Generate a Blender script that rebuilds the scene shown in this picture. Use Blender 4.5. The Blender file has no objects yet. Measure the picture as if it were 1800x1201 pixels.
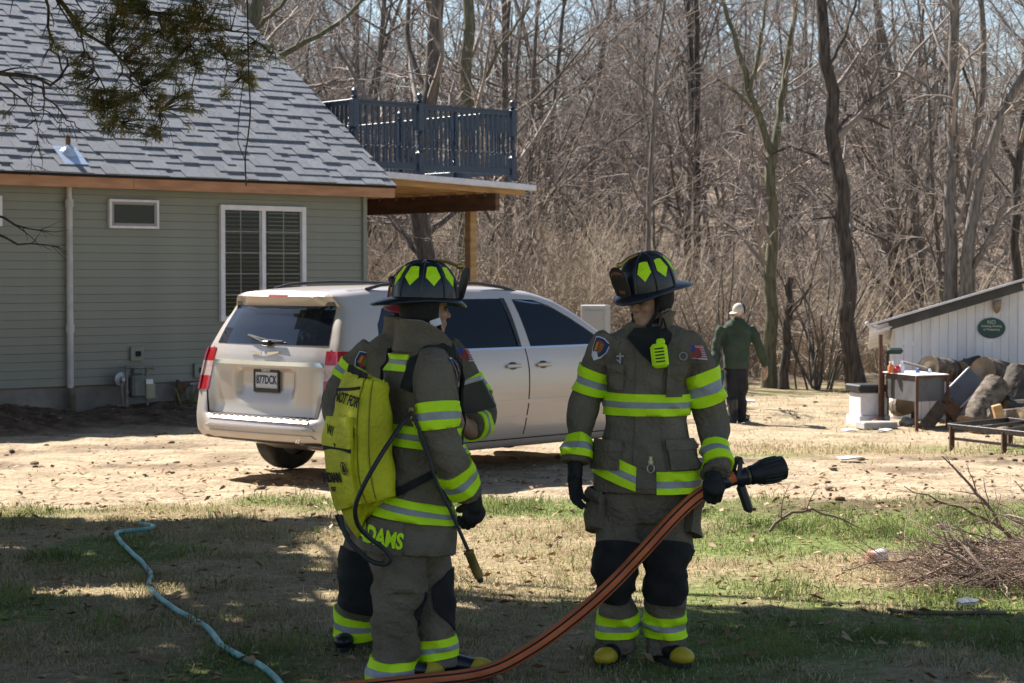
import bpy, bmesh, math, random
import numpy as np
from mathutils import Vector, Matrix

random.seed(7); RS = np.random.RandomState(11)
SC = bpy.context.scene
COL = SC.collection

# ---------------------------------------------------------------- camera, sky, sun, exposure
EYE = 1.82; FPX = 3500.0; PITCH = math.atan(113.5 / FPX)
cam = bpy.data.cameras.new('camera'); cam_ob = bpy.data.objects.new('camera', cam); COL.objects.link(cam_ob)
cam.lens = 70.0; cam.sensor_width = 36.0; cam.clip_start = 0.1; cam.clip_end = 2000
cam_ob.location = (0, 0, EYE); cam_ob.rotation_euler = (math.pi / 2 - PITCH, 0, 0)
cam.dof.use_dof = True; cam.dof.focus_distance = 9.6; cam.dof.aperture_fstop = 9.0
SC.camera = cam_ob
SUN_EL = math.radians(48); SUN_H = np.array([-0.72, 0.694])           # towards the sun, on the ground
SUN_L = np.array([SUN_H[0] * math.cos(SUN_EL), SUN_H[1] * math.cos(SUN_EL), math.sin(SUN_EL)])
w = bpy.data.worlds.new('World'); SC.world = w; w.use_nodes = True
nt = w.node_tree; bgn = nt.nodes['Background']
sky = nt.nodes.new('ShaderNodeTexSky'); sky.sky_type = 'NISHITA'; sky.sun_disc = False
sky.sun_elevation = SUN_EL; sky.sun_rotation = math.atan2(SUN_H[0], SUN_H[1]); sky.air_density = 1.0; sky.dust_density = 0.6
nt.links.new(sky.outputs[0], bgn.inputs[0]); bgn.inputs[1].default_value = 0.06
sl = bpy.data.lights.new('sun', 'SUN'); sl.energy = 5.0; sl.angle = math.radians(0.5); sl.color = (1.0, 0.95, 0.87)
sun = bpy.data.objects.new('sun', sl); COL.objects.link(sun)
sun.rotation_euler = Vector(SUN_L).to_track_quat('Z', 'Y').to_euler(); sun.location = (-20, 20, 30)
SC.view_settings.view_transform = 'Standard'; SC.view_settings.look = 'None'
SC.view_settings.exposure = 1.42; SC.view_settings.gamma = 1.0
SC.view_settings.use_curve_mapping = False
SC.cycles.max_bounces = 8; SC.cycles.transparent_max_bounces = 24

# ---------------------------------------------------------------- helpers
def at(u, v, d):
    """world point seen at photo pixel u,v (1800 wide) at distance d along +Y"""
    xc = (u - 900) / FPX; yc = -(v - 600.5) / FPX
    c, s = math.cos(PITCH), math.sin(PITCH)
    dy = c + yc * s; dz = -s + yc * c
    return np.array([xc * d / dy, d, EYE + dz * d / dy])
def nrm(v):
    v = np.asarray(v, float); return v / (np.linalg.norm(v, axis=-1, keepdims=True) + 1e-12)
def _h(i, j, k, s):
    n = (i * 374761393 + j * 668265263 + k * 2147483647 + s * 1442695041) & 0xFFFFFFFF
    n = ((n ^ (n >> 13)) * 1274126177) & 0xFFFFFFFF
    return ((n ^ (n >> 16)) & 0xFFFF) / 65535.0
def vn(x, y, z=0.0, s=0):
    """smooth value noise -1..1"""
    x, y, z = np.broadcast_arrays(np.asarray(x, float), np.asarray(y, float), np.asarray(z, float))
    xi, yi, zi = (np.floor(a).astype(np.int64) for a in (x, y, z))
    f = [a - b for a, b in ((x, xi), (y, yi), (z, zi))]; f = [t * t * (3 - 2 * t) for t in f]
    r = 0
    for a in (0, 1):
        for b in (0, 1):
            for c in (0, 1):
                wgt = (f[0] if a else 1 - f[0]) * (f[1] if b else 1 - f[1]) * (f[2] if c else 1 - f[2])
                r = r + wgt * _h(xi + a, yi + b, zi + c, s)
    return r * 2 - 1
def fbm(x, y, z=0.0, s=0, o=4):
    r = 0; a = 0.5
    for i in range(o):
        r = r + a * vn(np.asarray(x) * 2 ** i, np.asarray(y) * 2 ** i, np.asarray(z) * 2 ** i, s + i); a *= 0.5
    return r
def sstep(a, b, x):
    t = np.clip((np.asarray(x, float) - a) / (b - a), 0, 1); return t * t * (3 - 2 * t)

WL = {}
def put(o, parent=None):
    COL.objects.link(o)
    if parent is not None: o.parent = parent
    return o
def mesh_from(name, V, F, mats=None, mi=None, smooth=False):
    me = bpy.data.meshes.new(name)
    if isinstance(F, np.ndarray):
        n, k = F.shape
        me.vertices.add(len(V)); me.vertices.foreach_set('co', np.asarray(V, np.float32).ravel())
        me.loops.add(n * k); me.loops.foreach_set('vertex_index', F.astype(np.int32).ravel())
        me.polygons.add(n); me.polygons.foreach_set('loop_start', np.arange(0, n * k, k, dtype=np.int32))
        me.polygons.foreach_set('loop_total', np.full(n, k, np.int32)); me.update(calc_edges=True)
    else:
        me.from_pydata([tuple(map(float, p)) for p in V], [], [tuple(map(int, f)) for f in F])
    for m in (mats or []): me.materials.append(m)
    if mi is not None and len(me.polygons) == len(mi): me.polygons.foreach_set('material_index', np.asarray(mi, np.int32))
    if smooth: me.polygons.foreach_set('use_smooth', np.ones(len(me.polygons), bool))
    me.update(); return me
class G:
    """collects shapes for ONE mesh"""
    def __init__(s): s.V = []; s.F = []; s.MI = []; s.n = 0; s.mi = 0
    def add(s, V, F):
        V = np.asarray(V, float).reshape(-1, 3)
        s.V.append(V)
        for f in F: s.F.append([int(i) + s.n for i in f]); s.MI.append(s.mi)
        s.n += len(V); return s
    def box(s, c, size, R=None, bev=0.0):
        hx, hy, hz = np.asarray(size, float) / 2
        if bev > 0:
            b = min(bev, hx * .9, hy * .9, hz * .9)
            V = []
            for sz in (-1, 1):
                for sy in (-1, 1):
                    for sx in (-1, 1):
                        V += [(sx * (hx - b), sy * (hy - b), sz * hz), (sx * (hx - b), sy * hy, sz * (hz - b)), (sx * hx, sy * (hy - b), sz * (hz - b))]
            q = lambda sx, sy, sz, k: ((sz + 1) // 2 * 4 + (sy + 1) // 2 * 2 + (sx + 1) // 2) * 3 + k
            F = []
            for z in (-1, 1): F.append([q(-1, -1, z, 0), q(1, -1, z, 0), q(1, 1, z, 0), q(-1, 1, z, 0)][::z])
            for y in (-1, 1): F.append([q(-1, y, -1, 1), q(1, y, -1, 1), q(1, y, 1, 1), q(-1, y, 1, 1)][::-y])
            for x in (-1, 1): F.append([q(x, -1, -1, 2), q(x, 1, -1, 2), q(x, 1, 1, 2), q(x, -1, 1, 2)][::x])
            for y in (-1, 1):
                for z in (-1, 1): F.append([q(-1, y, z, 0), q(1, y, z, 0), q(1, y, z, 1), q(-1, y, z, 1)][::-y * z])
            for x in (-1, 1):
                for z in (-1, 1): F.append([q(x, -1, z, 0), q(x, 1, z, 0), q(x, 1, z, 2), q(x, -1, z, 2)][::x * z])
            for x in (-1, 1):
                for y in (-1, 1): F.append([q(x, y, -1, 1), q(x, y, 1, 1), q(x, y, 1, 2), q(x, y, -1, 2)][::-x * y])
            for x in (-1, 1):
                for y in (-1, 1):
                    for z in (-1, 1): F.append([q(x, y, z, 0), q(x, y, z, 1), q(x, y, z, 2)][::-x * y * z])
            V = np.array(V)
        else:
            V = np.array([(x, y, z) for z in (-hz, hz) for y in (-hy, hy) for x in (-hx, hx)])
            F = [[0, 2, 3, 1], [4, 5, 7, 6], [0, 1, 5, 4], [2, 6, 7, 3], [0, 4, 6, 2], [1, 3, 7, 5]]
        if R is not None: V = V @ np.asarray(R).T
        return s.add(V + np.asarray(c, float), F)
    def beam(s, p0, p1, w, h, up=(0, 0, 1), bev=0.0):
        p0 = np.asarray(p0, float); p1 = np.asarray(p1, float); x = p1 - p0; L = np.linalg.norm(x); x = x / L
        up = (0, 1, 0) if abs(np.dot(nrm(up), x)) > .985 else up; y = np.cross(up, x); y /= np.linalg.norm(y) + 1e-9; z = np.cross(x, y)
        return s.box((p0 + p1) / 2, (L, w, h), np.stack([x, y, z], 1), bev)
    def tube(s, P, r, n=8, caps=True):
        P = np.asarray(P, float); m = len(P); r = np.broadcast_to(np.asarray(r, float), (m,))
        T = nrm(np.gradient(P, axis=0)); a = np.array([0, 0, 1.0]) if abs(T[0][2]) < .9 else np.array([1.0, 0, 0])
        V = []; X = nrm(np.cross(a, T[0]))
        for i in range(m):
            X = nrm(X - T[i] * (X @ T[i])); Y = np.cross(T[i], X)
            for k in range(n):
                t = 2 * math.pi * k / n; V.append(P[i] + r[i] * (X * math.cos(t) + Y * math.sin(t)))
        F = [[i * n + k, i * n + (k + 1) % n, (i + 1) * n + (k + 1) % n, (i + 1) * n + k] for i in range(m - 1) for k in range(n)]
        if caps: F += [list(range(n))[::-1], [(m - 1) * n + k for k in range(n)]]
        return s.add(V, F)
    def lathe(s, c, prof, n=20, axis=(0, 0, 1), sx=1.0, sy=1.0, closed=False):
        """prof: (r, h) from bottom to top, turned round axis through c"""
        z = nrm(axis); a = np.array([1.0, 0, 0]) if abs(z[0]) < .9 else np.array([0, 1.0, 0])
        x = nrm(np.cross(a, z)); y = np.cross(z, x); c = np.asarray(c, float); V = []
        x, y = y * -1, x
        for r, h in prof:
            for k in range(n):
                t = 2 * math.pi * k / n; V.append(c + z * h + r * (x * math.cos(t) * sx + y * math.sin(t) * sy))
        m = len(prof)
        F = [[i * n + k, i * n + (k + 1) % n, (i + 1) * n + (k + 1) % n, (i + 1) * n + k] for i in range(m - 1) for k in range(n)]
        F += [[(m - 1) * n + k, (m - 1) * n + (k + 1) % n, (k + 1) % n, k] for k in range(n)] if closed else [list(range(n))[::-1], [(m - 1) * n + k for k in range(n)]]
        return s.add(V, F)
    def ell(s, c, r, R=None, n=14, m=9):
        V = []; r = np.broadcast_to(np.asarray(r, float), (3,))
        for i in range(1, m):
            p = math.pi * i / m
            for k in range(n):
                t = 2 * math.pi * k / n; V.append((r[0] * math.sin(p) * math.cos(t), r[1] * math.sin(p) * math.sin(t), -r[2] * math.cos(p)))
        V += [(0, 0, -r[2]), (0, 0, r[2])]; V = np.array(V); q = n * (m - 1)
        F = [[i * n + k, i * n + (k + 1) % n, (i + 1) * n + (k + 1) % n, (i + 1) * n + k] for i in range(m - 2) for k in range(n)]
        F += [[q, (k + 1) % n, k] for k in range(n)] + [[q + 1, (m - 2) * n + k, (m - 2) * n + (k + 1) % n] for k in range(n)]
        if R is not None: V = V @ np.asarray(R).T
        return s.add(V + np.asarray(c, float), F)
    def caps(s, a, b, ra, rb, n=10):
        """tapered capsule"""
        a = np.asarray(a, float); b = np.asarray(b, float)
        z = nrm(b - a); L = np.linalg.norm(b - a)
        pr = [(ra * .05, -ra), (ra * .6, -ra * .8), (ra * .92, -ra * .4), (ra, 0), (rb, L), (rb * .92, L + rb * .4), (rb * .6, L + rb * .8), (rb * .05, L + rb)]
        return s.lathe(a, pr, n, z)
    def prism(s, poly, d0, d1, X, Y, N, o=(0, 0, 0)):
        """polygon in X,Y pushed from d0 to d1 along N"""
        X, Y, N, o = (np.asarray(a, float) for a in (X, Y, N, o)); m = len(poly)
        V = [o + X * p[0] + Y * p[1] + N * d0 for p in poly] + [o + X * p[0] + Y * p[1] + N * d1 for p in poly]
        F = [list(range(m))[::-1], [m + i for i in range(m)]] + [[i, (i + 1) % m, m + (i + 1) % m, m + i] for i in range(m)]
        return s.add(V, F)
    def arr(s): return np.concatenate(s.V) if s.V else np.zeros((0, 3))
def O(name, g, mat, parent=None, local=False, smooth=False, loc=None):
    """ONE mesh object from a G (or verts, faces); world coordinates unless local"""
    if isinstance(g, G): V, F, MI = g.arr(), g.F, g.MI
    else: V, F = g[0], g[1]; MI = g[2] if len(g) > 2 else None
    mats = mat if isinstance(mat, (list, tuple)) else [mat]
    V = np.asarray(V, float)
    if parent is not None and not local: V = V - WL.get(parent.name, np.zeros(3))
    if parent is None and loc is not None and not local: V = V - np.asarray(loc, float)
    me = mesh_from(name, V, F, mats, MI if len(mats) > 1 else None, smooth)
    o = bpy.data.objects.new(name, me); put(o, parent)
    if parent is not None: WL[o.name] = WL.get(parent.name, np.zeros(3))
    elif loc is not None: o.location = loc; WL[o.name] = np.asarray(loc, float)
    if smooth == 'auto' or smooth: 
        try: me.set_sharp_from_angle(angle=math.radians(50 if smooth == 'auto' else 75))
        except Exception: pass
    return o
def share(name, me, parent=None, loc=(0, 0, 0), rot=(0, 0, 0), scale=(1, 1, 1), world=True):
    o = bpy.data.objects.new(name, me); put(o, parent); l = np.asarray(loc, float)
    if parent is not None and world: l = l - WL.get(parent.name, np.zeros(3))
    o.location = l; o.rotation_euler = rot; o.scale = scale; return o
def tag(o, label=None, cat=None, group=None, kind=None):
    if label: o['label'] = label
    if cat: o['category'] = cat
    if group: o['group'] = group
    if kind: o['kind'] = kind
    return o
def thing(name, label, cat, loc=(0, 0, 0), rz=0, group=None):
    o = bpy.data.objects.new(name, None); o.empty_display_size = .2; COL.objects.link(o)
    o.location = loc; o.rotation_euler = (0, 0, rz); WL[o.name] = np.asarray(loc, float)
    return tag(o, label, cat, group)
def copy_tree(o, parent=None):
    c = o.copy(); COL.objects.link(c); c.parent = parent
    for ch in list(o.children): copy_tree(ch, c)
    return c
def solid(g, voxel, it=4, smooth=.5):
    """melt overlapping shapes into one continuous skin -> (V, F)"""
    me = mesh_from('t', g.arr(), g.F); o = bpy.data.objects.new('t', me); COL.objects.link(o)
    m = o.modifiers.new('r', 'REMESH'); m.mode = 'VOXEL'; m.voxel_size = voxel
    if it: m2 = o.modifiers.new('s', 'SMOOTH'); m2.factor = smooth; m2.iterations = it
    dg = bpy.context.evaluated_depsgraph_get(); e = o.evaluated_get(dg); em = e.to_mesh()
    V = np.empty(len(em.vertices) * 3, np.float32); em.vertices.foreach_get('co', V)
    F = np.empty(len(em.loops), np.int32); em.loops.foreach_get('vertex_index', F)
    nv = len(em.polygons); quad = len(F) == nv * 4
    Fo = F.reshape(-1, 4).copy() if quad else [list(p.vertices) for p in em.polygons]
    e.to_mesh_clear(); bpy.data.objects.remove(o); bpy.data.meshes.remove(me)
    return V.reshape(-1, 3).astype(float), Fo
def text_geo(s, size=1.0, ext=0.0, bold=0.0, align='CENTER'):
    cu = bpy.data.curves.new('t', 'FONT'); cu.body = s; cu.size = size; cu.extrude = ext; cu.align_x = align; cu.align_y = 'CENTER'; cu.offset = bold; cu.resolution_u = 3
    o = bpy.data.objects.new('t', cu); COL.objects.link(o)
    dg = bpy.context.evaluated_depsgraph_get(); me = o.evaluated_get(dg).to_mesh()
    V = np.array([v.co[:] for v in me.vertices]); F = [list(p.vertices) for p in me.polygons]
    o.evaluated_get(dg).to_mesh_clear(); bpy.data.objects.remove(o); bpy.data.curves.remove(cu)
    return V, F

# ---------------------------------------------------------------- materials
def M(name, c, c2=None, sc=6.0, rough=.8, bump=0.0, bsc=60.0, metal=0.0, spec=.4, var=0.0, stretch=(1, 1, 1), coat=0.0, lo=.35, hi=.65, detail=5):
    m = bpy.data.materials.new(name); m.use_nodes = True; t = m.node_tree; b = t.nodes['Principled BSDF']
    b.inputs['Roughness'].default_value = rough; b.inputs['Metallic'].default_value = metal
    b.inputs['Specular IOR Level'].default_value = spec; b.inputs['Coat Weight'].default_value = coat
    b.inputs['Base Color'].default_value = (*c, 1)
    tc = t.nodes.new('ShaderNodeTexCoord'); mp = t.nodes.new('ShaderNodeMapping'); mp.inputs['Scale'].default_value = stretch
    t.links.new(tc.outputs['Object'], mp.inputs[0]); src = None
    if c2 is not None:
        nz = t.nodes.new('ShaderNodeTexNoise'); nz.inputs['Scale'].default_value = sc; nz.inputs['Detail'].default_value = detail
        t.links.new(mp.outputs[0], nz.inputs[0])
        mr = t.nodes.new('ShaderNodeMapRange'); mr.inputs[1].default_value = lo; mr.inputs[2].default_value = hi
        t.links.new(nz.outputs[0], mr.inputs[0])
        mx = t.nodes.new('ShaderNodeMix'); mx.data_type = 'RGBA'; mx.inputs[6].default_value = (*c, 1); mx.inputs[7].default_value = (*c2, 1)
        t.links.new(mr.outputs[0], mx.inputs[0]); src = mx.outputs[2]
    if var > 0:
        oi = t.nodes.new('ShaderNodeObjectInfo'); hs = t.nodes.new('ShaderNodeHueSaturation')
        mr2 = t.nodes.new('ShaderNodeMapRange'); mr2.inputs[3].default_value = 1 - var; mr2.inputs[4].default_value = 1 + var
        t.links.new(oi.outputs['Random'], mr2.inputs[0]); t.links.new(mr2.outputs[0], hs.inputs['Value'])
        if src is not None: t.links.new(src, hs.inputs['Color'])
        else: hs.inputs['Color'].default_value = (*c, 1)
        src = hs.outputs[0]
    if src is not None: t.links.new(src, b.inputs['Base Color'])
    if bump > 0:
        n2 = t.nodes.new('ShaderNodeTexNoise'); n2.inputs['Scale'].default_value = bsc; n2.inputs['Detail'].default_value = 3
        t.links.new(mp.outputs[0], n2.inputs[0])
        bp = t.nodes.new('ShaderNodeBump'); bp.inputs['Strength'].default_value = bump; bp.inputs['Distance'].default_value = .02
        t.links.new(n2.outputs[0], bp.inputs['Height']); t.links.new(bp.outputs[0], b.inputs['Normal'])
    return m
def glass(name, tint, rough=.02, ior=1.5):
    m = bpy.data.materials.new(name); m.use_nodes = True; t = m.node_tree; t.nodes.clear()
    o = t.nodes.new('ShaderNodeOutputMaterial'); mx = t.nodes.new('ShaderNodeMixShader'); fr = t.nodes.new('ShaderNodeFresnel'); fr.inputs[0].default_value = ior
    tr = t.nodes.new('ShaderNodeBsdfTransparent'); tr.inputs[0].default_value = (*tint, 1); gl = t.nodes.new('ShaderNodeBsdfGlossy'); gl.inputs['Roughness'].default_value = rough
    t.links.new(fr.outputs[0], mx.inputs[0]); t.links.new(tr.outputs[0], mx.inputs[1]); t.links.new(gl.outputs[0], mx.inputs[2]); t.links.new(mx.outputs[0], o.inputs[0])
    return m
def leafy(m, amt=.4):
    """thin leaves let some light through"""
    t = m.node_tree; b = t.nodes['Principled BSDF']; o = next(n for n in t.nodes if n.type == 'OUTPUT_MATERIAL'); tr = t.nodes.new('ShaderNodeBsdfTranslucent'); mx = t.nodes.new('ShaderNodeMixShader'); mx.inputs[0].default_value = amt
    l = b.inputs['Base Color'].links
    if l: t.links.new(l[0].from_socket, tr.inputs[0])
    else: tr.inputs[0].default_value = b.inputs['Base Color'].default_value
    t.links.new(b.outputs[0], mx.inputs[1]); t.links.new(tr.outputs[0], mx.inputs[2]); t.links.new(mx.outputs[0], o.inputs[0]); return m
MT = {}
# ---------------------------------------------------------------- terrain
HL = np.array([-6.43, 25.0]); HR = np.array([-2.115, 28.8]); HW = nrm(HR - HL); HN = np.array([HW[1], -HW[0]])   # wall line, outward normal
def hdist(x, y): return (np.asarray(x) - HR[0]) * HN[0] + (np.asarray(y) - HR[1]) * HN[1]          # metres in front of the house wall
def zones(x, y):
    n = fbm(x * .55, y * .55, s=3, o=4); n2 = fbm(x * 2.3, y * 2.3, s=9, o=3)
    ylo = np.where(x < 0, 16.5 + .22 * x, 16.5 - .12 * x) + n * 1.1 + n2 * .35
    yhi = 21 + 60 * sstep(1.6, -1.0, x) + n * 1.6
    d1 = sstep(-.35, .35, y - ylo) * sstep(.6, -.6, y - yhi)
    d2 = sstep(24.0, 25.4, y + n * 2) * sstep(36.5, 34.5, y + n * 3) * sstep(-4, -1, x)
    dirt = np.clip(d1 + d2 * .9, 0, 1)
    hd = hdist(x, y); soil = sstep(3.6, 1.7, hd + n * 1.5) * sstep(2.5, -.5, x) * (y > 18)
    soil = np.maximum(soil, .75 * sstep(.1, .45, fbm(x * .8 + 7, y * .9, s=21, o=3)) * sstep(17.5, 18.6, y) * sstep(23, 21, y) * d1)
    soil = np.maximum(soil, .8 * sstep(.0, .5, fbm(x * .7, y * 1.1, s=33, o=3) + .25) * sstep(1.2, 2.2, x) * sstep(16.6, 15.9, y) * sstep(14.9, 15.6, y))
    green = sstep(-.16, .30, fbm(x * .75 + 3, y * .55, s=5, o=3) + .10 * sstep(11.2, 9.5, y) + .25 * sstep(.8, 2, x) * sstep(12.6, 13.4, y) * sstep(16, 15, y) + .3 * sstep(14.8, 15.4, y) * sstep(17, 16, y) * sstep(-2.5, -1, x) - .18 * sstep(11, 12, y) * sstep(13.2, 12.4, y))  # green turf patches, plus extra green deepening the foreground shade in the colour
    return dirt, soil, green
def zbase(x, y):
    x = np.asarray(x, float); y = np.asarray(y, float)
    z = -.27 * sstep(17.5, 26, y) * sstep(-2.0, 2.6, x)
    t = np.clip((y - 42) / 60, 0, 1)
    return z + 7.6 * t * t * (3 - 2 * t) + sstep(40, 52, y) * .35 * fbm(x * .12, y * .12, s=71, o=3) + 6 * sstep(100, 160, y)
def zg(x, y):
    dirt, soil, green = zones(np.asarray(x, float), np.asarray(y, float))
    z = zbase(x, y) + .012 * fbm(np.asarray(x) * 1.7, np.asarray(y) * 1.7, s=13, o=4)
    z = z + dirt * (.05 * fbm(np.asarray(x) * 1.1, np.asarray(y) * 2.4, s=14, o=5) - .03 * np.abs(fbm(np.asarray(x) * .8 + 3, np.asarray(y) * 3.2, s=19, o=3))) + soil * (.09 * np.abs(fbm(np.asarray(x) * 2.6, np.asarray(y) * 2.6, s=15, o=4)))
    hd = hdist(x, y)
    return z + .14 * sstep(2.0, .6, hd) * sstep(-.4, .1, hd) * sstep(-1.5, -3, np.asarray(x)) * (1 + .9 * fbm(np.asarray(x) * 1.4, np.asarray(y) * 1.4, s=16, o=3))
gx = np.concatenate([np.linspace(-160, -30, 20), np.linspace(-29, -10, 40), np.linspace(-9.8, 9.8, 290), np.linspace(10, 29, 40), np.linspace(30, 160, 20)])
gy = np.concatenate([np.linspace(-120, -6, 30), np.linspace(-5, 6, 34), np.linspace(6.06, 24, 270), np.linspace(24.1, 42, 120), np.linspace(42.6, 130, 110), np.linspace(135, 420, 24)])
X, Y = np.meshgrid(gx, gy); Z = zg(X, Y); nxg, nyg = len(gx), len(gy)
idx = np.arange(nxg * nyg).reshape(nyg, nxg)
Fg = np.stack([idx[:-1, :-1], idx[:-1, 1:], idx[1:, 1:], idx[1:, :-1]], -1).reshape(-1, 4)
gm = bpy.data.materials.new('ground'); gm.use_nodes = True; t = gm.node_tree; b = t.nodes['Principled BSDF']; b.inputs['Roughness'].default_value = .95; b.inputs['Specular IOR Level'].default_value = .15
def mixn(a, bb, f, tt=t):
    mx = tt.nodes.new('ShaderNodeMix'); mx.data_type = 'RGBA'
    for i, s in ((6, a), (7, bb)):
        if isinstance(s, tuple): mx.inputs[i].default_value = (*s, 1)
        else: tt.links.new(s, mx.inputs[i])
    tt.links.new(f, mx.inputs[0]); return mx.outputs[2]
def noisen(sc, lo, hi, det=6, st=(1, 1, 1), tt=t):
    tc = tt.nodes.new('ShaderNodeTexCoord'); mp = tt.nodes.new('ShaderNodeMapping'); mp.inputs['Scale'].default_value = st; tt.links.new(tc.outputs['Object'], mp.inputs[0])
    nz = tt.nodes.new('ShaderNodeTexNoise'); nz.inputs['Scale'].default_value = sc; nz.inputs['Detail'].default_value = det; tt.links.new(mp.outputs[0], nz.inputs[0])
    mr = tt.nodes.new('ShaderNodeMapRange'); mr.inputs[1].default_value = lo; mr.inputs[2].default_value = hi; tt.links.new(nz.outputs[0], mr.inputs[0]); return mr.outputs[0]
va = t.nodes.new('ShaderNodeVertexColor'); va.layer_name = 'zone'; sp = t.nodes.new('ShaderNodeSeparateColor'); t.links.new(va.outputs[0], sp.inputs[0])
straw = mixn((.20, .15, .085), (.32, .25, .15), noisen(9, .35, .65)); straw = mixn(straw, (.16, .115, .06), noisen(26, .55, .72))
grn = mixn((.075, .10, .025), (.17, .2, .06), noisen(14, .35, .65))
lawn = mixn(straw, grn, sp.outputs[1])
dirtc = mixn((.255, .19, .125), (.40, .32, .22), noisen(2.2, .35, .65, 8, (1, 1.8, 1))); dirtc = mixn(dirtc, (.2, .13, .08), noisen(11, .56, .75, 8))
col = mixn(lawn, dirtc, sp.outputs[0]); soilc = mixn((.055, .036, .024), (.16, .105, .065), noisen(6, .35, .7, 8)); col = mixn(col, soilc, sp.outputs[2])
leafl = mixn((.13, .10, .075), (.25, .195, .15), noisen(3, .35, .65, 8))
sy = t.nodes.new('ShaderNodeSeparateXYZ'); tc_ = t.nodes.new('ShaderNodeTexCoord'); t.links.new(tc_.outputs['Object'], sy.inputs[0])
mr_ = t.nodes.new('ShaderNodeMapRange'); mr_.inputs[1].default_value = 38; mr_.inputs[2].default_value = 42; t.links.new(sy.outputs[1], mr_.inputs[0]); col = mixn(col, leafl, mr_.outputs[0])
t.links.new(col, b.inputs['Base Color'])
bp = t.nodes.new('ShaderNodeBump'); bp.inputs['Strength'].default_value = .8; bp.inputs['Distance'].default_value = .05; t.links.new(noisen(16, 0, 1, 8), bp.inputs['Height']); t.links.new(bp.outputs[0], b.inputs['Normal'])
V = np.stack([X, Y, Z], -1).reshape(-1, 3)
me = mesh_from('ground', V, Fg, [gm], None, True)
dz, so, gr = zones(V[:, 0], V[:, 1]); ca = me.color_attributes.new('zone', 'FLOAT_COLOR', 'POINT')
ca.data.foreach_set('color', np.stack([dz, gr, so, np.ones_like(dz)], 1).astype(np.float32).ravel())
ground = put(bpy.data.objects.new('ground', me)); tag(ground, kind='structure', label='yard of straw coloured grass and a tan dirt drive')

# ---------------------------------------------------------------- grass, clods, litter
MT['straw'] = leafy(M('dry_grass', (.34, .27, .15), (.53, .44, .27), sc=3, rough=.8, spec=.2), .3)
MT['green_grass'] = leafy(M('green_grass', (.085, .13, .03), (.22, .26, .075), sc=2, rough=.7, spec=.25), .35)
def blades(name, x, y, h, wd, lean, mat, label):
    n = len(x); z = zg(x, y) - .006; az = RS.rand(n) * 6.283; ln = lean * (.2 + RS.rand(n)) * h
    ca_, sa = np.cos(az), np.sin(az); la = RS.rand(n) * 6.283; lx, ly = np.cos(la) * ln, np.sin(la) * ln
    B = np.stack([x, y, z], 1); W = np.stack([ca_ * wd, sa * wd, 0 * wd], 1) * .5
    mid = B + np.stack([lx * .35, ly * .35, h * .6], 1); tip = B + np.stack([lx, ly, h * np.clip(1 - .5 * ln / h, .3, 1)], 1)
    V = np.stack([B - W, B + W, mid + W * .8, mid - W * .8, tip], 1).reshape(-1, 3); o = np.arange(n)[:, None] * 5
    F = np.concatenate([o + [0, 1, 2], o + [0, 2, 3], o + [3, 2, 4]]).astype(np.int32)
    ob = put(bpy.data.objects.new(name, mesh_from(name, V, F, [mat], None, True))); return tag(ob, label, 'grass', kind='stuff')
def scatter(n, y0, y1, xr=.285):
    d = np.sqrt(RS.rand(n) * (y1 ** 2 - y0 ** 2) + y0 ** 2); return (RS.rand(n) * 2 - 1) * (d * xr + .25), d
x, y = scatter(230000, 6.8, 17.2); dz, so, gr = zones(x, y); pt = fbm(x * 2.4, y * 2.4, s=41, o=3)
keep = (RS.rand(len(x)) < np.clip(1 - dz * 1.1, 0, 1) * np.clip(1 - so, 0, 1) * np.clip(.62 + 1.3 * pt, .12, 1)); x, y, gr, pt = x[keep], y[keep], gr[keep], pt[keep]
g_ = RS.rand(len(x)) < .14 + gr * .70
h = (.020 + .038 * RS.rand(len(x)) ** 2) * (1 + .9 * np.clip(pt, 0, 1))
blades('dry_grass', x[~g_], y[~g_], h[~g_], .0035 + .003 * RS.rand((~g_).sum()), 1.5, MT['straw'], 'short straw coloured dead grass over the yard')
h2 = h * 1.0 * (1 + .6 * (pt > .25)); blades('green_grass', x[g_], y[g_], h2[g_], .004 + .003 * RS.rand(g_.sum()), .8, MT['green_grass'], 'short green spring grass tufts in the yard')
x, y = scatter(150000, 17, 39, .3); dz, so, gr = zones(x, y); keep = RS.rand(len(x)) < np.clip(1 - dz * 1.05, 0, 1) * (1 - so) * (hdist(x, y) > .1) * np.clip(.55 + 1.6 * fbm(x * 1.2, y * 1.2, s=43, o=3), .08, 1)
x, y = x[keep], y[keep]; blades('far_grass', x, y, .04 + .07 * RS.rand(len(x)) ** 2, .009 + .006 * RS.rand(len(x)), 1.2, MT['straw'], 'thin dry grass between the dirt and the woods')
n = 900; tt_ = RS.rand(n); x = HL[0] + (HR[0] - HL[0]) * (tt_ * 1.02 - .1) + HN[0] * (.2 + .5 * RS.rand(n)); y = HL[1] + (HR[1] - HL[1]) * (tt_ * 1.02 - .1) + HN[1] * (.2 + .5 * RS.rand(n))
k = fbm(x * 2, y * 2, s=51) + 1.2 * (tt_ > .5) * (tt_ < .82) > .5; x, y = x[k], y[k]
blades('weed_tuft', x, y, .12 + .28 * RS.rand(len(x)), .012 + .006 * RS.rand(len(x)), .9, M('weeds', (.07, .10, .03), (.26, .21, .11), sc=4), 'tall dry and green weeds along the house foundation')
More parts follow.
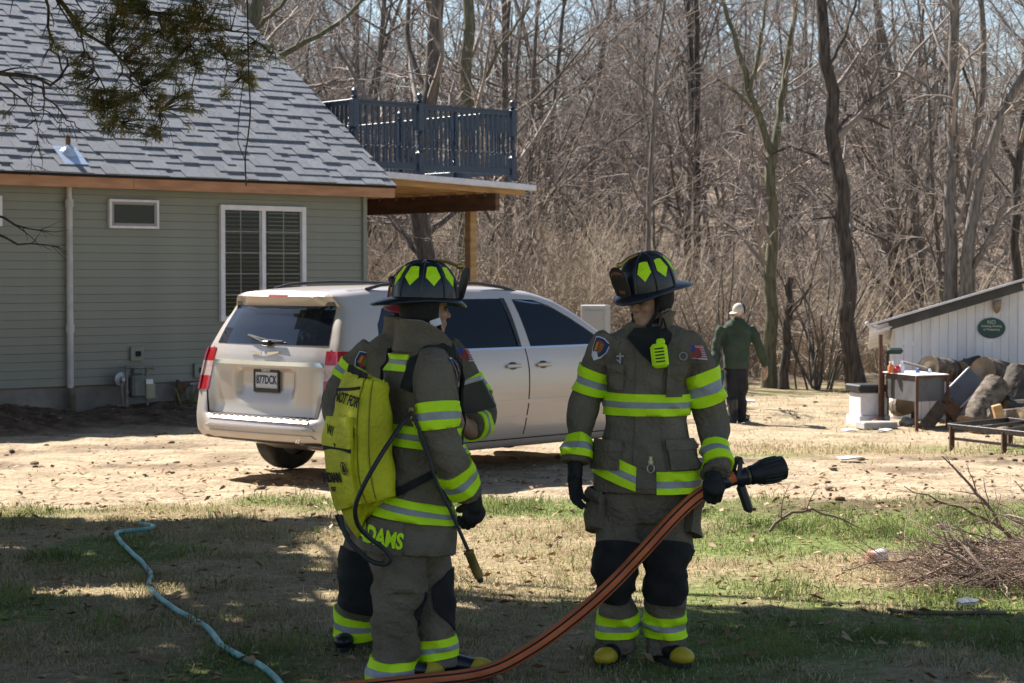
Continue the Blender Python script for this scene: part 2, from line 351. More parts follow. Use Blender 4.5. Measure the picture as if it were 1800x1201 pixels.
def blobs(name, x, y, r, mat, label, flat=.6, up=.25):
    ico = [(0, 0, 1), (.89, 0, .45), (.28, .85, .45), (-.72, .53, .45), (-.72, -.53, .45), (.28, -.85, .45), (.72, .53, -.45), (-.28, .85, -.45), (-.89, 0, -.45), (-.28, -.85, -.45), (.72, -.53, -.45), (0, 0, -1)]
    fi = [(0, 1, 2), (0, 2, 3), (0, 3, 4), (0, 4, 5), (0, 5, 1), (1, 6, 2), (2, 7, 3), (3, 8, 4), (4, 9, 5), (5, 10, 1), (2, 6, 7), (3, 7, 8), (4, 8, 9), (5, 9, 10), (1, 10, 6), (11, 7, 6), (11, 8, 7), (11, 9, 8), (11, 10, 9), (11, 6, 10)]
    n = len(x); v = np.array(ico)[None] * (r[:, None, None] * (.65 + .7 * RS.rand(n, 12, 1))) * np.array([1, 1, flat]); az = RS.rand(n) * 6.28; c, s = np.cos(az)[:, None], np.sin(az)[:, None]
    v = np.stack([v[..., 0] * c * 1.3 - v[..., 1] * s, v[..., 0] * s * 1.3 + v[..., 1] * c, v[..., 2]], -1) + np.stack([x, y, zg(x, y) + r * up], 1)[:, None]
    F = (np.arange(n)[:, None, None] * 12 + np.array(fi)[None]).reshape(-1, 3)
    return tag(put(bpy.data.objects.new(name, mesh_from(name, v.reshape(-1, 3), F, [mat]))), label, 'soil', kind='stuff')
x, y = scatter(16000, 15, 36, .3); dz, so, gr = zones(x, y); k = RS.rand(len(x)) < (dz * .035 + so * .8) * (.3 + 1.3 * np.clip(fbm(x, y, s=61) + .2, 0, 1)); x, y = x[k], y[k]
x2, y2 = scatter(16000, 15.5, 34, .3); dz2, so2, gr2 = zones(x2, y2); k2 = (dz2 > .4) & (so2 < .4) & (RS.rand(len(x2)) < np.clip(.35 + 1.4 * fbm(x2 * 1.3, y2 * 2.2, s=64, o=3), 0, 1)) & (hdist(x2, y2) > .3)
blades('dead_thatch', x2[k2], y2[k2], .012 + .025 * RS.rand(k2.sum()), .006 + .006 * RS.rand(k2.sum()), 3.5, M('thatch', (.16, .11, .065), (.40, .32, .20), sc=4), 'flattened bits of dead grass and straw strewn over the dirt')
blobs('soil_clods', x, y, .010 + .034 * RS.rand(len(x)) ** 3, M('clod', (.085, .055, .036), (.22, .15, .095), sc=5, rough=1, bump=.5), 'crumbled brown clods over the churned dirt')
x, y = scatter(2600, 8, 19, .29); k = RS.rand(len(x)) < .8; x, y = x[k], y[k]; n = len(x); r = .012 + .02 * RS.rand(n); az = RS.rand(n) * 6.28; tl = (RS.rand(n) - .3) * 1.3
u_ = np.stack([np.cos(az), np.sin(az), .3 * RS.randn(n)], 1) * r[:, None]; v_ = np.stack([-np.sin(az) * np.cos(tl), np.cos(az) * np.cos(tl), np.sin(tl)], 1) * r[:, None] * .6
c_ = np.stack([x, y, zg(x, y) + .012 + .6 * r], 1); V = np.stack([c_ - u_ * 1.3, c_ - v_ + [0, 0, .006], c_ - v_ * .2 - [0, 0, .006], c_ + v_ + [0, 0, .006], c_ + u_ * 1.3], 1).reshape(-1, 3)
o = np.arange(n)[:, None] * 5; F = np.concatenate([o + [0, 1, 2], o + [0, 2, 3], o + [1, 4, 2], o + [2, 4, 3]])
tag(put(bpy.data.objects.new('leaf_litter', mesh_from('leaf_litter', V, F.astype(np.int32), [M('dead_leaf', (.2, .1, .045), (.4, .27, .15), sc=1.5, rough=.7)]))), 'curled brown dead leaves scattered over the grass', 'leaves', kind='stuff')

# ---------------------------------------------------------------- bare trees
def batch(P, R, k):
    """P (N,m,3) R (N,m) -> verts, quads of N tubes with k sides"""
    N, m, _ = P.shape; T = nrm(np.gradient(P, axis=1)); D = nrm(P[:, -1] - P[:, 0])[:, None]
    a = np.where(np.abs(D[..., 2:]) < .85, np.array([0, 0, 1.0]), np.array([1.0, 0, 0])); Xd = nrm(np.cross(a, T)); Yd = np.cross(T, Xd)
    th = np.arange(k) * 2 * math.pi / k
    V = P[:, :, None] + R[:, :, None, None] * (Xd[:, :, None] * np.cos(th)[:, None] + Yd[:, :, None] * np.sin(th)[:, None])
    i = np.arange(m - 1)[:, None] * k; j = np.arange(k)[None]; q = np.stack([i + j, i + (j + 1) % k, i + k + (j + 1) % k, i + k + j], -1).reshape(-1, 4)
    F = (np.arange(N)[:, None, None] * (m * k) + q[None]).reshape(-1, 4)
    return V.reshape(-1, 3), F
def join(parts):
    Vs, Fs, n = [], [], 0
    for V, F in parts: Vs.append(V); Fs.append(F + n); n += len(V)
    return np.concatenate(Vs), np.concatenate(Fs).astype(np.int32)
def resample(p, m):
    p = np.asarray(p, float); s = np.r_[0, np.cumsum(np.linalg.norm(np.diff(p[:, :3], axis=0), axis=1))]; q = np.linspace(0, s[-1], m)
    # smooth through keys
    return np.stack([np.interp(q, s, p[:, i]) for i in range(p.shape[1])], 1)
def kids(P, R, per, lf, ang, up, jit, rf, m, t0=.2, t1=1.0, wl=1.0, minr=.003, rs=RS):
    """branches growing off the polylines P,R"""
    N, mm, _ = P.shape; L = np.linalg.norm(np.diff(P, axis=1), axis=2).sum(1)
    cnt = np.maximum(1, np.round(per * (.6 + .8 * rs.rand(N))).astype(int)); pi = np.repeat(np.arange(N), cnt); K = len(pi)
    t = t0 + (t1 - t0) * rs.rand(K); f = t * (mm - 1); i = np.minimum(f.astype(int), mm - 2); f = (f - i)[:, None]
    p = P[pi, i] * (1 - f) + P[pi, i + 1] * f; r0 = R[pi, i] * (1 - f[:, 0]) + R[pi, i + 1] * f[:, 0]
    T = nrm(P[pi, i + 1] - P[pi, i]); q = nrm(np.cross(T, rs.randn(K, 3))); a = np.radians(ang * (.7 + .6 * rs.rand(K)))[:, None]
    d = nrm(T * np.cos(a) + q * np.sin(a)); ln = L[pi] * lf * (.5 + .8 * rs.rand(K)) * (1.15 - .6 * t)
    out = [p]; st = (ln / (m - 1))[:, None]
    for _ in range(m - 1):
        d = nrm(d + jit * rs.randn(K, 3) + np.array([0, 0, up])); out.append(out[-1] + d * st)
    Pn = np.stack(out, 1); rr = np.maximum(np.minimum(r0 * rf, r0 * .85), minr); Rn = rr[:, None] * np.linspace(1, .35, m)[None]
    return Pn, np.maximum(Rn, minr * .6)
MT['bark'] = M('bark_grey', (.10, .085, .072), (.22, .19, .165), sc=3, stretch=(8, 8, 1.2), rough=.95, bump=.6, bsc=7, spec=.15, var=.2)
MT['bark_dark'] = M('bark_dark', (.045, .038, .033), (.12, .10, .085), sc=3, stretch=(8, 8, 1.2), rough=.95, bump=.8, bsc=7, spec=.15)
MT['bark_green'] = M('bark_green', (.10, .095, .06), (.2, .185, .125), sc=3, stretch=(8, 8, 1.2), rough=.95, bump=.6, bsc=7, spec=.15)
MT['twig'] = M('twig', (.175, .142, .122), (.35, .29, .255), sc=1.2, rough=.8, spec=.25, var=.18)
MT['bramble'] = M('bramble', (.29, .225, .165), (.52, .425, .325), sc=1.1, rough=.75, spec=.3)
def mesh_of(name, lv, mat): 
    V, F = join([batch(p, r, k) for p, r, k in lv]); return mesh_from(name, V, F, [mat], None, True)
def pxline(pts, d, dd=0.0):
    """photo pixels (u,v,width px) at distance d -> points with radius"""
    out = []
    for i, (u, v, wd) in enumerate(pts):
        di = d + dd * i; out.append([*at(u, v, di), wd * di / FPX / 2])
    return out
def photo_tree(name, label, lines, d, mat, per=7, seed=1, base=None, group=None, lf=.42, dens=1.0, maxw=0):
    """tree whose trunk and limbs follow the photo; twigs grown from them"""
    rs = np.random.RandomState(seed); main = [resample(pxline(l, d, k * .0), 14) for k, l in enumerate(lines)]
    for k in range(1, len(main)):                                              # limbs lean out of the picture plane
        main[k][:, 1] += np.linspace(0, 1, 14) * (rs.rand() * 2 - 1) * 1.6
    b0 = main[0][0, :3].copy(); b0[2] = zg(b0[0], b0[1]) - .15; main[0][0, 2] = b0[2]
    main[0][0, 3] *= 1.25
    P = np.stack([m_[:, :3] for m_ in main]); R = np.stack([m_[:, 3] for m_ in main])
    P[:, 1:-1] += rs.randn(len(P), 12, 3) * .25 * R[:, 1:-1, None]
    root = thing(name, label, 'tree', b0, 0, group)
    c1 = kids(P, R, per, lf, 48, .06, .13, .42, 7, .3, 1, rs=rs)
    c2 = kids(*c1, 6 * dens, .5, 45, .03, .2, .6, 6, .15, rs=rs, minr=.006); c3 = kids(*c2, 5 * dens, .5, 45, .0, .25, .7, 4, .15, rs=rs, minr=.0055)
    for nm, lv, mt in (('trunk', [(P, R, 10)], mat), ('crown', [(*c1, 5), (*c2, 3), (*c3, 3)], MT['twig'])):
        V, F = join([batch(*l) for l in lv]); me = mesh_from(nm, V - b0, F, [mt], None, True); put(bpy.data.objects.new(nm, me), root)
    return root
photo_tree('tree', 'straight grey green tree forking high, right of the walking man', [[(1353, 674, 27), (1356, 560, 23), (1357, 400, 20), (1358, 270, 18)], [(1358, 272, 16), (1345, 232, 13), (1318, 160, 12), (1300, 90, 10), (1280, 30, 8), (1262, -40, 6)], [(1358, 272, 15), (1372, 210, 13), (1385, 120, 11), (1398, 50, 10), (1412, -40, 7)], [(1345, 235, 9), (1325, 195, 8), (1295, 170, 6), (1255, 145, 4)], [(1318, 160, 8), (1335, 90, 7), (1345, 20, 5), (1350, -50, 4)], [(1360, 330, 6), (1330, 290, 5), (1300, 275, 3), (1260, 268, 2)]], 37.5, MT['bark_green'], 7, 3)
photo_tree('tree', 'dark curving trunk tree behind the white pedestal', [[(1510, 676, 34), (1499, 615, 30), (1490, 550, 28), (1493, 480, 27), (1484, 400, 26), (1472, 280, 25), (1462, 190, 24), (1448, 70, 21), (1436, -60, 18)], [(1476, 300, 8), (1440, 270, 6), (1405, 250, 5), (1370, 265, 3)], [(1486, 390, 7), (1462, 382, 6), (1430, 385, 4)], [(1467, 230, 9), (1500, 200, 7), (1540, 200, 6), (1590, 215, 4)], [(1455, 120, 8), (1490, 60, 6), (1520, -20, 5)]], 36.0, MT['bark_dark'], 6, 4)
photo_tree('tree', 'grey multi trunk tree rising behind the white shed', [[(1664, 640, 26), (1667, 500, 23), (1670, 380, 21), (1672, 240, 20), (1674, 120, 18), (1678, -60, 15)], [(1684, 640, 23), (1690, 500, 22), (1695, 400, 20), (1720, 290, 18), (1740, 220, 16), (1770, 150, 13), (1810, 90, 10)], [(1704, 640, 20), (1710, 500, 18), (1712, 380, 17), (1720, 260, 15), (1745, 180, 13), (1752, 60, 12), (1750, -60, 9)], [(1690, 500, 14), (1715, 455, 12), (1732, 410, 11), (1748, 350, 9)], [(1732, 405, 9), (1765, 390, 8), (1800, 365, 6), (1840, 350, 4)], [(1695, 340, 8), (1682, 300, 7), (1676, 230, 5)], [(1740, 220, 9), (1800, 180, 7), (1850, 150, 5)], [(1672, 200, 8), (1640, 150, 6), (1600, 120, 5), (1560, 110, 3)]], 34.5, MT['bark'], 6, 5)
photo_tree('tree', 'slim leaning tree with pale broken limbs, left of the shed roof', [[(1625, 640, 18), (1612, 420, 17), (1602, 300, 17), (1592, 230, 16), (1570, 140, 14), (1545, 40, 12), (1530, -60, 9)], [(1600, 260, 10), (1575, 215, 9), (1560, 140, 7), (1555, 60, 5)], [(1596, 250, 9), (1615, 190, 7), (1640, 150, 5), (1655, 90, 4)]], 44.0, MT['bark'], 6, 6)
photo_tree('tree', 'thin sapling with a low fork, right behind the helmet of the nozzle holder', [[(1137, 655, 11), (1138, 470, 10), (1140, 385, 9), (1147, 240, 8), (1152, 150, 7.5), (1162, 60, 6), (1174, -50, 4)], [(1140, 388, 7), (1118, 350, 5), (1102, 318, 4), (1094, 285, 3)], [(1150, 170, 4), (1110, 130, 3), (1070, 60, 2)]], 33.0, MT['bark'], 7, 7, lf=.3)
photo_tree('tree', 'thick trunk tree rising behind the porch railing', [[(740, 640, 38), (741, 450, 35), (743, 330, 33), (752, 190, 29), (762, 90, 28), (772, -60, 24)], [(742, 450, 14), (715, 420, 11), (690, 390, 9), (660, 350, 7), (640, 300, 5)], [(744, 420, 13), (775, 390, 11), (800, 370, 9), (840, 340, 7), (880, 260, 5), (930, 200, 4)], [(752, 180, 12), (730, 120, 10), (712, 60, 10), (716, -40, 8)]], 37.0, MT['bark'], 7, 8)
photo_tree('tree', 'straight olive trunk tree behind the middle railing posts', [[(812, 640, 24), (815, 400, 23), (819, 180, 22), (823, 60, 21), (826, -60, 19)], [(819, 200, 8), (850, 150, 7), (880, 90, 5), (930, 30, 4)]], 41.0, MT['bark_green'], 6, 9)
photo_tree('tree', 'heavy limbed tree leaning out above the house roof', [[(350, 640, 30), (370, 300, 28), (410, 150, 26), (440, 60, 24), (470, -60, 20)], [(400, 160, 14), (470, 105, 12), (530, 72, 10), (590, 35, 8), (640, -20, 6)], [(440, 60, 9), (500, 20, 7), (560, -40, 5)]], 38.0, MT['bark_green'], 7, 10)
photo_tree('tree', 'thin tall trunk just left of the first railing post', [[(632, 640, 14), (630, 300, 12), (628, 160, 11), (626, 60, 10), (630, -60, 8)]], 46.0, MT['bark'], 8, 11)
photo_tree('tree_snag', 'broken dark dead trunk beside the straight grey green tree', [[(1378, 668, 18), (1382, 600, 16), (1386, 540, 14), (1390, 488, 12)], [(1384, 560, 5), (1400, 530, 4), (1410, 500, 3)]], 37.0, MT['bark_dark'], 2, 12, dens=.5)
photo_tree('tree', 'pair of thin dark trunks high above the walking man', [[(1222, 640, 12), (1224, 300, 11), (1226, 100, 10), (1224, -60, 8)], [(1226, 640, 9), (1228, 300, 9), (1222, 120, 9), (1210, -60, 7)]], 52.0, MT['bark_dark'], 9, 13)
photo_tree('tree', 'leaning dark trunk at the far right edge above the shed roof', [[(1788, 640, 18), (1786, 400, 17), (1790, 260, 16), (1812, 120, 14), (1850, -60, 10)], [(1788, 300, 10), (1760, 240, 8), (1720, 190, 6), (1690, 110, 5)]], 39.0, MT['bark_dark'], 8, 14)
# thicket of many stems (the shrub by the dark trunk)
def shrub_levels(rs, n, hgt, spread):
    a = rs.rand(n) * 6.28; sp = spread * (.25 + rs.rand(n)); d = np.stack([np.cos(a) * sp, np.sin(a) * sp, np.ones(n)], 1); d = nrm(d); p = np.stack([np.cos(a), np.sin(a), 0 * a], 1) * (.35 * rs.rand(n))[:, None]
    out = [p]; h_ = hgt * (.55 + .6 * rs.rand(n)) / 6
    for k in range(6): d = nrm(d + .10 * rs.randn(n, 3) + np.array([0, 0, -.02 * k])); out.append(out[-1] + d * h_[:, None])
    P = np.stack(out, 1); R = (.009 + .012 * rs.rand(n))[:, None] * np.linspace(1, .35, 7)[None]
    return P, R
rs = np.random.RandomState(5)
for k_, (u, d_, hh, nm) in enumerate([(1432, 37.2, 2.9, 'bare many stemmed shrub between the dead snag and the dark curving tree'), (1255, 39, 3.0, 'bare many stemmed shrub behind the walking man'), (985, 36.5, 3.2, 'large arching tan shrub behind the front of the van')]):
    P, R = shrub_levels(rs, 16 if k_ < 2 else 60, hh, .5); R *= 1.9 if k_ < 2 else 1.0
    c = kids(P, R, 6, .45, 38, .02, .16, .6, 5, .2, rs=rs, minr=.005); c2 = kids(*c, 4, .5, 40, 0, .2, .7, 4, rs=rs, minr=.0045)
    p0 = at(u, 660, d_); p0[2] = zg(p0[0], p0[1]) - .05
    r_ = thing('shrub', nm, 'shrub', p0)
    put(bpy.data.objects.new('stem', mesh_of('stem', [(P, R, 6)], MT['bark'] if k_ < 2 else MT['bramble'])), r_); put(bpy.data.objects.new('twigs', mesh_of('twigs', [(*c, 3), (*c2, 3)], MT['twig'] if k_ < 2 else MT['bramble'])), r_)
# the bramble thicket along the edge of the woods: one mass
Ps, Rs, Cs = [], [], []
for k_ in range(150):
    yy = 40.5 + 9 * rs.rand() ** 1.3; xx = (rs.rand() * 2 - 1) * (yy * .29 + 2)
    P, R = shrub_levels(rs, 24, 2.1 + 1.5 * rs.rand() + (.5 if xx < 3 else -.4), .75); P = P + np.array([xx, yy, float(zg(xx, yy)) - .05]); Ps.append(P); Rs.append(R)
P = np.concatenate(Ps); R = np.concatenate(Rs); c = kids(P, R, 4, .5, 40, 0, .2, .7, 4, .25, rs=rs, minr=.005)
tag(put(bpy.data.objects.new('bramble_thicket', mesh_of('bramble_thicket', [(P, R, 3), (*c, 3)], MT['bramble']))), 'dense tan bramble thicket along the edge of the woods', 'thicket', kind='stuff')
# unseen one by one: the woods on the hillside, shared meshes
vars_ = []
for k_ in range(7):
    rs = np.random.RandomState(100 + k_); hgt = 11 + 4 * rs.rand(); nst = 1 + (k_ % 3 == 0)
    P, R = [], []
    for q in range(nst):
        d = nrm(np.array([.12 * rs.randn() + .15 * q, .12 * rs.randn(), 1])); p = [np.array([.3 * q, 0, -.3])]
        for j in range(9): d = nrm(d + .05 * rs.randn(3)); p.append(p[-1] + d * hgt / 9)
        P.append(p); R.append((.085 + .06 * rs.rand()) * np.linspace(1, .22, 10))
    P, R = np.array(P), np.array(R); c1 = kids(P, R, 20, .3, 52, .07, .12, .5, 6, .12, rs=rs, minr=.012); c2 = kids(*c1, 8, .5, 45, .02, .2, .6, 5, rs=rs, minr=.0075); c3 = kids(*c2, 5, .55, 45, 0, .25, .75, 4, rs=rs, minr=.0065)
    vars_.append((mesh_of('trunk', [(P, R, 7), (*c1, 4)], MT['bark_dark'] if k_ == 4 else MT['bark']), mesh_of('crown', [(*c2, 3), (*c3, 3)], MT['twig'])))
for k_ in range(5):
    rs = np.random.RandomState(140 + k_); hgt = 5.5 + 2.5 * rs.rand(); P, R = [], []
    for q in range(2 + k_ % 2):
        d = nrm(np.array([.25 * rs.randn(), .25 * rs.randn(), 1])); p = [np.array([.2 * rs.randn(), .2 * rs.randn(), -.2])]
        for j in range(7): d = nrm(d + .09 * rs.randn(3)); p.append(p[-1] + d * hgt / 7)
        P.append(p); R.append((.028 + .022 * rs.rand()) * np.linspace(1, .3, 8))
    P, R = np.array(P), np.array(R); c1 = kids(P, R, 18, .34, 50, .05, .16, .5, 6, .08, rs=rs, minr=.010); c2 = kids(*c1, 6, .5, 45, .02, .24, .6, 5, rs=rs, minr=.008); c3 = kids(*c2, 3, .55, 45, 0, .28, .75, 4, rs=rs, minr=.007)
    vars_.append((mesh_of('trunk', [(P, R, 6), (*c1, 4)], MT['bark']), mesh_of('crown', [(*c2, 3), (*c3, 3)], MT['twig'])))
rs = np.random.RandomState(77); pts_ = []
while len(pts_) < 290:
    yy = 43 + 62 * rs.rand() ** 1.15; xx = (rs.rand() * 2 - 1) * (yy * .30 + 2)
    if all((xx - a) ** 2 + (yy - b_) ** 2 > 1.1 for a, b_ in pts_): pts_.append((xx, yy))
for i, (xx, yy) in enumerate(sorted(pts_, key=lambda q: q[1])):
    s_ = .65 + .5 * rs.rand() * (1 if xx < 6 else .75); tr, cr = vars_[(i * 5) % 7 if i % 5 in (0, 3) else 7 + i % 5]; p = (xx, yy, float(zg(xx, yy)))
    r_ = thing('woods_tree', 'bare grey tree or sapling among the dense leafless woods on the slope', 'tree', p, rs.rand() * 6.28, 'bare trees of the woods on the slope'); r_.scale = (s_, s_, s_)
    for nm, m_ in (('trunk', tr), ('crown', cr)): put(bpy.data.objects.new(nm, m_), r_)
# ---------------------------------------------------------------- house
def HP(k, out, z): p = HR + HW * k + HN * out; return np.array([p[0], p[1], z])
def ku(u, out=0.0):
    a = (u - 900) / FPX; p = HR + HN * out; return (a * p[1] - p[0]) / (HW[0] - a * HW[1])
def zv(v, k, out=0.0):
    d = HP(k, out, 0)[1]; return at(900, v, d)[2]
W3, N3, Z3 = np.array([*HW, 0]), np.array([*HN, 0]), np.array([0, 0, 1.0])
RW = np.stack([W3, N3, Z3], 1)                                            # columns: along wall, outward, up
hang = math.atan2(HW[1], HW[0])
MT['siding'] = M('sage_siding', (.20, .21, .18), (.225, .235, .20), sc=1.5, rough=.55, spec=.35, var=.025)
MT['white'] = M('white_vinyl', (.72, .70, .74), (.62, .6, .63), sc=9, rough=.45)
MT['fascia'] = M('raw_lumber', (.46, .24, .13), (.34, .17, .09), sc=2.5, stretch=(1, 1, 5), rough=.8)
MT['concrete'] = M('foundation', (.24, .225, .20), (.15, .14, .125), sc=2.5, rough=.95, bump=.4, bsc=25)
MT['shingle'] = M('slate_grey_shingle', (.165, .172, .19), (.24, .248, .27), sc=38, rough=.9, spec=.2, var=.09, bump=.5, bsc=160)
MT['navy'] = M('navy_paint', (.022, .038, .068), (.03, .048, .08), sc=5, rough=.4, spec=.5)
MT['oldbeam'] = M('brown_timber', (.16, .085, .05), (.09, .05, .035), sc=2, stretch=(1, 1, 6), rough=.85)
MT['newwood'] = M('new_lumber', (.50, .31, .145), (.36, .21, .09), sc=2.5, stretch=(1, 1, 5), rough=.75)
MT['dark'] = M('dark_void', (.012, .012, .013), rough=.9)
MT['pane'] = glass('window_pane', (.8, .82, .83), .02, 1.25); MT['pane_dark'] = M('dark_pane', (.008, .009, .011), rough=.06, spec=.3)
MT['pvc'] = M('pvc_pipe', (.50, .48, .47), (.4, .385, .38), sc=6, rough=.5)
MT['galv'] = M('galvanised', (.33, .34, .36), (.22, .225, .24), sc=9, rough=.5, metal=.6)
KL = -12.5; hz0 = np.array([HR[0], HR[1], 0.0])
house = thing('house', 'sage green sided house with grey shingled roof, raw wood fascia and a railed porch deck', 'house', hz0)
DEP = 9.4; PT = math.radians(35.7); EO = .30; EZ = 3.135; RAKE = .33
# core walls (behind the boards) and gable
g = G(); g.box(HP(KL / 2 - .02, -DEP / 2 - .03, 1.75), (-KL - .04, DEP - .02, 2.64), RW)
rz_ = EZ - .06 + (DEP / 2 + EO) * math.tan(PT)
for k in (KL + .02, -.16): g.prism([(-.03, 3.0), (-DEP, 3.0), (-DEP / 2, rz_ - .25)], 0, .14, N3, Z3, W3, HP(k, 0, 0))
O('wall', g, MT['siding'], house)
g = G(); g.box(HP(KL / 2, -DEP / 2 - .01, .1), (-KL, DEP - .06, .66), RW); O('foundation', g, MT['concrete'], house)
# siding boards, one object per course, cut at the corner post
rows = 24; ex = (2.985 - .405) / rows
pf = [(.002, .010), (.034, -.008), (.038, .002), (.013, ex * .70), (.017, ex * .76), (.006, ex + .004), (.002, ex + .004)]
bg_ = G(); bg_.prism(pf, KL, -.055, np.array([0, 1, 0]), np.array([0, 0, 1.0]), np.array([1.0, 0, 0])); bme = mesh_from('siding_board', bg_.arr(), bg_.F, [MT['siding']])
for i in range(rows): share('siding_board', bme, house, HP(0, 0, .405 + ex * i), (0, 0, hang))
g = G(); g.box(HP(-.03, -.02, 1.70), (.075, .115, 2.6), RW, .008); O('corner_trim', g, MT['siding'], house)
# windows
def window(u0, u1, v0, v1, fw, label=None, cols=0, rows_=0, big=False):
    k0, k1 = ku(u0, .03), ku(u1, .03); zt, zb = zv(v0, (k0 + k1) / 2, .03), zv(v1, (k0 + k1) / 2, .03); kc, zc = (k0 + k1) / 2, (zt + zb) / 2; w_, h_ = k1 - k0, zt - zb
    def bar(gg, a, b, c, d_, o0, o1): gg.box(HP((a + b) / 2, (o0 + o1) / 2, (c + d_) / 2), (b - a, o1 - o0, d_ - c), RW, .004)
    gf = G(); bar(gf, k0, k0 + fw, zb, zt, .0, .06); bar(gf, k1 - fw, k1, zb, zt, .0, .06); bar(gf, k0 + fw, k1 - fw, zt - fw, zt, .0, .059); bar(gf, k0 + fw, k1 - fw, zb, zb + fw, .0, .059)
    fr = O('window', gf, MT['white'], house); 
    if label: fr['label'] = label
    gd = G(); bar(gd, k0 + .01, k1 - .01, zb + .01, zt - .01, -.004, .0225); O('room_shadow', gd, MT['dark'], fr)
    if big:
        gm_ = G(); bar(gm_, kc - .035, kc + .03, zb + fw, zt - fw, .024, .056); O('mullion', gm_, MT['white'], fr)
        gs = G(); bar(gs, kc - .075, kc - .0352, zb + fw, zt - fw, .025, .045); bar(gs, k1 - fw - .03, k1 - fw, zb + fw, zt - fw, .025, .045); O('sash', gs, MT['galv'], fr)
        for a, b in ((k0 + fw, kc - .04), (kc + .03, k1 - fw)):
            gp = G(); bar(gp, a, b, zb + fw, zt - fw, .040, .0425); O('pane', gp, MT['pane'], fr)
            mu = G(); mid = a + (b - a) * (.44 if a < kc - .2 else .5); bar(mu, mid - .007, mid + .007, zb + fw, zt - fw, .0365, .0395)
            for r in range(1, 5):
                z_ = zt - fw - (zt - zb - 2 * fw) * r / 5; bar(mu, a, b, z_ - .007, z_ + .007, .0363, .0397)
            O('muntin', mu, MT['white'], fr)
            sl_ = G(); z_ = zb + fw + .02
            while z_ < zt - fw:
                sl_.box(HP((a + b) / 2, .0298, z_), (b - a - (.02 if a < kc - .2 else .1), .008, .020), RW @ np.array([[1, 0, 0], [0, .5, .866], [0, -.866, .5]]).T); z_ += .056
            so_ = O('blind_slats', sl_, M('blind_slat', (.24, .23, .22) if a < kc - .2 else (.42, .41, .35), rough=.6), fr); so_['kind'] = 'stuff'
    else:
        gi = G(); f2 = fw + .035
        bar(gi, k0 + fw, k0 + f2, zb + fw, zt - fw, .023, .05); bar(gi, k1 - f2, k1 - fw, zb + fw, zt - fw, .023, .05); bar(gi, k0 + f2, k1 - f2, zt - f2, zt - fw, .023, .049); bar(gi, k0 + f2, k1 - f2, zb + fw, zb + f2, .023, .049)
        O('sash', gi, M('grey_sash', (.26, .25, .25), rough=.5), fr)
        gp = G(); bar(gp, k0 + f2, k1 - f2, zb + f2, zt - f2, .03, .034); O('pane', gp, MT['pane_dark'], fr)
    return fr
window(192, 279, 351, 402, .035, 'small horizontal window high on the green wall'); window(387, 537, 362, 564, .07, 'tall white sliding window with blinds and muntins', big=True); window(-90, 4, 343, 397, .04, 'window at the left edge of the photo')
# roof
E0 = HP(0, EO, EZ); US = -N3 * math.cos(PT) + Z3 * math.sin(PT); RN = N3 * math.sin(PT) + Z3 * math.cos(PT)
def RP(k, s, o=0.0): return E0 + W3 * k + US * s + RN * o
SL = (DEP / 2 + EO) / math.cos(PT)
g = G(); g.prism([(KL - RAKE, 0.0), (RAKE, 0.0), (RAKE, SL), (KL - RAKE, SL)], -.05, -.008, W3, US, RN, E0)
USb = N3 * math.cos(PT) + Z3 * math.sin(PT); E1 = HP(0, -DEP - EO, EZ); RNb = -N3 * math.sin(PT) + Z3 * math.cos(PT)
g.prism([(KL - RAKE, 0.0), (RAKE, 0.0), (RAKE, SL - .01), (KL - RAKE, SL - .01)], -.05, .004, W3, USb * 1.0, RNb, E1)
roof = O('roof', g, MT['dark'], house)
RR = np.stack([W3, US, RN], 1); er = .178; tilt = math.radians(3.6); ct, st_ = math.cos(tilt), math.sin(tilt)
RT = RR @ np.array([[1, 0, 0], [0, ct, st_], [0, -st_, ct]]); EUL = Matrix([list(r) for r in RT]).to_euler()
ug = G(); ug.box((0, .5, 0), (1, 1, 1)); tab_me = mesh_from('shingle', ug.arr(), ug.F, [MT['shingle']])
rs = np.random.RandomState(3); tabs = []
nr = int(SL / er)
for r in range(nr):
    k = KL - RAKE + rs.rand() * .2
    while k < RAKE - .02:
        w_ = .11 + .19 * rs.rand(); w_ = min(w_, RAKE - k + .004 * rs.rand()); th = .017 if rs.rand() < .55 else .005
        p = RP(k + w_ / 2, r * er - .012, .0035 + th / 2 + .004)
        u_ = 900 + FPX * p[0] / p[1]; v_ = 487 - FPX * (p[2] - EYE) / p[1]
        tabs.append((p, w_ - .005, er + .03 + (.012 if th > .01 else 0), th + .006, (-10 < u_ and v_ > -8), p[1])); k += w_
vis = sorted([q for q in tabs if q[4]], key=lambda q: q[5])[:300]; ids = set(id(q) for q in vis); rest = G()
for q in vis: share('shingle', tab_me, roof, q[0], EUL, (q[1], q[2], q[3]))
for q in tabs:
    if id(q) not in ids: rest.box(q[0] + RT @ np.array([0, q[2] / 2, 0]), (q[1], q[2], q[3]), RT)
so_ = O('shingle_courses', rest, MT['shingle'], roof); so_['kind'] = 'stuff'
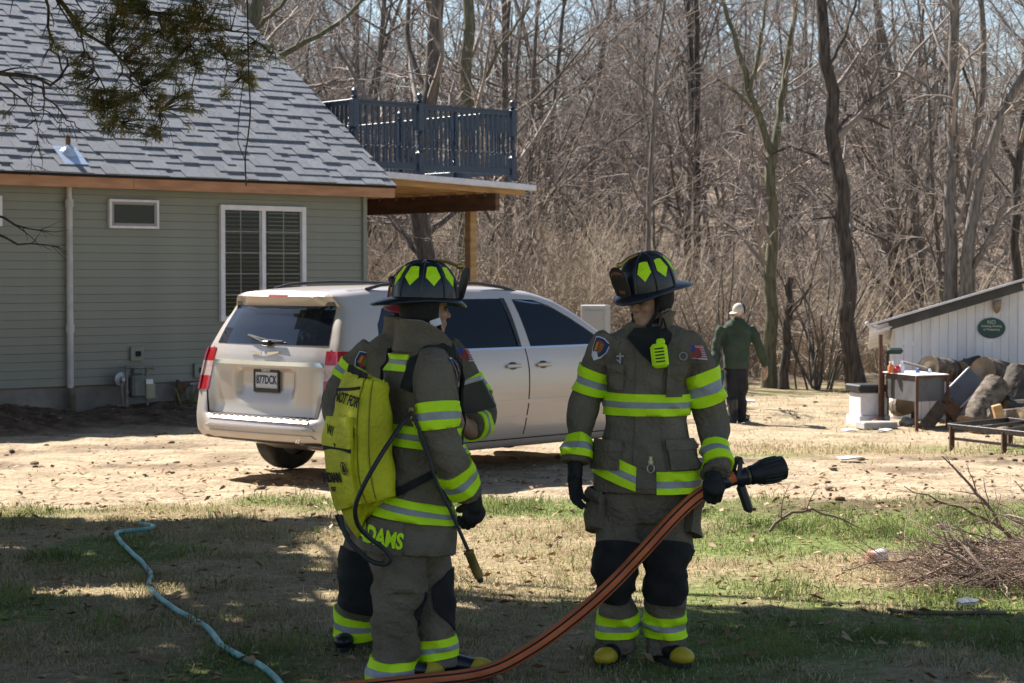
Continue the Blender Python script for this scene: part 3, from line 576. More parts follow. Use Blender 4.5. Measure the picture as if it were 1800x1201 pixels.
# per tab shade for the joined courses: a random value per face island
fa = so_.data.attributes.new('tone', 'FLOAT', 'FACE'); n_ = len(so_.data.polygons); fa.data.foreach_set('value', np.repeat(rs.rand(n_ // 6), 6).astype(np.float32))
ms = MT['shingle'].copy(); ms.name = 'shingle_course'; so_.data.materials[0] = ms; tt = ms.node_tree
at_ = tt.nodes.new('ShaderNodeAttribute'); at_.attribute_name = 'tone'
for l in list(tt.links):
    if l.from_node.type == 'OBJECT_INFO': tt.links.new(at_.outputs['Fac'], l.to_socket); break
g = G()
cuts = [KL - RAKE, ku(-420, EO), ku(237, EO), RAKE - .02]
for a, b in zip(cuts[:-1], cuts[1:]):
    gg = G(); gg.box(HP((a + b) / 2, EO - .025, EZ - .105), (b - a - .004, .038, .14), RW, .003); O('fascia_board', gg, MT['fascia'], house)
g.box(HP((KL - RAKE + RAKE) / 2, EO - .012, EZ - .022), (RAKE * 2 - KL - .02, .052, .022), RW); O('drip_edge', g, MT['dark'], house)
g = G(); g.box(HP(KL / 2, EO / 2 + .012, EZ - .16), (-KL + 2 * RAKE - .06, EO - .075, .012), RW); O('soffit', g, M('soffit', (.4, .38, .33), rough=.7), house)
g = G(); g.beam(RP(RAKE - .022, -.02, -.12), RP(RAKE - .022, SL, -.12), .03, .15, RN); O('rake_board', g, MT['fascia'], house)
# vent pipe and its flashing
ks = ku(121, .0); vp = at(121, 268, 27.2)
for s_ in np.linspace(.3, 2.5, 200):
    p = RP(0, s_); a = (121 - 900) / FPX; kk = (a * p[1] - p[0]) / (W3[0] - a * W3[1]); q = RP(kk, s_, .02)
    if 487 - FPX * (q[2] - EYE) / q[1] < 270: break
g = G(); g.tube([q - Z3 * .1, q + Z3 * .22], .033, 10); O('vent_pipe', g, M('rust_pipe', (.2, .10, .06), (.1, .06, .04), sc=10), house)
g = G(); g.lathe(q - RN * .01, [(.11, 0), (.10, .03), (.055, .07), (.05, .11)], 14, RN); g.box(q - US * .06 + RN * .004, (.34, .42, .006), RR); O('vent_flashing', g, M('flashing', (.42, .50, .62), rough=.35, metal=.3), house)
# downspout
kd = ku(122, .06); zc1, zc2 = zv(357, kd, .07), zv(577, kd, .07)
g = G(); g.tube([HP(kd, .075, 2.98), HP(kd, .075, zc1)], .034, 10); g.tube([HP(kd, .075, zc1 + .03), HP(kd, .075, zv(682, kd, .07))], .043, 12); g.tube([HP(kd, .075, zc1 - .05), HP(kd, .075, zc1 + .045)], .056, 12); g.tube([HP(kd, .075, zc2 - .05), HP(kd, .075, zc2 + .045)], .056, 12)
O('downspout', g, MT['pvc'], house, smooth='auto')
g = G(); g.tube([HP(kd + .02, .07, zv(680, kd)), HP(kd + .02, .07, -.05)], .05, 10); O('drain_stub', g, M('stained_pipe', (.09, .07, .055), (.16, .14, .12), sc=5), house, smooth='auto')
for (u, v, s_) in ((240, 622, .19), (352, 651, .2)):
    k = ku(u, .03); z = zv(v, k, .03); g = G(); g.box(HP(k, .03, z), (s_, .035, s_ * 1.0), RW, .006); pl = O('outlet_plate', g, MT['siding'], house)
    g = G(); g.box(HP(k + .01, .052, z), (.08, .02, .07), RW, .004); O('outlet', g, MT['dark'], pl)
# ---- gas meter against the foundation
kg = ku(240, .25); gz = 0.06; gp0 = HP(kg, .25, gz); gas = thing('gas_meter', 'grey green gas meter with regulator and pipes against the foundation', 'gas meter', gp0)
q = lambda u, v, o=.25: HP(ku(u, o), o, zv(v, ku(u, o), o))
mtm = M('meter_paint', (.15, .17, .14), (.10, .11, .095), sc=8, rough=.6)
g = G(); c = q(240, 679); g.box(c, (.2, .17, .30), RW, .03); g.box(c + Z3 * .19, (.15, .13, .07), RW, .02); O('meter_body', g, mtm, gas)
g = G(); c = q(262, 688, .30); g.box(c, (.14, .1, .22), RW, .02); O('dial_case', g, M('dial', (.27, .27, .2), rough=.5), gas); g = G(); g.box(q(262, 671, .36), (.10, .012, .06), RW); O('dial_plate', g, MT['white'], gas)
g = G(); c = q(213, 667, .24); g.lathe(c - N3 * .05, [(.03, -.03), (.09, 0), (.10, .02), (.095, .045), (.04, .06), (.03, .1)], 18, N3); O('regulator', g, MT['galv'], gas, smooth='auto')
g = G()
for pts in ([(222, 648), (222, 735)], [(220, 646), (270, 646)], [(236, 646), (240, 664)], [(258, 646), (255, 664)], [(205, 713), (222, 713)], [(213, 672), (214, 713)], [(258, 700), (258, 722), (232, 722)]): g.tube([q(*p_) for p_ in pts], .021, 8)
for p_ in ((222, 646), (268, 646), (222, 713), (222, 690)): g.ell(q(*p_), .034, n=8, m=6)
O('gas_pipe', g, M('pipe_paint', (.22, .22, .2), (.13, .10, .08), sc=9, rough=.6), gas, smooth='auto')
kb_ = ku(316, .1); sp0 = thing('pipe_stand', 'rusty pipe stub and angle bracket by the house corner behind the van', 'pipe', HP(kb_, .1, .0))
g = G(); g.tube([q(312, 668, .1), q(312, 740, .1)], .025, 8); g.prism([(0, 0), (.16, -.04), (.1, -.14), (.02, -.2)], 0, .02, W3, Z3, N3, q(312, 670, .1)); O('bracket', g, M('rusty_iron', (.14, .07, .035), (.07, .045, .03), sc=8, rough=.9), sp0)
g = G(); g.tube([q(332, 676, .1), q(360, 674, .1)], .022, 8); O('pipe', g, MT['galv'], sp0)
# ---- porch off the gable end
OF = -.55; KA, KM, KC = .42, 1.66, 3.55; KB = 2.92
gw = G(); gw.beam(HP(.36, OF + .10, 3.345), HP(3.70, OF + .10, 3.225), .09, .095, Z3, .01); O('gutter', gw, MT['white'], house)
gw = G(); gw.prism([(.36, 3.40), (3.64, 3.29), (3.64, 3.26), (.36, 3.37)], -.055, 4.7, W3, Z3, -N3, HP(0, OF, 0)); O('porch_roof', gw, M('porch_membrane', (.18, .18, .19), rough=.9), house)
for m_ in np.arange(0.02, 4.6, .45):
    gw = G(); gw.beam(HP(.03, OF - m_ - .02, 3.30), HP(3.58, OF - m_ - .02, 3.175), .04, .14, Z3); O('joist', gw, MT['newwood'], house)
gw = G(); gw.prism([(.02, 3.378), (3.62, 3.258), (3.62, 3.245), (.02, 3.365)], -.04, 4.6, W3, Z3, -N3, HP(0, OF, 0)); O('deck_underside', gw, MT['newwood'], house)
gw = G(); gw.box(HP(KB, OF - 1.7, 2.99), (.09, 3.6, .27), RW, .006); O('porch_beam', gw, MT['oldbeam'], house)
for m_ in np.arange(0.1, 3.4, .45):
    gw = G(); gw.box(HP(KB - .055, OF - m_ - .03, 3.125), (.012, .05, .10), RW @ np.array([[1, 0, 0], [0, .94, .34], [0, -.34, .94]])); O('rafter_tie', gw, MT['galv'], house)
for m_ in (.55, 3.75): gw = G(); gw.box(HP(KB, OF - m_, 1.42), (.14, .14, 2.868), RW, .008); O('porch_post', gw, MT['newwood'], house)
gw = G(); gw.box(HP(KB - 1.47, OF - 3.4, 2.99), (2.84, .09, .26), RW, .006); O('porch_beam', gw, MT['oldbeam'], house)
def baluster_geo(h):
    gg = G(); a = .018
    gg.box((0, 0, h * .13), (a * 2, a * 2, h * .26)); gg.box((0, 0, h * .84), (a * 2, a * 2, h * .32))
    gg.lathe((0, 0, h * .26), [(a, 0), (.024, h * .02), (.012, h * .045), (.022, h * .08), (.013, h * .12), (.016, h * .22), (.021, h * .34), (.014, h * .38), (.018, h * .42)], 8); return gg
def rail(name, P0, P1, z0, z1, label):
    P0 = np.asarray(P0, float); P1 = np.asarray(P1, float); L = np.linalg.norm(P1 - P0); d_ = (P1 - P0) / L; gg = G()
    gg.beam(P0 + Z3 * (z1 - .02), P1 + Z3 * (z1 - .02), .075, .035, Z3, .006); gg.beam(P0 + Z3 * (z1 - .0615), P1 + Z3 * (z1 - .0615), .04, .05); r_ = O(name, gg, MT['navy'], house); r_['label'] = label
    gg = G(); gg.beam(P0 + Z3 * (z0 + .05), P1 + Z3 * (z0 + .05), .045, .10, Z3, .005); O('bottom_rail', gg, MT['navy'], r_)
    hb = z1 - .087 - (z0 + .10); bg = baluster_geo(hb); bm = mesh_from('baluster', bg.arr(), bg.F, [MT['navy']]); n = int(L / .104)
    for i in range(1, n): share('baluster', bm, r_, P0 + d_ * (L * i / n) + Z3 * (z0 + .10), (0, 0, math.atan2(d_[1], d_[0])))
    return r_
OR_ = -.82; ra_ = HP(KA, OR_, 0); rb_ = HP(KM, OR_, 0); rc_ = HP(KC, OR_, 0); rd_ = HP(KC, OR_ - 4.3, 0); re_ = HP(KA, OR_ - 4.3, 0)
rail('porch_railing', ra_, rb_, 3.455, 4.47, 'front railing, left span'); rail('porch_railing', rb_, rc_, 3.445, 4.465, 'front railing, right span'); rail('porch_railing', rc_, rd_, 3.445, 4.465, 'outer side railing'); rail('porch_railing', ra_, re_, 3.455, 4.47, 'inner side railing')
pg = G(); a = .055
pg.box((0, 0, .16), (2 * a, 2 * a, .36), None, .006); pg.lathe((0, 0, .34), [(a, 0), (.03, .03), (.05, .07), (.034, .12), (.04, .2), (.05, .27), (.03, .31), (a, .33)], 12); pg.box((0, 0, .88), (2 * a, 2 * a, .42), None, .006)
pg.lathe((0, 0, 1.09), [(.05, 0), (.03, .02), (.06, .035), (.03, .05), (.035, .07), (.05, .1), (.045, .13), (.02, .155), (.004, .16)], 12)
pme = mesh_from('newel_post', pg.arr(), pg.F, [MT['navy']], None, False)
for p_ in (ra_, rb_, rc_, HP(KC, OR_ - 1.45, 0), HP(KC, OR_ - 2.9, 0), rd_): share('newel_post', pme, house, p_ + Z3 * 3.38, (0, 0, hang))
# ---------------------------------------------------------------- minivan (local: x forward from the tail, y left, z up)
MT['vanpaint'] = M('champagne_paint', (.52, .46, .42), (.49, .43, .39), sc=1.2, rough=.33, metal=.25, spec=.5, coat=.6)
MT['chrome'] = M('chrome', (.75, .75, .77), rough=.18, metal=1.0)
MT['blackplastic'] = M('black_plastic', (.018, .018, .02), (.03, .03, .032), sc=12, rough=.5)
MT['rubber'] = M('tyre_rubber', (.022, .021, .02), (.05, .045, .04), sc=10, rough=.85, bump=.3)
MT['redlens'] = M('red_lens', (.42, .012, .02), (.30, .008, .014), sc=20, rough=.15, spec=.6, coat=.5); MT['clearlens'] = M('clear_lens', (.55, .42, .42), (.42, .3, .3), sc=25, rough=.15, coat=.5)
MT['tint'] = M('privacy_glass', (.008, .011, .018), rough=.03, spec=.75); MT['autoglass'] = glass('auto_glass', (.85, .92, .95))
MT['cabin'] = M('cabin_grey', (.15, .15, .155), (.11, .11, .115), sc=6, rough=.8); MT['slidetint'] = glass('slider_glass', (.30, .33, .36))
VZ = np.array([.22, .24, .28, .34, .42, .50, .555, .575, .60, .63, .68, .73, .78, .83, .88, .93, .98, 1.02, 1.06, 1.10, 1.14])
def yside(z): return np.interp(z, [.22, .24, .30, .42, .60, .78, .95, 1.06, 1.14, 1.30, 1.45, 1.56, 1.64, 1.70], [.84, .885, .93, .955, .975, .985, .975, .955, .93, .87, .805, .745, .69, .64])
def ttop(x): return np.interp(x, [0, .25, .6, 1.4, 2.2, 2.75, 3.0, 3.3, 3.62, 3.95, 4.3, 4.7, 4.95, 5.08, 5.15], [1.695, 1.72, 1.738, 1.748, 1.738, 1.70, 1.635, 1.50, 1.33, 1.15, 1.10, 1.02, .93, .80, .66])
def wfac(x): return np.interp(x, [0, .02, .06, .13, .3, 4.2, 4.6, 4.9, 5.08, 5.15], [.925, .952, .975, .99, 1, 1, .97, .91, .80, .70])
def xtail(z): return np.interp(z, [.35, .38, .44, .50, .555, .575, .60, .68, .95, 1.10, 1.20, 1.38, 1.55, 1.605, 1.62, 1.65, 1.70, 1.75], [.12, .05, .02, .015, .03, .06, .125, .145, .15, .155, .185, .265, .36, .385, .30, .275, .31, .46])
def xcorn(z): return np.interp(z, [.35, .38, .44, .55, .68, .9, 1.1, 1.2, 1.38, 1.55, 1.62, 1.65, 1.70, 1.75], [.14, .07, .05, .055, .08, .13, .165, .19, .27, .365, .33, .32, .34, .46])
def zlow(x): return np.interp(x, [0, .35, .75], [.365, .34, .22])
def vsec(x):
    T = float(ttop(x)); te = T - (.075 if T > 1.2 else .06); z = []
    for a in VZ: z.append(min(a, te - .001 * (VZ[-1] - a)) if te < 1.14 else a)
    z = np.array(z)
    y0_ = yside(z); z = np.where(z < .6, .6 - (.6 - z) * (.6 - zlow(x)) / .38, z)
    up = np.linspace(min(1.14, te), te, 9)[1:] if te > 1.15 else np.full(8, te) + np.linspace(.0005, .004, 8)
    z = np.r_[z, up]; y = np.r_[y0_, yside(up)]; ye = y[-1]
    fr = np.array([.965, .90, .80, .62, .42, .21]); zz = T - (T - te) * np.array([.62, .36, .19, .07, .02, .004])
    z = np.r_[z, zz]; y = np.r_[y, ye * fr]; f = float(wfac(x)); return y * f, z, T
XS = np.r_[0, .02, .06, .13, .22, np.linspace(.34, 4.2, 40), np.linspace(4.3, 4.9, 8), 5.0, 5.08, 5.13, 5.15]
def vx(x, z, s):
    """tail shape: x pushed forward near the back"""
    b_ = np.clip(np.abs(s), 0, 1); c = sstep(.70, .88, b_); xr = xtail(z) * (1 - c) + xcorn(z) * c
    return xr + x * (1 - xr / 5.15)
rows_ = []
for x in XS:
    y, z, T = vsec(x)
    ring = [(vx(x, zz, 1.0) if True else 0, -yy, zz) for yy, zz in zip(y, z)]; mid = [(vx(x, T, 0), 0, T)]
    sgn = [(p[0], -p[1], p[2]) for p in ring[::-1]]; rows_.append(ring + mid + sgn)
rows_ = np.array(rows_); nS, nR, _ = rows_.shape; half = (nR - 1) // 2
g = G(); Vv = rows_.reshape(-1, 3); F = []
for i in range(nS - 1):
    for j in range(nR - 1): F.append([i * nR + j, i * nR + j + 1, (i + 1) * nR + j + 1, (i + 1) * nR + j][::-1])
    F.append([i * nR + nR - 1, i * nR, (i + 1) * nR, (i + 1) * nR + nR - 1][::-1])
# tail cap with the plate recess, front cap with a bulge
NS = 49
def recess(y, z): return .055 * sstep(.40, .33, np.abs(y)) * sstep(.755, .80, z) * sstep(1.02, 1.0, z)
def rear_pt(y, z, off=0.0):
    w0 = np.interp(z, rows_[0, :half, 2], -rows_[0, :half, 1]); s = np.clip(y / np.maximum(w0, .05), -1, 1)
    return np.stack([vx(0, z, s) - .065 * (1 - np.abs(s) ** 2.4) * sstep(1.74, 1.5, z) * 1.0 + recess(y, z) - off, y, z], -1)
capV = list(Vv); base = len(capV); gridi = np.zeros((half + 1, NS), int)
for j in range(half + 1):
    for k in range(NS):
        if k == 0: gridi[j, k] = j
        elif k == NS - 1: gridi[j, k] = nR - 1 - j
        elif j == half: gridi[j, k] = half
        else:
            a = rows_[0, j]; yv = a[1] + (-2 * a[1]) * k / (NS - 1); p = rear_pt(np.array(yv), np.array(a[2])); gridi[j, k] = len(capV); capV.append(p)
for j in range(half):
    for k in range(NS - 1):
        q = [gridi[j, k], gridi[j, k + 1], gridi[j + 1, k + 1], gridi[j + 1, k]]; q = list(dict.fromkeys(q))
        if len(q) > 2: F.append(q[::-1])
fo = (nS - 1) * nR
for j in range(half):
    q = [fo + j, fo + nR - 1 - j, fo + nR - 2 - j, fo + j + 1]; q = list(dict.fromkeys(q)); F.append(q)
me = mesh_from('body', np.array(capV), F, [MT['vanpaint'], MT['cabin']]); bm = bmesh.new(); bm.from_mesh(me); bmesh.ops.remove_doubles(bm, verts=bm.verts, dist=1e-5); bmesh.ops.recalc_face_normals(bm, faces=bm.faces); bm.to_mesh(me); bm.free()
van = thing('minivan', 'champagne silver minivan parked tail first beside the green house', 'minivan', (-2.25, 17.5, float(zbase(-2, 18))), math.radians(48))
body = put(bpy.data.objects.new('body', me), van)
WQ = [(.62, 1.17), (1.36, 1.17), (1.40, 1.60), (.98, 1.60), (.80, 1.54), (.68, 1.40)]
WS = [(1.46, 1.165), (2.44, 1.165), (2.40, 1.615), (1.50, 1.615)]
WF = [(2.60, 1.165), (3.72, 1.165), (3.62, 1.235), (3.30, 1.42), (3.05, 1.545), (2.86, 1.60), (2.56, 1.61)]
def cutter(name, g):
    mc = mesh_from(name, g.arr(), g.F, [MT['cabin']]); bm = bmesh.new(); bm.from_mesh(mc); bmesh.ops.recalc_face_normals(bm, faces=bm.faces); bm.to_mesh(mc); bm.free(); o = bpy.data.objects.new(name, mc); COL.objects.link(o); o.matrix_world = van.matrix_world; o.parent = van; return o
cuts_ = []
gc = G(); ins = []
for x in np.linspace(.62, 3.85, 24):
    T = float(ttop(x)) - .045; z = np.array([.45, .6, 1.1, min(1.3, T - .02), min(1.5, T - .012), min(1.62, T - .006)]); y = yside(z) - .045; ins.append([(x, -a, b_) for a, b_ in zip(y, z)] + [(x, 0, T)] + [(x, a, b_) for a, b_ in zip(y[::-1], z[::-1])])
ins = np.array(ins); a_, b_, _ = ins.shape; Fi = [[i * b_ + j, i * b_ + (j + 1) % b_, (i + 1) * b_ + (j + 1) % b_, (i + 1) * b_ + j] for i in range(a_ - 1) for j in range(b_)] + [list(range(b_)), [(a_ - 1) * b_ + j for j in range(b_)][::-1]]
gc.add(ins.reshape(-1, 3), Fi); cuts_.append(cutter('cut', gc))
gc = G(); ax = (np.array([1., 0, 0]), np.array([0, 0, 1.]), np.array([0, 1., 0]))
for pl in (WQ, WS, WF): gc.prism(pl, -1.3, 1.3, *ax)
cuts_.append(cutter('cut', gc))
gc = G(); gc.prism([(-.60, 1.22), (.60, 1.22), (.50, 1.60), (-.50, 1.60)], 2.9, 4.3, np.array([0, 1., 0]), np.array([0, 0, 1.]), np.array([1., 0, 0])); cuts_.append(cutter('cut', gc))
gc = G()
for wx in (1.12, 4.2):
    for sy in (-1, 1): gc.lathe((wx, sy * 1.2, .34), [(.40, 0), (.40, .47)], 28, (0, -sy, 0))
cuts_.append(cutter('cut', gc))
for c in cuts_:
    m_ = body.modifiers.new('b', 'BOOLEAN'); m_.operation = 'DIFFERENCE'; m_.object = c; m_.solver = 'EXACT'
bpy.context.view_layer.update(); dg = bpy.context.evaluated_depsgraph_get(); nm = bpy.data.meshes.new_from_object(body.evaluated_get(dg)); body.modifiers.clear(); body.data = nm; nm.name = 'body'
for c in cuts_: bpy.data.objects.remove(c)
if len(nm.materials) < 2: nm.materials.append(MT['cabin'])
pc = np.array([p.center[:] for p in nm.polygons]); inn = (pc[:, 0] > .6) & (pc[:, 0] < 3.9) & (np.abs(pc[:, 1]) < yside(pc[:, 2]) * 1.0 - .03) & (pc[:, 2] > .3) & (pc[:, 2] < ttop(pc[:, 0]) - .03)
nm.polygons.foreach_set('material_index', inn.astype(np.int32)); nm.polygons.foreach_set('use_smooth', np.ones(len(nm.polygons), bool)); nm.set_sharp_from_angle(angle=math.radians(38)); nm.update()
VL = lambda n, g, m, p=van, s=False: O(n, g, m, p, True, s)
def side_patch(poly, off, sy, nz=10, nx=2, th=.004):
    """panel of convex outline (x,z) lying on the side of the body"""
    poly = np.array(poly); zs = np.linspace(poly[:, 1].min() + 1e-4, poly[:, 1].max() - 1e-4, nz); V = []
    for z in zs:
        xs = []
        for (a, b_), (c, d_) in zip(poly, np.roll(poly, -1, 0)):
            if (b_ - z) * (d_ - z) <= 0 and b_ != d_: xs.append(a + (c - a) * (z - b_) / (d_ - b_))
        for x in np.linspace(min(xs), max(xs), nx): V.append((x, sy * (float(yside(z)) * float(wfac(max(0, x - float(xcorn(z)) * max(0, 1 - x / 1.0)))) + off), z))
    V = np.array(V); n_ = len(V); V = np.r_[V, V - [0, sy * th, 0]]; F = []
    for i in range(nz - 1):
        for j in range(nx - 1):
            q = [i * nx + j, i * nx + j + 1, (i + 1) * nx + j + 1, (i + 1) * nx + j]; F.append(q if sy < 0 else q[::-1]); F.append([k + n_ for k in (q[::-1] if sy < 0 else q)])
    for i in range(nz - 1):
        for e in (0, nx - 1): F.append([i * nx + e, (i + 1) * nx + e, (i + 1) * nx + e + n_, i * nx + e + n_])
    for e in (0, (nz - 1) * nx):
        for j in range(nx - 1): F.append([e + j, e + j + 1, e + j + 1 + n_, e + j + n_])
    return V, F
def rear_patch(poly, off, ny=9, nz=7, th=.01):
    poly = np.array(poly); zs = np.linspace(poly[:, 1].min() + 1e-4, poly[:, 1].max() - 1e-4, nz); V = []
    for z in zs:
        xs = []
        for (a, b_), (c, d_) in zip(poly, np.roll(poly, -1, 0)):
            if (b_ - z) * (d_ - z) <= 0 and b_ != d_: xs.append(a + (c - a) * (z - b_) / (d_ - b_))
        for y in np.linspace(min(xs), max(xs), ny): V.append(rear_pt(np.array(y), np.array(z), off))
    V = np.array(V); n_ = len(V); V = np.r_[V, V + [th, 0, 0]]; F = []
    for i in range(nz - 1):
        for j in range(ny - 1): q = [i * ny + j, (i + 1) * ny + j, (i + 1) * ny + j + 1, i * ny + j + 1]; F.append(q[::-1]); F.append([k + n_ for k in q])
    for i in range(nz - 1):
        for e in (0, ny - 1): F.append([i * ny + e, (i + 1) * ny + e, (i + 1) * ny + e + n_, i * ny + e + n_])
    for e in (0, (nz - 1) * ny):
        for j in range(ny - 1): F.append([e + j, e + j + 1, e + j + 1 + n_, e + j + n_])
    return V, F
GG = lambda vf: G().add(*vf)
for sy in (-1, 1):
    VL('quarter_window', GG(side_patch(WQ, -.006, sy)), MT['tint']); VL('door_window', GG(side_patch(WS, -.006, sy)), MT['slidetint']); VL('door_window', GG(side_patch(WF, -.006, sy)), MT['autoglass'])
    VL('pillar_trim', GG(side_patch([(2.43, 1.165), (2.475, 1.165), (2.46, 1.62), (2.40, 1.62)], .003, sy)), MT['blackplastic'])
    for x0, nm_ in ((2.515, 'door'), (1.42, 'sliding_door'), (3.78, 'front_door')):
        pts = [(x0, 1.155), (x0 + .01, .95), (x0 - .005, .6), (x0 - .05, .27)]; gs = G()
        for (a, b_), (c, d_) in zip(pts[:-1], pts[1:]): gs.add(*side_patch([(a - .006, b_), (a + .006, b_), (c + .006, d_), (c - .006, d_)], .0025, sy, 5))
        VL('door_seam', gs, MT['dark'])
    VL('sill_seam', GG(side_patch([(1.6, .30), (3.8, .30), (3.8, .31), (1.6, .31)], .003, sy, 2, 12)), MT['dark'])
    VL('side_moulding', GG(side_patch([(1.6, .635), (3.82, .635), (3.82, .672), (1.6, .672)], .009, sy, 4, 12, .01)), MT['vanpaint']); VL('side_crease', GG(side_patch([(1.56, .495), (3.82, .495), (3.82, .52), (1.56, .52)], .005, sy, 3, 12, .006)), MT['vanpaint'])
    VL('belt_trim', GG(side_patch([(.66, 1.148), (3.74, 1.148), (3.74, 1.164), (.66, 1.164)], .004, sy, 3, 14, .006)), MT['chrome'])
    for hx in (2.30, 2.73):
        gh = G(); yh = sy * (float(yside(.99)) + .022); gh.box((hx, yh, .99), (.20, .022, .036), None, .01); h_ = VL('door_handle', gh, MT['vanpaint'])
        gh = G(); gh.ell((hx, sy * (float(yside(.985)) - .004), .985), (.075, .012, .042), n=16, m=8); VL('handle_cup', gh, MT['blackplastic'], h_)
    gm_ = G(); gm_.box((3.70, sy * 1.05, 1.17), (.13, .20, .15), None, .045); gm_.beam((3.66, sy * .93, 1.15), (3.64, sy * 1.0, 1.15), .05, .05); VL('side_mirror', gm_, MT['vanpaint'])
    gr_ = G(); xs = np.linspace(.75, 2.75, 12); gr_.tube([(x, sy * .61, ttop(x) - .03 + .055 * math.sin(math.pi * min(1, max(0, (x - .75) / 2.0))) ** .35) for x in xs], .016, 8); VL('roof_rail', gr_, MT['blackplastic'], s=True)
    # tail light: rear part and side part, red / clear / red
    for nm_, z0, z1, mt_ in (('tail_light', 1.06, 1.18, 'redlens'), ('tail_light', .925, 1.06, 'clearlens'), ('tail_light', .80, .925, 'redlens')):
        sl_ = lambda z: .735 + .08 * (1.18 - z); gt = G(); w0 = float(np.interp((z0 + z1) / 2, rows_[0, :half, 2], -rows_[0, :half, 1])) - .004
        P_ = [(sy * sl_(z0), z0), (sy * w0, z0), (sy * w0, z1), (sy * sl_(z1), z1)]; gt.add(*rear_patch(P_, .008, 5, 4, .02))
        gt.add(*side_patch([(float(xcorn(z0)) - .02, z0), (.24 + .26 * (z0 - .6), z0), (.24 + .26 * (z1 - .6), z1), (float(xcorn(z1)) - .02, z1)], .007, sy, 4, 4, .02)); VL(nm_, gt, MT[mt_])
    gh = G(); gh.ell((4.86, sy * .66, .80), (.17, .16, .10), n=14, m=8); VL('headlight', gh, MT['clearlens'])
VL('rear_window', GG(rear_patch([(-.735, 1.225), (.735, 1.225), (.69, 1.42), (.645, 1.60), (-.645, 1.60), (-.69, 1.42)], .006, 21, 12)), MT['tint'])
gs = G()
for sy in (-1, 1): gs.add(*rear_patch([(sy * .775, 1.19), (sy * .79, 1.19), (sy * .80, .85), (sy * .785, .85)], .003, 2, 8)); gs.add(*rear_patch([(sy * .785, .85), (sy * .80, .85), (sy * .735, .60), (sy * .72, .60)], .003, 2, 6))
gs.add(*rear_patch([(-.73, .592), (.73, .592), (.73, .604), (-.73, .604)], .004, 12, 2)); VL('tailgate_seam', gs, MT['dark'])
gs = G(); gs.add(*rear_patch([(-.74, 1.042), (.74, 1.042), (.70, 1.078), (-.70, 1.078)], .018, 21, 4, .03)); VL('chrome_strip', gs, MT['chrome'], s='auto')
gs = G(); gs.add(*rear_patch([(-.66, .56), (.66, .56), (.66, .585), (-.66, .585)], .012, 15, 3, .02))
for k in range(16): gs.box((.05, -.62 + k * .083, .592), (.07, .03, .008))
VL('bumper_step', gs, MT['vanpaint'])
gs = G()
for z0 in (.425, .492): gs.add(*rear_patch([(-.74, z0), (.74, z0), (.70, z0 + .028), (-.70, z0 + .028)], .012, 15, 3, .02))
VL('bumper_crease', gs, MT['vanpaint'])
gs = G(); gs.add(*rear_patch([(-.78, .367), (.78, .367), (.78, .385), (-.78, .385)], .004, 11, 3)); VL('bumper_valance', gs, MT['blackplastic'])
# winged badge, wiper, brake light, small lettering badge
gb = G(); xb = float(rear_pt(np.array(0.), np.array(1.145))[0]) - .012
for sy in (-1, 1): gb.prism([(0, .012), (sy * .20, .022), (sy * .185, .008), (sy * .05, -.018), (0, -.02)][::sy], 0, .01, np.array([0, 1., 0]), np.array([0, 0, 1.]), np.array([1., 0, 0]), (xb, 0, 1.145))
gb.ell((xb, 0, 1.145), (.012, .04, .022), n=12, m=6); VL('wing_badge', gb, MT['chrome'])
gb = G(); p0 = rear_pt(np.array(-.02), np.array(1.235), .03); p1 = rear_pt(np.array(.26), np.array(1.30), .03); gb.tube([p0, p1], .014, 6); gb.tube([rear_pt(np.array(-.22), np.array(1.255), .03), rear_pt(np.array(.0), np.array(1.265), .035), rear_pt(np.array(.27), np.array(1.305), .03)], .009, 6); gb.box(p0, (.05, .09, .05), None, .01); VL('rear_wiper', gb, MT['blackplastic'])
gb = G(); gb.add(*rear_patch([(-.13, 1.645), (.13, 1.645), (.13, 1.675), (-.13, 1.675)], .004, 6, 3)); VL('brake_light', gb, MT['redlens'])
gb = G(); pb = rear_pt(np.array(-.55), np.array(.40), .006); V, F = text_geo('AT', .045, .003, .002); V = np.stack([V[:, 2] * 0 + pb[0] - V[:, 2], pb[1] - V[:, 0], pb[2] + V[:, 1]], 1); gb.add(V, F); VL('small_badge', gb, MT['chrome'])
# licence plate
xp = float(rear_pt(np.array(.0), np.array(.90))[0]) - .015; R_ = np.eye(3)
gp = G(); gp.box((xp, 0, .905), (.012, .305, .155), None, .004); lp = VL('license_plate', gp, M('plate_face', (.55, .60, .66), (.5, .5, .58), sc=4, rough=.4))
gp = G(); gp.box((xp - .006, 0, .993), (.016, .33, .032)); gp.box((xp - .006, 0, .818), (.016, .33, .034)); gp.box((xp - .006, .159, .905), (.0159, .016, .19)); gp.box((xp - .006, -.159, .905), (.0159, .016, .19)); VL('plate_frame', gp, MT['blackplastic'], lp)
def flat_text(s, size, y, z, x, mat, nm_, bold=.0, sx=1.0):
    V, F = text_geo(s, size, .001, bold); V = np.stack([x - V[:, 2], y - V[:, 0] * sx, z + V[:, 1]], 1); return VL(nm_, G().add(V, F), mat, lp)
flat_text('877DCK', .105, 0, .908, xp - .0075, M('plate_ink', (.03, .03, .10), rough=.5), 'plate_number', .003, .72)
flat_text('GAETA', .03, 0, .993, xp - .0155, MT['white'], 'frame_lettering', .0008, 1.2)
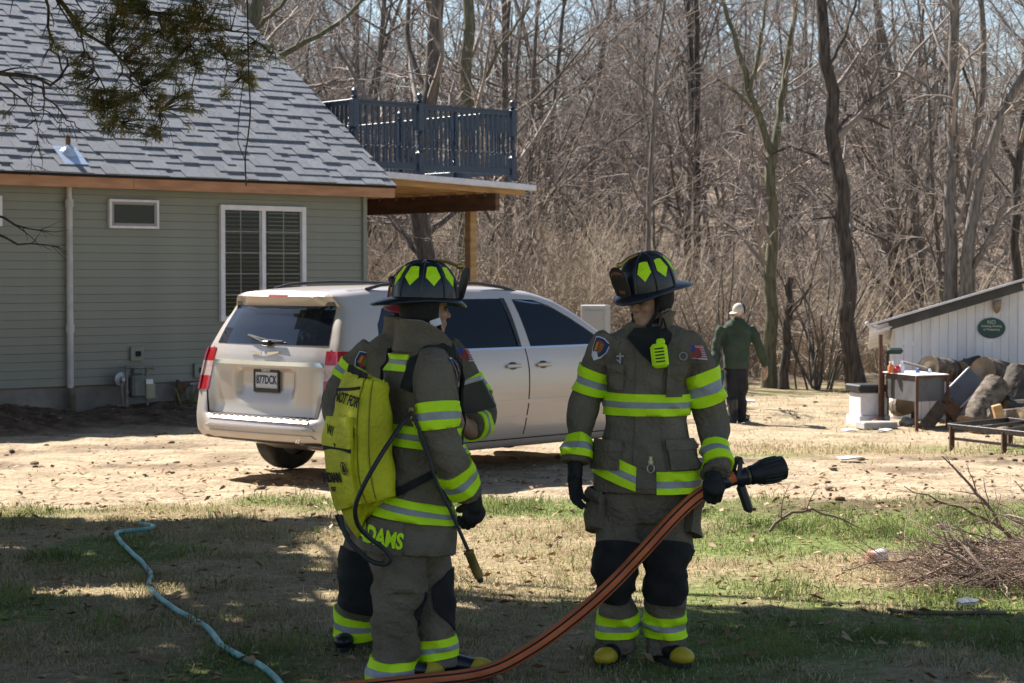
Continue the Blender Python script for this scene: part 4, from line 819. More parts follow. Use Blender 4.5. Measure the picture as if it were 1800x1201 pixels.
# wheels
def wheel(x, sy):
    ga = G(); c = (x, sy * .74, .345); ga.lathe(c, [(.21, 0), (.30, .0), (.335, .02), (.345, .05), (.345, .17), (.335, .20), (.30, .22), (.21, .22)], 36, (0, sy, 0), closed=True); w_ = VL('wheel', ga, MT['rubber'], s='auto')
    ga = G(); ga.lathe((x, sy * .80, .345), [(.04, -.03), (.21, .0), (.215, .03), (.20, .06), (.19, .09), (.215, .13)], 30, (0, sy, 0))
    for k in range(5): a = 2 * math.pi * k / 5; ga.beam((x, sy * .93, .345), (x + .19 * math.cos(a), sy * .92, .345 + .19 * math.sin(a)), .03, .055, (0, sy, 0))
    ga.lathe((x, sy * .92, .345), [(.05, 0), (.045, .025), (.0, .03)], 14, (0, sy, 0)); VL('rim', ga, M('alloy', (.42, .42, .43), rough=.35, metal=.8), w_, 'auto')
for x in (1.12, 4.2):
    for sy in (-1, 1): wheel(x, sy)
ga = G(); ga.tube([(1.12, -.75, .33), (1.12, .75, .33)], .045, 8); ga.tube([(4.2, -.75, .33), (4.2, .75, .33)], .035, 8); ga.box((2.6, 0, .30), (3.6, 1.3, .12)); ga.tube([(.55, -.55, .36), (.9, -.5, .34), (2.0, -.3, .27), (3.6, -.3, .27)], .035, 8); VL('underbody', ga, MT['rubber'])
# cabin
def seat(x, y):
    gs = G(); gs.box((x, y, .72), (.5, .5, .16), None, .05); gs.beam((x - .22, y, .75), (x - .36, y, 1.28), .48, .14, (1, 0, 0), .05); gs.box((x - .40, y, 1.40), (.10, .26, .18), None, .04); VL('seat', gs, MT['cabin'], s='auto')
for x in (3.0, 2.0, 1.15):
    for y in (-.42, .42): seat(x, y)
gd = G(); gd.box((3.72, 0, 1.03), (.34, 1.5, .22), None, .06); VL('dashboard', gd, M('dash', (.42, .48, .50), rough=.35))
gd = G(); th = np.linspace(0, 2 * math.pi, 21); gd.tube([(3.45 + .06 * math.sin(a), .42 + .18 * math.cos(a), 1.08 + .17 * math.sin(a)) for a in th], .016, 8); gd.beam((3.45, .42, 1.08), (3.6, .42, 1.0), .05, .05); gd.box((3.45, .42, 1.08), (.03, .34, .04)); VL('steering_wheel', gd, MT['blackplastic'])
for (x, y, z, sx, sz, c) in ((3.62, -.35, 1.19, .26, .14, (.6, .62, .6)), (3.66, -.08, 1.21, .14, .10, (.35, .03, .03)), (3.55, .1, 1.18, .2, .12, (.5, .55, .55)), (2.72, -.2, 1.18, .2, .16, (.5, .56, .5))):
    gd = G(); gd.box((x, y, z), (.02, sx, sz), Matrix.Rotation(.5, 3, 'Y')); VL('paper', gd, M('dash_paper', c, rough=.6))
gd = G(); gd.box((3.02, 0, 1.52), (.05, .24, .06), None, .015); VL('inner_mirror', gd, MT['blackplastic'])
gw = G(); gw.prism([(-.64, 1.18), (.64, 1.18), (.54, 1.60), (-.54, 1.60)], 0, .004, np.array([0, 1., 0]), nrm(np.array([-.66, 0, .40])) * 1.0 * 0 + np.array([-1.82, 0, 1.0]), np.array([.5, 0, .87]), np.array([3.918 + 1.82 * 1.18 - .0, 0, 0])); VL('windshield', gw, MT['autoglass'])
gg_ = G(); gg_.box((5.12, 0, .62), (.06, 1.0, .22), None, .02); VL('grille', gg_, MT['blackplastic'])
gg_ = G(); gg_.tube([(1.9, .1, ttop(1.9)), (1.88, .1, ttop(1.9) + .05)], .02, 8); gg_.ell((1.85, .1, ttop(1.9) + .03), (.06, .03, .03)); VL('roof_antenna', gg_, MT['vanpaint'])
# ---------------------------------------------------------------- people: garments are tubes swept along the limbs
MT['coat'] = M('turnout_cloth', (.112, .090, .064), (.205, .170, .126), sc=5, rough=.88, bump=.8, bsc=45, lo=.25, hi=.75, detail=9, spec=.2)
MT['lime'] = M('lime_trim', (.66, 1.0, .01), (.54, .90, .01), sc=9, detail=8, lo=.4, hi=.8, bump=.3, bsc=140, rough=.6, spec=.3); MT['silver'] = M('silver_trim', (.34, .35, .37), (.28, .29, .31), sc=30, rough=.5)
MT['black'] = M('black_cloth', (.012, .0115, .012), (.022, .021, .021), sc=14, rough=.85, bump=.3, bsc=120); MT['glove'] = M('black_glove', (.008, .008, .009), (.016, .016, .017), sc=25, rough=.7)
MT['skin'] = M('skin', (.42, .235, .17), (.36, .19, .135), sc=9, rough=.55, spec=.4); MT['boot'] = M('black_rubber_boot', (.012, .013, .018), rough=.35, spec=.5); MT['toe'] = M('yellow_toe', (.55, .40, .02), (.42, .30, .02), sc=14, rough=.5)
MT['helmet'] = M('helmet_black', (.011, .013, .02), (.02, .022, .03), sc=30, rough=.33, spec=.5, bump=.08, bsc=90); MT['collarlining'] = M('collar_lining', (.30, .25, .19), (.24, .20, .15), sc=20, rough=.9)
MT['brass'] = M('brass', (.42, .29, .09), (.3, .2, .06), sc=12, rough=.4, metal=.8); MT['leather'] = M('dark_leather', (.02, .015, .014), (.04, .028, .026), sc=22, rough=.6)
class Loft:
    def __init__(s, keys, fwd, amp=.007, seed=0, e=2.3):
        s.k = np.array([[*p, a, b_] for p, a, b_ in keys], float); s.f = nrm(np.array([*fwd, 0.0])); s.amp = amp; s.seed = seed; s.e = e; s.n = len(s.k) - 1
    def cr(s, t):
        t = np.clip(t, 0, s.n); i = np.minimum(t.astype(int), s.n - 1); f = (t - i)[..., None]; g_ = lambda j: s.k[np.clip(j, 0, s.n)]
        p0, p1, p2, p3 = g_(i - 1), g_(i), g_(i + 1), g_(i + 2)
        v = .5 * ((2 * p1) + (-p0 + p2) * f + (2 * p0 - 5 * p1 + 4 * p2 - p3) * f ** 2 + (-p0 + 3 * p1 - 3 * p2 + p3) * f ** 3)
        d = .5 * ((-p0 + p2) + 2 * (2 * p0 - 5 * p1 + 4 * p2 - p3) * f + 3 * (-p0 + 3 * p1 - 3 * p2 + p3) * f ** 2)
        return v, d
    def pt(s, t, a, off=0.0):
        t, a = np.broadcast_arrays(np.asarray(t, float), np.asarray(a, float)); v, d = s.cr(t); T = nrm(d[..., :3]); F = nrm(s.f - T * (T @ s.f)[..., None]); S = np.cross(F, T)
        c, sn = np.cos(2 * np.pi * a), np.sin(2 * np.pi * a); ra, rb = v[..., 3], v[..., 4]
        x = ra * np.sign(sn) * np.abs(sn) ** (2 / s.e); y = rb * np.sign(c) * np.abs(c) ** (2 / s.e)
        N = nrm(S * (sn * rb)[..., None] + F * (c * ra)[..., None]); P = v[..., :3] + S * x[..., None] + F * y[..., None]
        if s.amp:
            q = P * 1.0; sd = s.seed
            wv = 1.0 * vn(q[..., 0] * 6 + sd, q[..., 1] * 6, q[..., 2] * 9, sd) + 1.3 * (.5 - np.abs(vn(q[..., 0] * 7 + 3 * q[..., 2], q[..., 1] * 7, q[..., 2] * 13 + 5 * q[..., 0], sd + 5)) * 1.6) + .45 * vn(q[..., 0] * 22, q[..., 1] * 22, q[..., 2] * 26, sd + 9)
            off = off + s.amp * wv
        return P + N * (np.zeros(t.shape) + off)[..., None]
    def geo(s, g, na=40, per=8):
        nt_ = s.n * per + 1; t = np.linspace(0, s.n, nt_); a = np.arange(na) / na; P = s.pt(t[:, None], a[None]); F = [[i * na + j, i * na + (j + 1) % na, (i + 1) * na + (j + 1) % na, (i + 1) * na + j] for i in range(nt_ - 1) for j in range(na)]
        c0 = P[0].mean(0); c1 = P[-1].mean(0); V = np.r_[P.reshape(-1, 3), [c0, c1]]; m = nt_ * na
        F += [[m, (j + 1) % na, j] for j in range(na)] + [[m + 1, (nt_ - 1) * na + j, (nt_ - 1) * na + (j + 1) % na] for j in range(na)]
        return g.add(V, F)
    def slab(s, t0, t1, a0=0.0, a1=1.0, off=.004, th=.004, nt_=5, na=None, g=None, corner=0.0):
        na = na or max(4, int(64 * (a1 - a0))); g = g or G(); a = np.linspace(a0, a1, na + 1); u = np.linspace(0, 1, nt_ + 1)
        T0 = np.array([t0(x) for x in a]) if callable(t0) else np.full(na + 1, t0); T1 = np.array([t1(x) for x in a]) if callable(t1) else np.full(na + 1, t1)
        tt = T0[None] + (T1 - T0)[None] * u[:, None]; A = np.broadcast_to(a, tt.shape); Po = s.pt(tt, A, off + th); Pi = s.pt(tt, A, off - .006); R, C = tt.shape; m = R * C; V = np.r_[Po.reshape(-1, 3), Pi.reshape(-1, 3)]; F = []
        for i in range(R - 1):
            for j in range(C - 1): F.append([i * C + j, i * C + j + 1, (i + 1) * C + j + 1, (i + 1) * C + j])
        ed = [(j, j + 1) for j in range(C - 1)] + [((i) * C + C - 1, (i + 1) * C + C - 1) for i in range(R - 1)] + [((R - 1) * C + j + 1, (R - 1) * C + j) for j in range(C - 2, -1, -1)] + [((i + 1) * C, i * C) for i in range(R - 1)]
        F += [[q_, p_, p_ + m, q_ + m] for p_, q_ in ed]
        return g.add(V, F)
    def sheet(s, V, F, tc, ac, off, g, flip=1, rot=0.0, flat=False, sh=0.0):
        """lay flat x,y drawing (metres) on the surface round (tc, ac)"""
        e = 1e-3; da = np.linalg.norm(s.pt(tc, ac + e) - s.pt(tc, ac - e)) / (2 * e); dt = np.linalg.norm(s.cr(np.array(tc + e))[0][:3] - s.cr(np.array(tc - e))[0][:3]) / (2 * e)
        if flat:
            e = .012; dT = nrm(s.pt(tc + .15, ac) - s.pt(tc - .15, ac)); dA = nrm(s.pt(tc, ac + e) - s.pt(tc, ac - e)); dA = nrm(dA - dT * (dA @ dT)); Nn = nrm(np.cross(dT, dA)); p0 = s.pt(tc, ac); Nn = Nn if Nn @ (p0 - s.cr(np.array(float(tc)))[0][:3]) > 0 else -Nn
            x = V[:, 0] * math.cos(rot) - V[:, 1] * math.sin(rot) + sh; y = V[:, 0] * math.sin(rot) + V[:, 1] * math.cos(rot)
            return g.add(p0 - np.outer(x, dA) + np.outer(y, dT) + np.outer(V[:, 2] + off, Nn), F)
        x = V[:, 0] * math.cos(rot) - V[:, 1] * math.sin(rot); y = V[:, 0] * math.sin(rot) + V[:, 1] * math.cos(rot)
        return g.add(s.pt(tc + y / dt * (1 if flip > 0 else -1), ac - x / da * (1 if flip > 0 else -1), off + V[:, 2]), F)
    def ribbon(s, path, w_, off, th, g):
        """strap along (t,a) points lying on the garment"""
        p = np.array(path); q = np.linspace(0, len(p) - 1, 8 * (len(p) - 1) + 1); tt = np.interp(q, np.arange(len(p)), p[:, 0]); aa = np.interp(q, np.arange(len(p)), p[:, 1])
        C = s.pt(tt, aa, off); O_ = s.pt(tt, aa, off + .02); N = nrm(O_ - C); T = nrm(np.gradient(C, axis=0)); B = np.cross(T, N) * w_ / 2; V = np.stack([C - B, C + B, C + B + N * th, C - B + N * th], 1).reshape(-1, 3); n = len(q)
        F = [[i * 4 + k, i * 4 + (k + 1) % 4, (i + 1) * 4 + (k + 1) % 4, (i + 1) * 4 + k] for i in range(n - 1) for k in range(4)] + [[3, 2, 1, 0], [(n - 1) * 4 + k for k in range(4)]]
        return g.add(V, F)
def stripe(parent, L, t0, t1, a0=0.0, a1=1.0, off=.007):
    """lime - silver - lime tape sewn round the garment"""
    f0 = t0 if callable(t0) else (lambda a: t0); f1 = t1 if callable(t1) else (lambda a: t1); g = G(); na = max(6, int(72 * (a1 - a0)))
    for lo, hi, mi, th in ((0, .36, 0, .003), (.36, .64, 1, .0022), (.64, 1, 0, .003)):
        g.mi = mi; L.slab(lambda a, lo=lo: f0(a) + (f1(a) - f0(a)) * lo, lambda a, hi=hi: f0(a) + (f1(a) - f0(a)) * hi, a0, a1, off, th, 3, na, g)
    return O('reflective_stripe', g, [MT['lime'], MT['silver']], parent, smooth=True)
def frame(f2, pitch=0.0, roll=0.0):
    """columns right, forward, up for a head looking along f2"""
    f = nrm(np.array([*f2, 0.0])); r = np.cross(f, [0, 0, 1.0]); u = np.array([0, 0, 1.0]); c, s = math.cos(pitch), math.sin(pitch)
    f2_ = f * c + u * s; u2 = -f * s + u * c; c, s = math.cos(roll), math.sin(roll); return np.stack([r * c + u2 * s, f2_, -r * s + u2 * c], 1)
def head_geo(g, c, R, k=.9):
    P = lambda x, y, z: np.asarray(c) + R @ (np.array([x, y, z]) * k); E = lambda p, r: g.ell(P(*p), np.array(r) * k, R, 18, 12); Cp = lambda a, b_, ra, rb: g.caps(P(*a), P(*b_), ra * k, rb * k, 12)
    E((0, -.01, .03), (.076, .097, .105)); E((0, .025, -.025), (.064, .074, .095)); E((0, .058, -.097), (.036, .040, .034))
    for s in (-1, 1):
        Cp((s * .052, -.005, -.06), (s * .018, .068, -.102), .022, .022); E((s * .042, .066, -.022), (.024, .03, .028)); E((s * .013, .108, -.032), (.009, .012, .009)); E((s * .077, -.008, -.005), (.010, .022, .034))
    Cp((0, .094, .016), (0, .118, -.028), .009, .0135); Cp((-.042, .083, .034), (.042, .083, .034), .012, .012); Cp((-.018, .097, -.063), (.018, .097, -.063), .0075, .0075); Cp((-.015, .095, -.076), (.015, .095, -.076), .0085, .0085)
    Cp((0, -.02, -.08), (0, -.05, -.22), .058, .062)
def make_body(root, lofts, head_c, R, hands=(), mat=None, k=.9, eyes=True):
    g = G()
    for L, sc_ in lofts:
        L2 = Loft([(q[:3], q[3] * sc_, q[4] * sc_) for q in L.k], L.f[:2], 0, 0, 2.0); L2.geo(g, 16, 3)
    head_geo(g, head_c, R, k)
    for h in hands: hand_geo(g, *h)
    V, F = solid(g, .0072, 3, .4); b_ = O('body', (V, F), mat or MT['skin'], root, smooth=True)
    if eyes:
        for s in (-1, 1):
            ge = G(); ge.ell(np.asarray(head_c) + R @ (np.array([s * .031, .0885, .008]) * k), .0125 * k, None, 12, 8); O('eye', ge, M('eye', (.10, .07, .05), rough=.15), b_, smooth=True)
    return b_
def hand_geo(g, wrist, fdir, back, thumb, curl=(12, 18, 12), tc=25, fat=1.0, spread=4, grip=False):
    """fingers along fdir, back of the hand along back; thumb = +1/-1 side"""
    Yd = nrm(fdir); Zd = np.asarray(back, float); Zd = nrm(Zd - Yd * (Zd @ Yd)); Xd = np.cross(Yd, Zd); w_ = np.asarray(wrist, float)
    P = lambda x, y, z: w_ + Xd * x + Yd * y + Zd * z; Rm = np.stack([Xd, Yd, Zd], 1)
    g.caps(P(0, -.05, 0), P(0, .02, 0), .032 * fat, .031 * fat); g.ell(P(0, .05, -.002), (.043 * fat, .052, .02 * fat), Rm, 14, 9)
    for i, (x, ln, y0) in enumerate(((-.033, .80, .082), (-.011, .96, .092), (.012, 1.0, .094), (.034, .9, .088))):
        x = x * thumb; p = P(x * 1.02, y0 - .02, 0); a = 0; sp = math.radians(spread * (i - 1.5)) * thumb; r = .0108 * fat
        for sg, (l_, c_) in enumerate(zip((.047 + .018, .03, .024), curl)):
            a += math.radians(c_); d = Yd * math.cos(a) - Zd * math.sin(a) + Xd * math.sin(sp); q = p + nrm(d) * l_ * ln; g.caps(p, q, r, r * .93, 10); p = q; r *= .93
    p = P(.028 * thumb, .012, -.006); d = nrm(Xd * thumb * .30 + Yd * .35 - Zd * .9) if grip else nrm(Xd * thumb * .75 + Yd * .62 - Zd * .25); g.caps(P(.012 * thumb, -.005, -.004), p, .021 * fat, .017 * fat); q = p + d * .042; g.caps(p, q, .0155 * fat, .0125 * fat); a = math.radians(tc); d2 = nrm(d * math.cos(a) - Zd * math.sin(a) * .8 - Xd * thumb * math.sin(a) * .8); g.caps(q, q + d2 * .03, .0125 * fat, .011 * fat)
def glove(root, *a, **k):
    g = G(); hand_geo(g, *a, **k); V, F = solid(g, .005, 2, .4); return O('glove', (V, F), MT['glove'], root, smooth=True)
def boot(root, ankle, toe, toecap=True, sc_=1.0, mat=None):
    """ankle over the heel; ankle[2] is the ground"""
    f = nrm(np.array([*toe, 0.0])); r = np.cross(f, [0, 0, 1.0]); u = np.array([0, 0, 1.0]); R = np.stack([r, f, u], 1); P = lambda x, y, z: np.asarray(ankle, float) + (r * x + f * y + u * z) * sc_
    g = G(); g.caps(P(0, -.01, .30), P(0, -.005, .10), .064 * sc_, .055 * sc_, 14); g.ell(P(0, -.025, .055), np.array([.043, .06, .055]) * sc_, R); g.caps(P(0, .0, .065), P(0, .12, .047), .05 * sc_, .042 * sc_, 14); g.ell(P(0, .165, .048), np.array([.050, .070, .038]) * sc_, R, 18, 12)
    V, F = solid(g, .008, 3, .5); b_ = O('boot', (V, F), mat or MT['boot'], root, smooth=True)
    pl = [(.045 * math.cos(a) * (1.12 if math.sin(a) > 0 else 1), (.07 + .165 * math.sin(a) if math.sin(a) > 0 else .04 + .12 * math.sin(a))) for a in np.linspace(0, 2 * math.pi, 24, endpoint=False)]
    g = G(); g.prism([(x * sc_, y * sc_) for x, y in pl], 0, .026 * sc_, r, f, u, P(0, 0, -.002)); O('sole', g, MT['rubber'], b_)
    if toecap:
        g = G(); g.ell(P(0, .166, .044), np.array([.0535, .075, .043]) * sc_, R, 24, 16); V = g.V[0]; ly = (V - np.asarray(ankle, float)) @ f / sc_; lw = (V - np.asarray(ankle, float)) @ u / sc_; cut_ = np.minimum(0, ly - .128 - .35 * np.maximum(0, lw - .03)); V -= np.outer(cut_ * sc_, f) * .98 + np.outer((cut_ < 0) * .010 * sc_, u); V[lw < .02] += u * .004; O('toe_cap', g, MT['toe'], b_, smooth=True)
    return b_
def helmet(root, c, R, shield_text=None, mat=None, scale=1.0):
    m_ = mat or MT['helmet']; P = lambda x, y, z: np.asarray(c, float) + R @ (np.array([x, y, z]) * scale)
    def dome(az, el, off=0.0):   # az from front clockwise, el 0..1 up
        rx, ry, h = .124 + off, .148 + off, .168 + off; ph = el * math.pi / 2; rr = math.cos(ph) ** .78; return P(rx * rr * math.sin(az), ry * rr * math.cos(az) - .004, h * math.sin(ph) ** .95)
    g = G(); V = [];  n, m = 48, 14
    for i in range(m):
        for k in range(n): V.append(dome(2 * math.pi * k / n, i / m))
    V.append(dome(0, 1)); F = [[i * n + (k + 1) % n, i * n + k, (i + 1) * n + k, (i + 1) * n + (k + 1) % n] for i in range(m - 1) for k in range(n)] + [[(m - 1) * n + (k + 1) % n, (m - 1) * n + k, m * n] for k in range(n)]; g.add(V, F)
    h_ = O('helmet', g, m_, root, smooth=True)
    for k in range(8):
        az = 2 * math.pi * (k + .5) / 8; g = G(); g.tube([dome(az, e, .001) for e in np.linspace(0.02, .97, 12)], .0075 * scale, 7); O('rib', g, m_, h_, smooth=True)
    g = G(); V = []; n = 56
    def bo(az): return .014 + .006 * abs(math.sin(az)) + .088 * max(0, -math.cos(az)) ** 2.4 + .030 * max(0, math.cos(az)) ** 1.5
    for (f, dz, o_) in ((0, .004, 0), (.35, -.002, 0), (1, None, 0), (1.03, None, -.006), (.9, None, -.010), (0, -.010, 0)):
        for k in range(n):
            az = 2 * math.pi * k / n; e = bo(az) * f; zz = (-.012 - .018 * abs(math.cos(az)) ** 2 + .006 * abs(math.sin(az)) + o_) if dz is None else dz; V.append(P((.124 + e) * math.sin(az), (.148 + e) * math.cos(az) - .004, zz))
    F = [[i * n + k, i * n + (k + 1) % n, (i + 1) * n + (k + 1) % n, (i + 1) * n + k] for i in range(5) for k in range(n)]; g.add(V, F); O('brim', g, m_, h_, smooth=True)
    for k in range(8):
        if k == 0: continue
        az = 2 * math.pi * k / 8; g = G(); pl = [(-.21, .60), (.0, .62), (.21, .60), (.27, .36), (.0, .20), (-.27, .36)]
        V = [dome(az + x * (1.0), e, .0035) for x, e in pl] + [dome(az, .43, .0045)]; W = [dome(az + x, e, -.002) for x, e in pl]; g.add(V + W, [[i, (i + 1) % 6, 6][::-1] for i in range(6)] + [[i, 7 + i, 7 + (i + 1) % 6, (i + 1) % 6][::-1] for i in range(6)]); O('lime_sticker', g, MT['lime'], h_)
    # front shield, its holder and the top comb
    g = G(); pl = []
    for x, z in ((-.045, .0), (-.052, .06), (-.046, .115), (-.024, .14), (0, .146), (.024, .14), (.046, .115), (.052, .06), (.045, .0), (0, -.01)): pl.append((x, z))
    Xs, Ys, Ns = R[:, 0], nrm(R[:, 2] * .97 + R[:, 1] * .22), nrm(R[:, 1] * .97 - R[:, 2] * .22); o_ = P(0, .160, .006); g.prism([(x * scale, z * scale) for x, z in pl], 0, .006, Xs, Ys, Ns, o_); sh = O('front_shield', g, MT['leather'], h_)
    if shield_text:
        for s_, z_, sz in shield_text:
            V, F = text_geo(s_, sz, .0006, .0004); g = G(); g.add(np.array([o_ - Xs * v[0] + Ys * (v[1] + z_) + Ns * (.0068 + v[2]) for v in V]), F); O('shield_lettering', g, M('shield_ink', (.32, .12, .10), rough=.6), h_)
        g = G(); th = np.linspace(.3, math.pi - .3, 9); g.tube([o_ + Xs * .04 * math.cos(a) + Ys * (.085 + .038 * math.sin(a)) + Ns * .007 for a in th], .0018, 5); O('shield_arc', g, M('shield_ink', (.32, .12, .10), rough=.6), h_)
    g = G(); g.tube([P(0, .150, .152), P(0, .10, .168), P(0, .04, .172)], .009 * scale, 7); g.ell(P(0, .160, .150), np.array([.012, .02, .014]) * scale, R); O('shield_holder', g, MT['brass'], h_)
    g = G(); th = np.linspace(0, 2 * math.pi, 13); g.tube([P(.013 * math.cos(a), -.225 - .013 * math.sin(a), -.026) for a in th], .0028 * scale, 6); O('hang_ring', g, MT['silver'], h_)
    # ear flaps
    g = G(); g.lathe(P(0, -.012, -.105), [(.090, 0), (.104, .03), (.112, .10), (.106, .115)], 24, R[:, 2], 1, 1); V = np.array(g.V[0]); loc = (V - np.asarray(c)) @ R; kp = loc[:, 1] > .035 * scale; V[kp] -= np.outer(loc[kp, 1] - .035, R[:, 1]); g.V[0] = V; O('ear_flap', g, MT['black'], h_, smooth=True)
    return h_
def patch_shield(parent, L, tc, ac, wd, flip, rot=0.0):
    g = G(); pl = np.array([(-.5, .42), (-.28, .5), (0, .56), (.28, .5), (.5, .42), (.48, -.1), (.3, -.42), (0, -.6), (-.3, -.42), (-.48, -.1)]) * wd
    for sc_, z_, mi in ((1, .0095, 0), (.88, .0108, 1), (.55, .012, 2)):
        V = np.c_[pl * sc_, np.full(10, z_)]; g.mi = mi; L.sheet(np.r_[V, [[0, 0, z_]]], [[i, (i + 1) % 10, 10] for i in range(10)], tc, ac, 0, g, flip, rot)
    for x, mi in ((-.15, 3), (.12, 4)):
        V = np.array([(x - .09, -.2, .0130 / wd), (x + .1, -.15, .0130 / wd), (x + .06, .22, .0130 / wd), (x - .07, .16, .0130 / wd)]) * wd; g.mi = mi; L.sheet(V, [[0, 1, 2, 3]], tc, ac, 0, g, flip, rot)
    return O('shoulder_patch', g, [MT['white'], M('patch_navy', (.03, .05, .14)), M('patch_red', (.45, .06, .03)), M('patch_orange', (.7, .28, .03)), M('patch_green', (.1, .25, .05))], parent)
def flag_patch(parent, L, tc, ac, wd, flip, rot=0.0):
    g = G(); h = wd * .62
    def rect(x0, x1, y0, y1, z_, mi): g.mi = mi; L.sheet(np.array([(x0, y0, z_), (x1, y0, z_), (x1, y1, z_), (x0, y1, z_)]), [[0, 1, 2, 3]], tc, ac, 0, g, flip, rot)
    rect(-wd / 2 - .004, wd / 2 + .004, -h / 2 - .004, h / 2 + .004, .009, 0)
    for i in range(7): y = -h / 2 + h * 2 * i / 13; rect(-wd / 2, wd / 2, y, y + h / 13, .0102, 1)
    rect(-wd / 2, -wd * .1, h / 2 - h * 7 / 13, h / 2, .0112, 2)
    return O('flag_patch', g, [MT['white'], M('flag_red', (.5, .03, .04)), M('flag_blue', (.05, .07, .25))], parent)
def rig(d0):
    return lambda u, v, ra, rb=None, dd=0.0: (at(u, v, d0 + dd), ra, ra if rb is None else rb)
def garment(root, name, lofts, voxel=.009, mat=None, it=3):
    g = G()
    for L in lofts: L.geo(g)
    V, F = solid(g, voxel, it, .45); return O(name, (V, F), mat or MT['coat'], root, smooth=True)
def person_root(label, x, y, group=None): return thing('person', label, 'person', (x, y, float(zg(x, y))), 0, group)
GRP = 'firefighters in turnout gear'

# ======== the firefighter holding the nozzle (faces us, looks to the left)
D = 9.35; K = rig(D); fw = (-.10, -1.0); fr = person_root('firefighter facing forward, glancing aside, gripping the orange hose nozzle', .6, D, GRP)
T_ = Loft([K(1138, 862, .252, .19), K(1138, 822, .242, .182), K(1137, 772, .205, .16), K(1137, 722, .186, .15), K(1138, 672, .194, .15), K(1140, 634, .21, .146), K(1140, 604, .222, .128), K(1139, 586, .185, .11), K(1138, 573, .115, .095), K(1138, 566, .09, .085)], fw, .012, 1, 2.5)
AL = Loft([K(1080, 594, .068, None), K(1062, 617, .085), K(1041, 670, .076, None, .02), K(1028, 716, .069, None, .03), K(1020, 748, .066, None, .0), K(1015, 788, .062, None, -.05), K(1012, 815, .065, None, -.07)], fw, .012, 2)
AR = Loft([K(1196, 594, .068), K(1213, 618, .087), K(1237, 680, .080, None, .0), K(1250, 732, .071, None, .03), K(1256, 766, .066, None, -.02), K(1259, 802, .063, None, -.12), K(1260, 832, .070, None, -.19)], fw, .012, 3)
PV = Loft([K(1134, 915, .12, .12), K(1135, 880, .20, .15), K(1135, 840, .20, .15), K(1135, 800, .18, .14)], fw, .005, 4)
LL = Loft([K(1098, 862, .125, .13), K(1091, 922, .122), K(1087, 968, .110, None, -.03), K(1083, 1008, .093, None, -.04), K(1084, 1052, .089, None, .0), K(1084, 1102, .090, None, .03), K(1084, 1146, .092, None, .04)], fw, .014, 5)
LR = Loft([K(1177, 862, .125, .13), K(1172, 922, .122), K(1169, 968, .112, None, -.03), K(1171, 1008, .099, None, -.04), K(1168, 1052, .091, None, .0), K(1166, 1102, .092, None, .03), K(1166, 1148, .094, None, .04)], fw, .014, 6)
HC = at(1140, 531, D - .03); HRm = frame((-.74, -.67), -.10)
coat = garment(fr, 'coat', [T_, AL, AR]); pants = garment(fr, 'pants', [PV, LL, LR])
make_body(fr, [(T_, .72), (AL, .62), (AR, .62), (PV, .7), (LL, .65), (LR, .65)], HC, HRm)
stripe(coat, T_, 2.88, 3.62, off=.0085); hemf = lambda a: .9 * max(0, math.sin(2 * math.pi * a)) ** .8 * (1 if .0 < a < .5 else 0)
stripe(coat, T_, lambda a: .02 + hemf(a), lambda a: .98 + hemf(a), .02, .98, .0085)
for L in (AL, AR): stripe(coat, L, 1.62, 2.42); stripe(coat, L, 4.55, 5.5)
for L in (LL, LR): stripe(pants, L, 4.45, 5.28); g = L.slab(lambda a: 1.75 + .5 * (abs(a) / .29) ** 4, lambda a: 3.95 - .55 * (abs(a) / .29) ** 3, -.29, .29, .004, .005, 12, 24); O('knee_patch', g, MT['black'], pants, smooth=True)
g = T_.slab(.35, 7.4, -.045, .028, .003, .004, 40, 6); O('storm_flap', g, MT['coat'], coat, smooth=True)
for a0, a1, t0, t1 in ((.075, .145, 3.75, 4.75), (.86, .94, 3.55, 4.85)):
    g = T_.slab(t0, t1, a0, a1, .006, .014, 8, 8); O('chest_pocket', g, MT['coat'], coat, smooth=True); g = T_.slab(t1 - .38, t1 + .03, a0 - .004, a1 + .004, .018, .006, 4, 8); O('pocket_flap', g, MT['coat'], coat, smooth=True)
for a0, a1 in ((.07, .21), (.80, .94)):
    g = T_.slab(1.05, 2.0, a0, a1, .008, .024, 8, 10); O('hem_pocket', g, MT['coat'], coat, smooth=True); g = T_.slab(1.72, 2.08, a0 - .005, a1 + .005, .030, .008, 4, 10); O('pocket_flap', g, MT['coat'], coat, smooth=True)
for L, a0, a1 in ((LL, .64, .90), (LR, .12, .36)):
    g = L.slab(.15, 1.30, a0, a1, .006, .042, 10, 12); O('cargo_pocket', g, MT['coat'], pants, smooth=True); g = L.slab(.05, .42, a0 - .01, a1 + .01, .046, .008, 4, 12); O('pocket_flap', g, MT['coat'], pants, smooth=True)
CO = Loft([K(1138, 600, .125, .115), K(1138, 578, .108, .10), K(1139, 556, .112, .108), K(1141, 538, .125, .12)], fw, .003, 8)
g = CO.slab(0, lambda a: 1.25 + 1.5 * sstep(.42, .75, a) - .5 * sstep(.84, .93, a), .12, .91, .0, .012, 10, 40); O('collar', g, MT['coat'], coat, smooth=True); g = CO.slab(.2, lambda a: 1.38 + 1.6 * sstep(.42, .75, a) - .5 * sstep(.84, .93, a), .125, .905, -.012, .002, 8, 36); O('collar_lining', g, MT['collarlining'], coat, smooth=True)
g = T_.slab(lambda a: 4.75 + abs(a + .012) / .085 * 2.3, 7.9, -.09, .066, .008, .005, 14, 16); O('hood_bib', g, MT['black'], coat, smooth=True)
HD = Loft([K(1138, 612, .10, .118), K(1138, 592, .098, .106), K(1138, 572, .078, .078), K(1137, 556, .070, .076)], fw, .004, 9); g = G(); HD.geo(g, 28, 4); O('hood', g, MT['black'], fr, smooth=True)
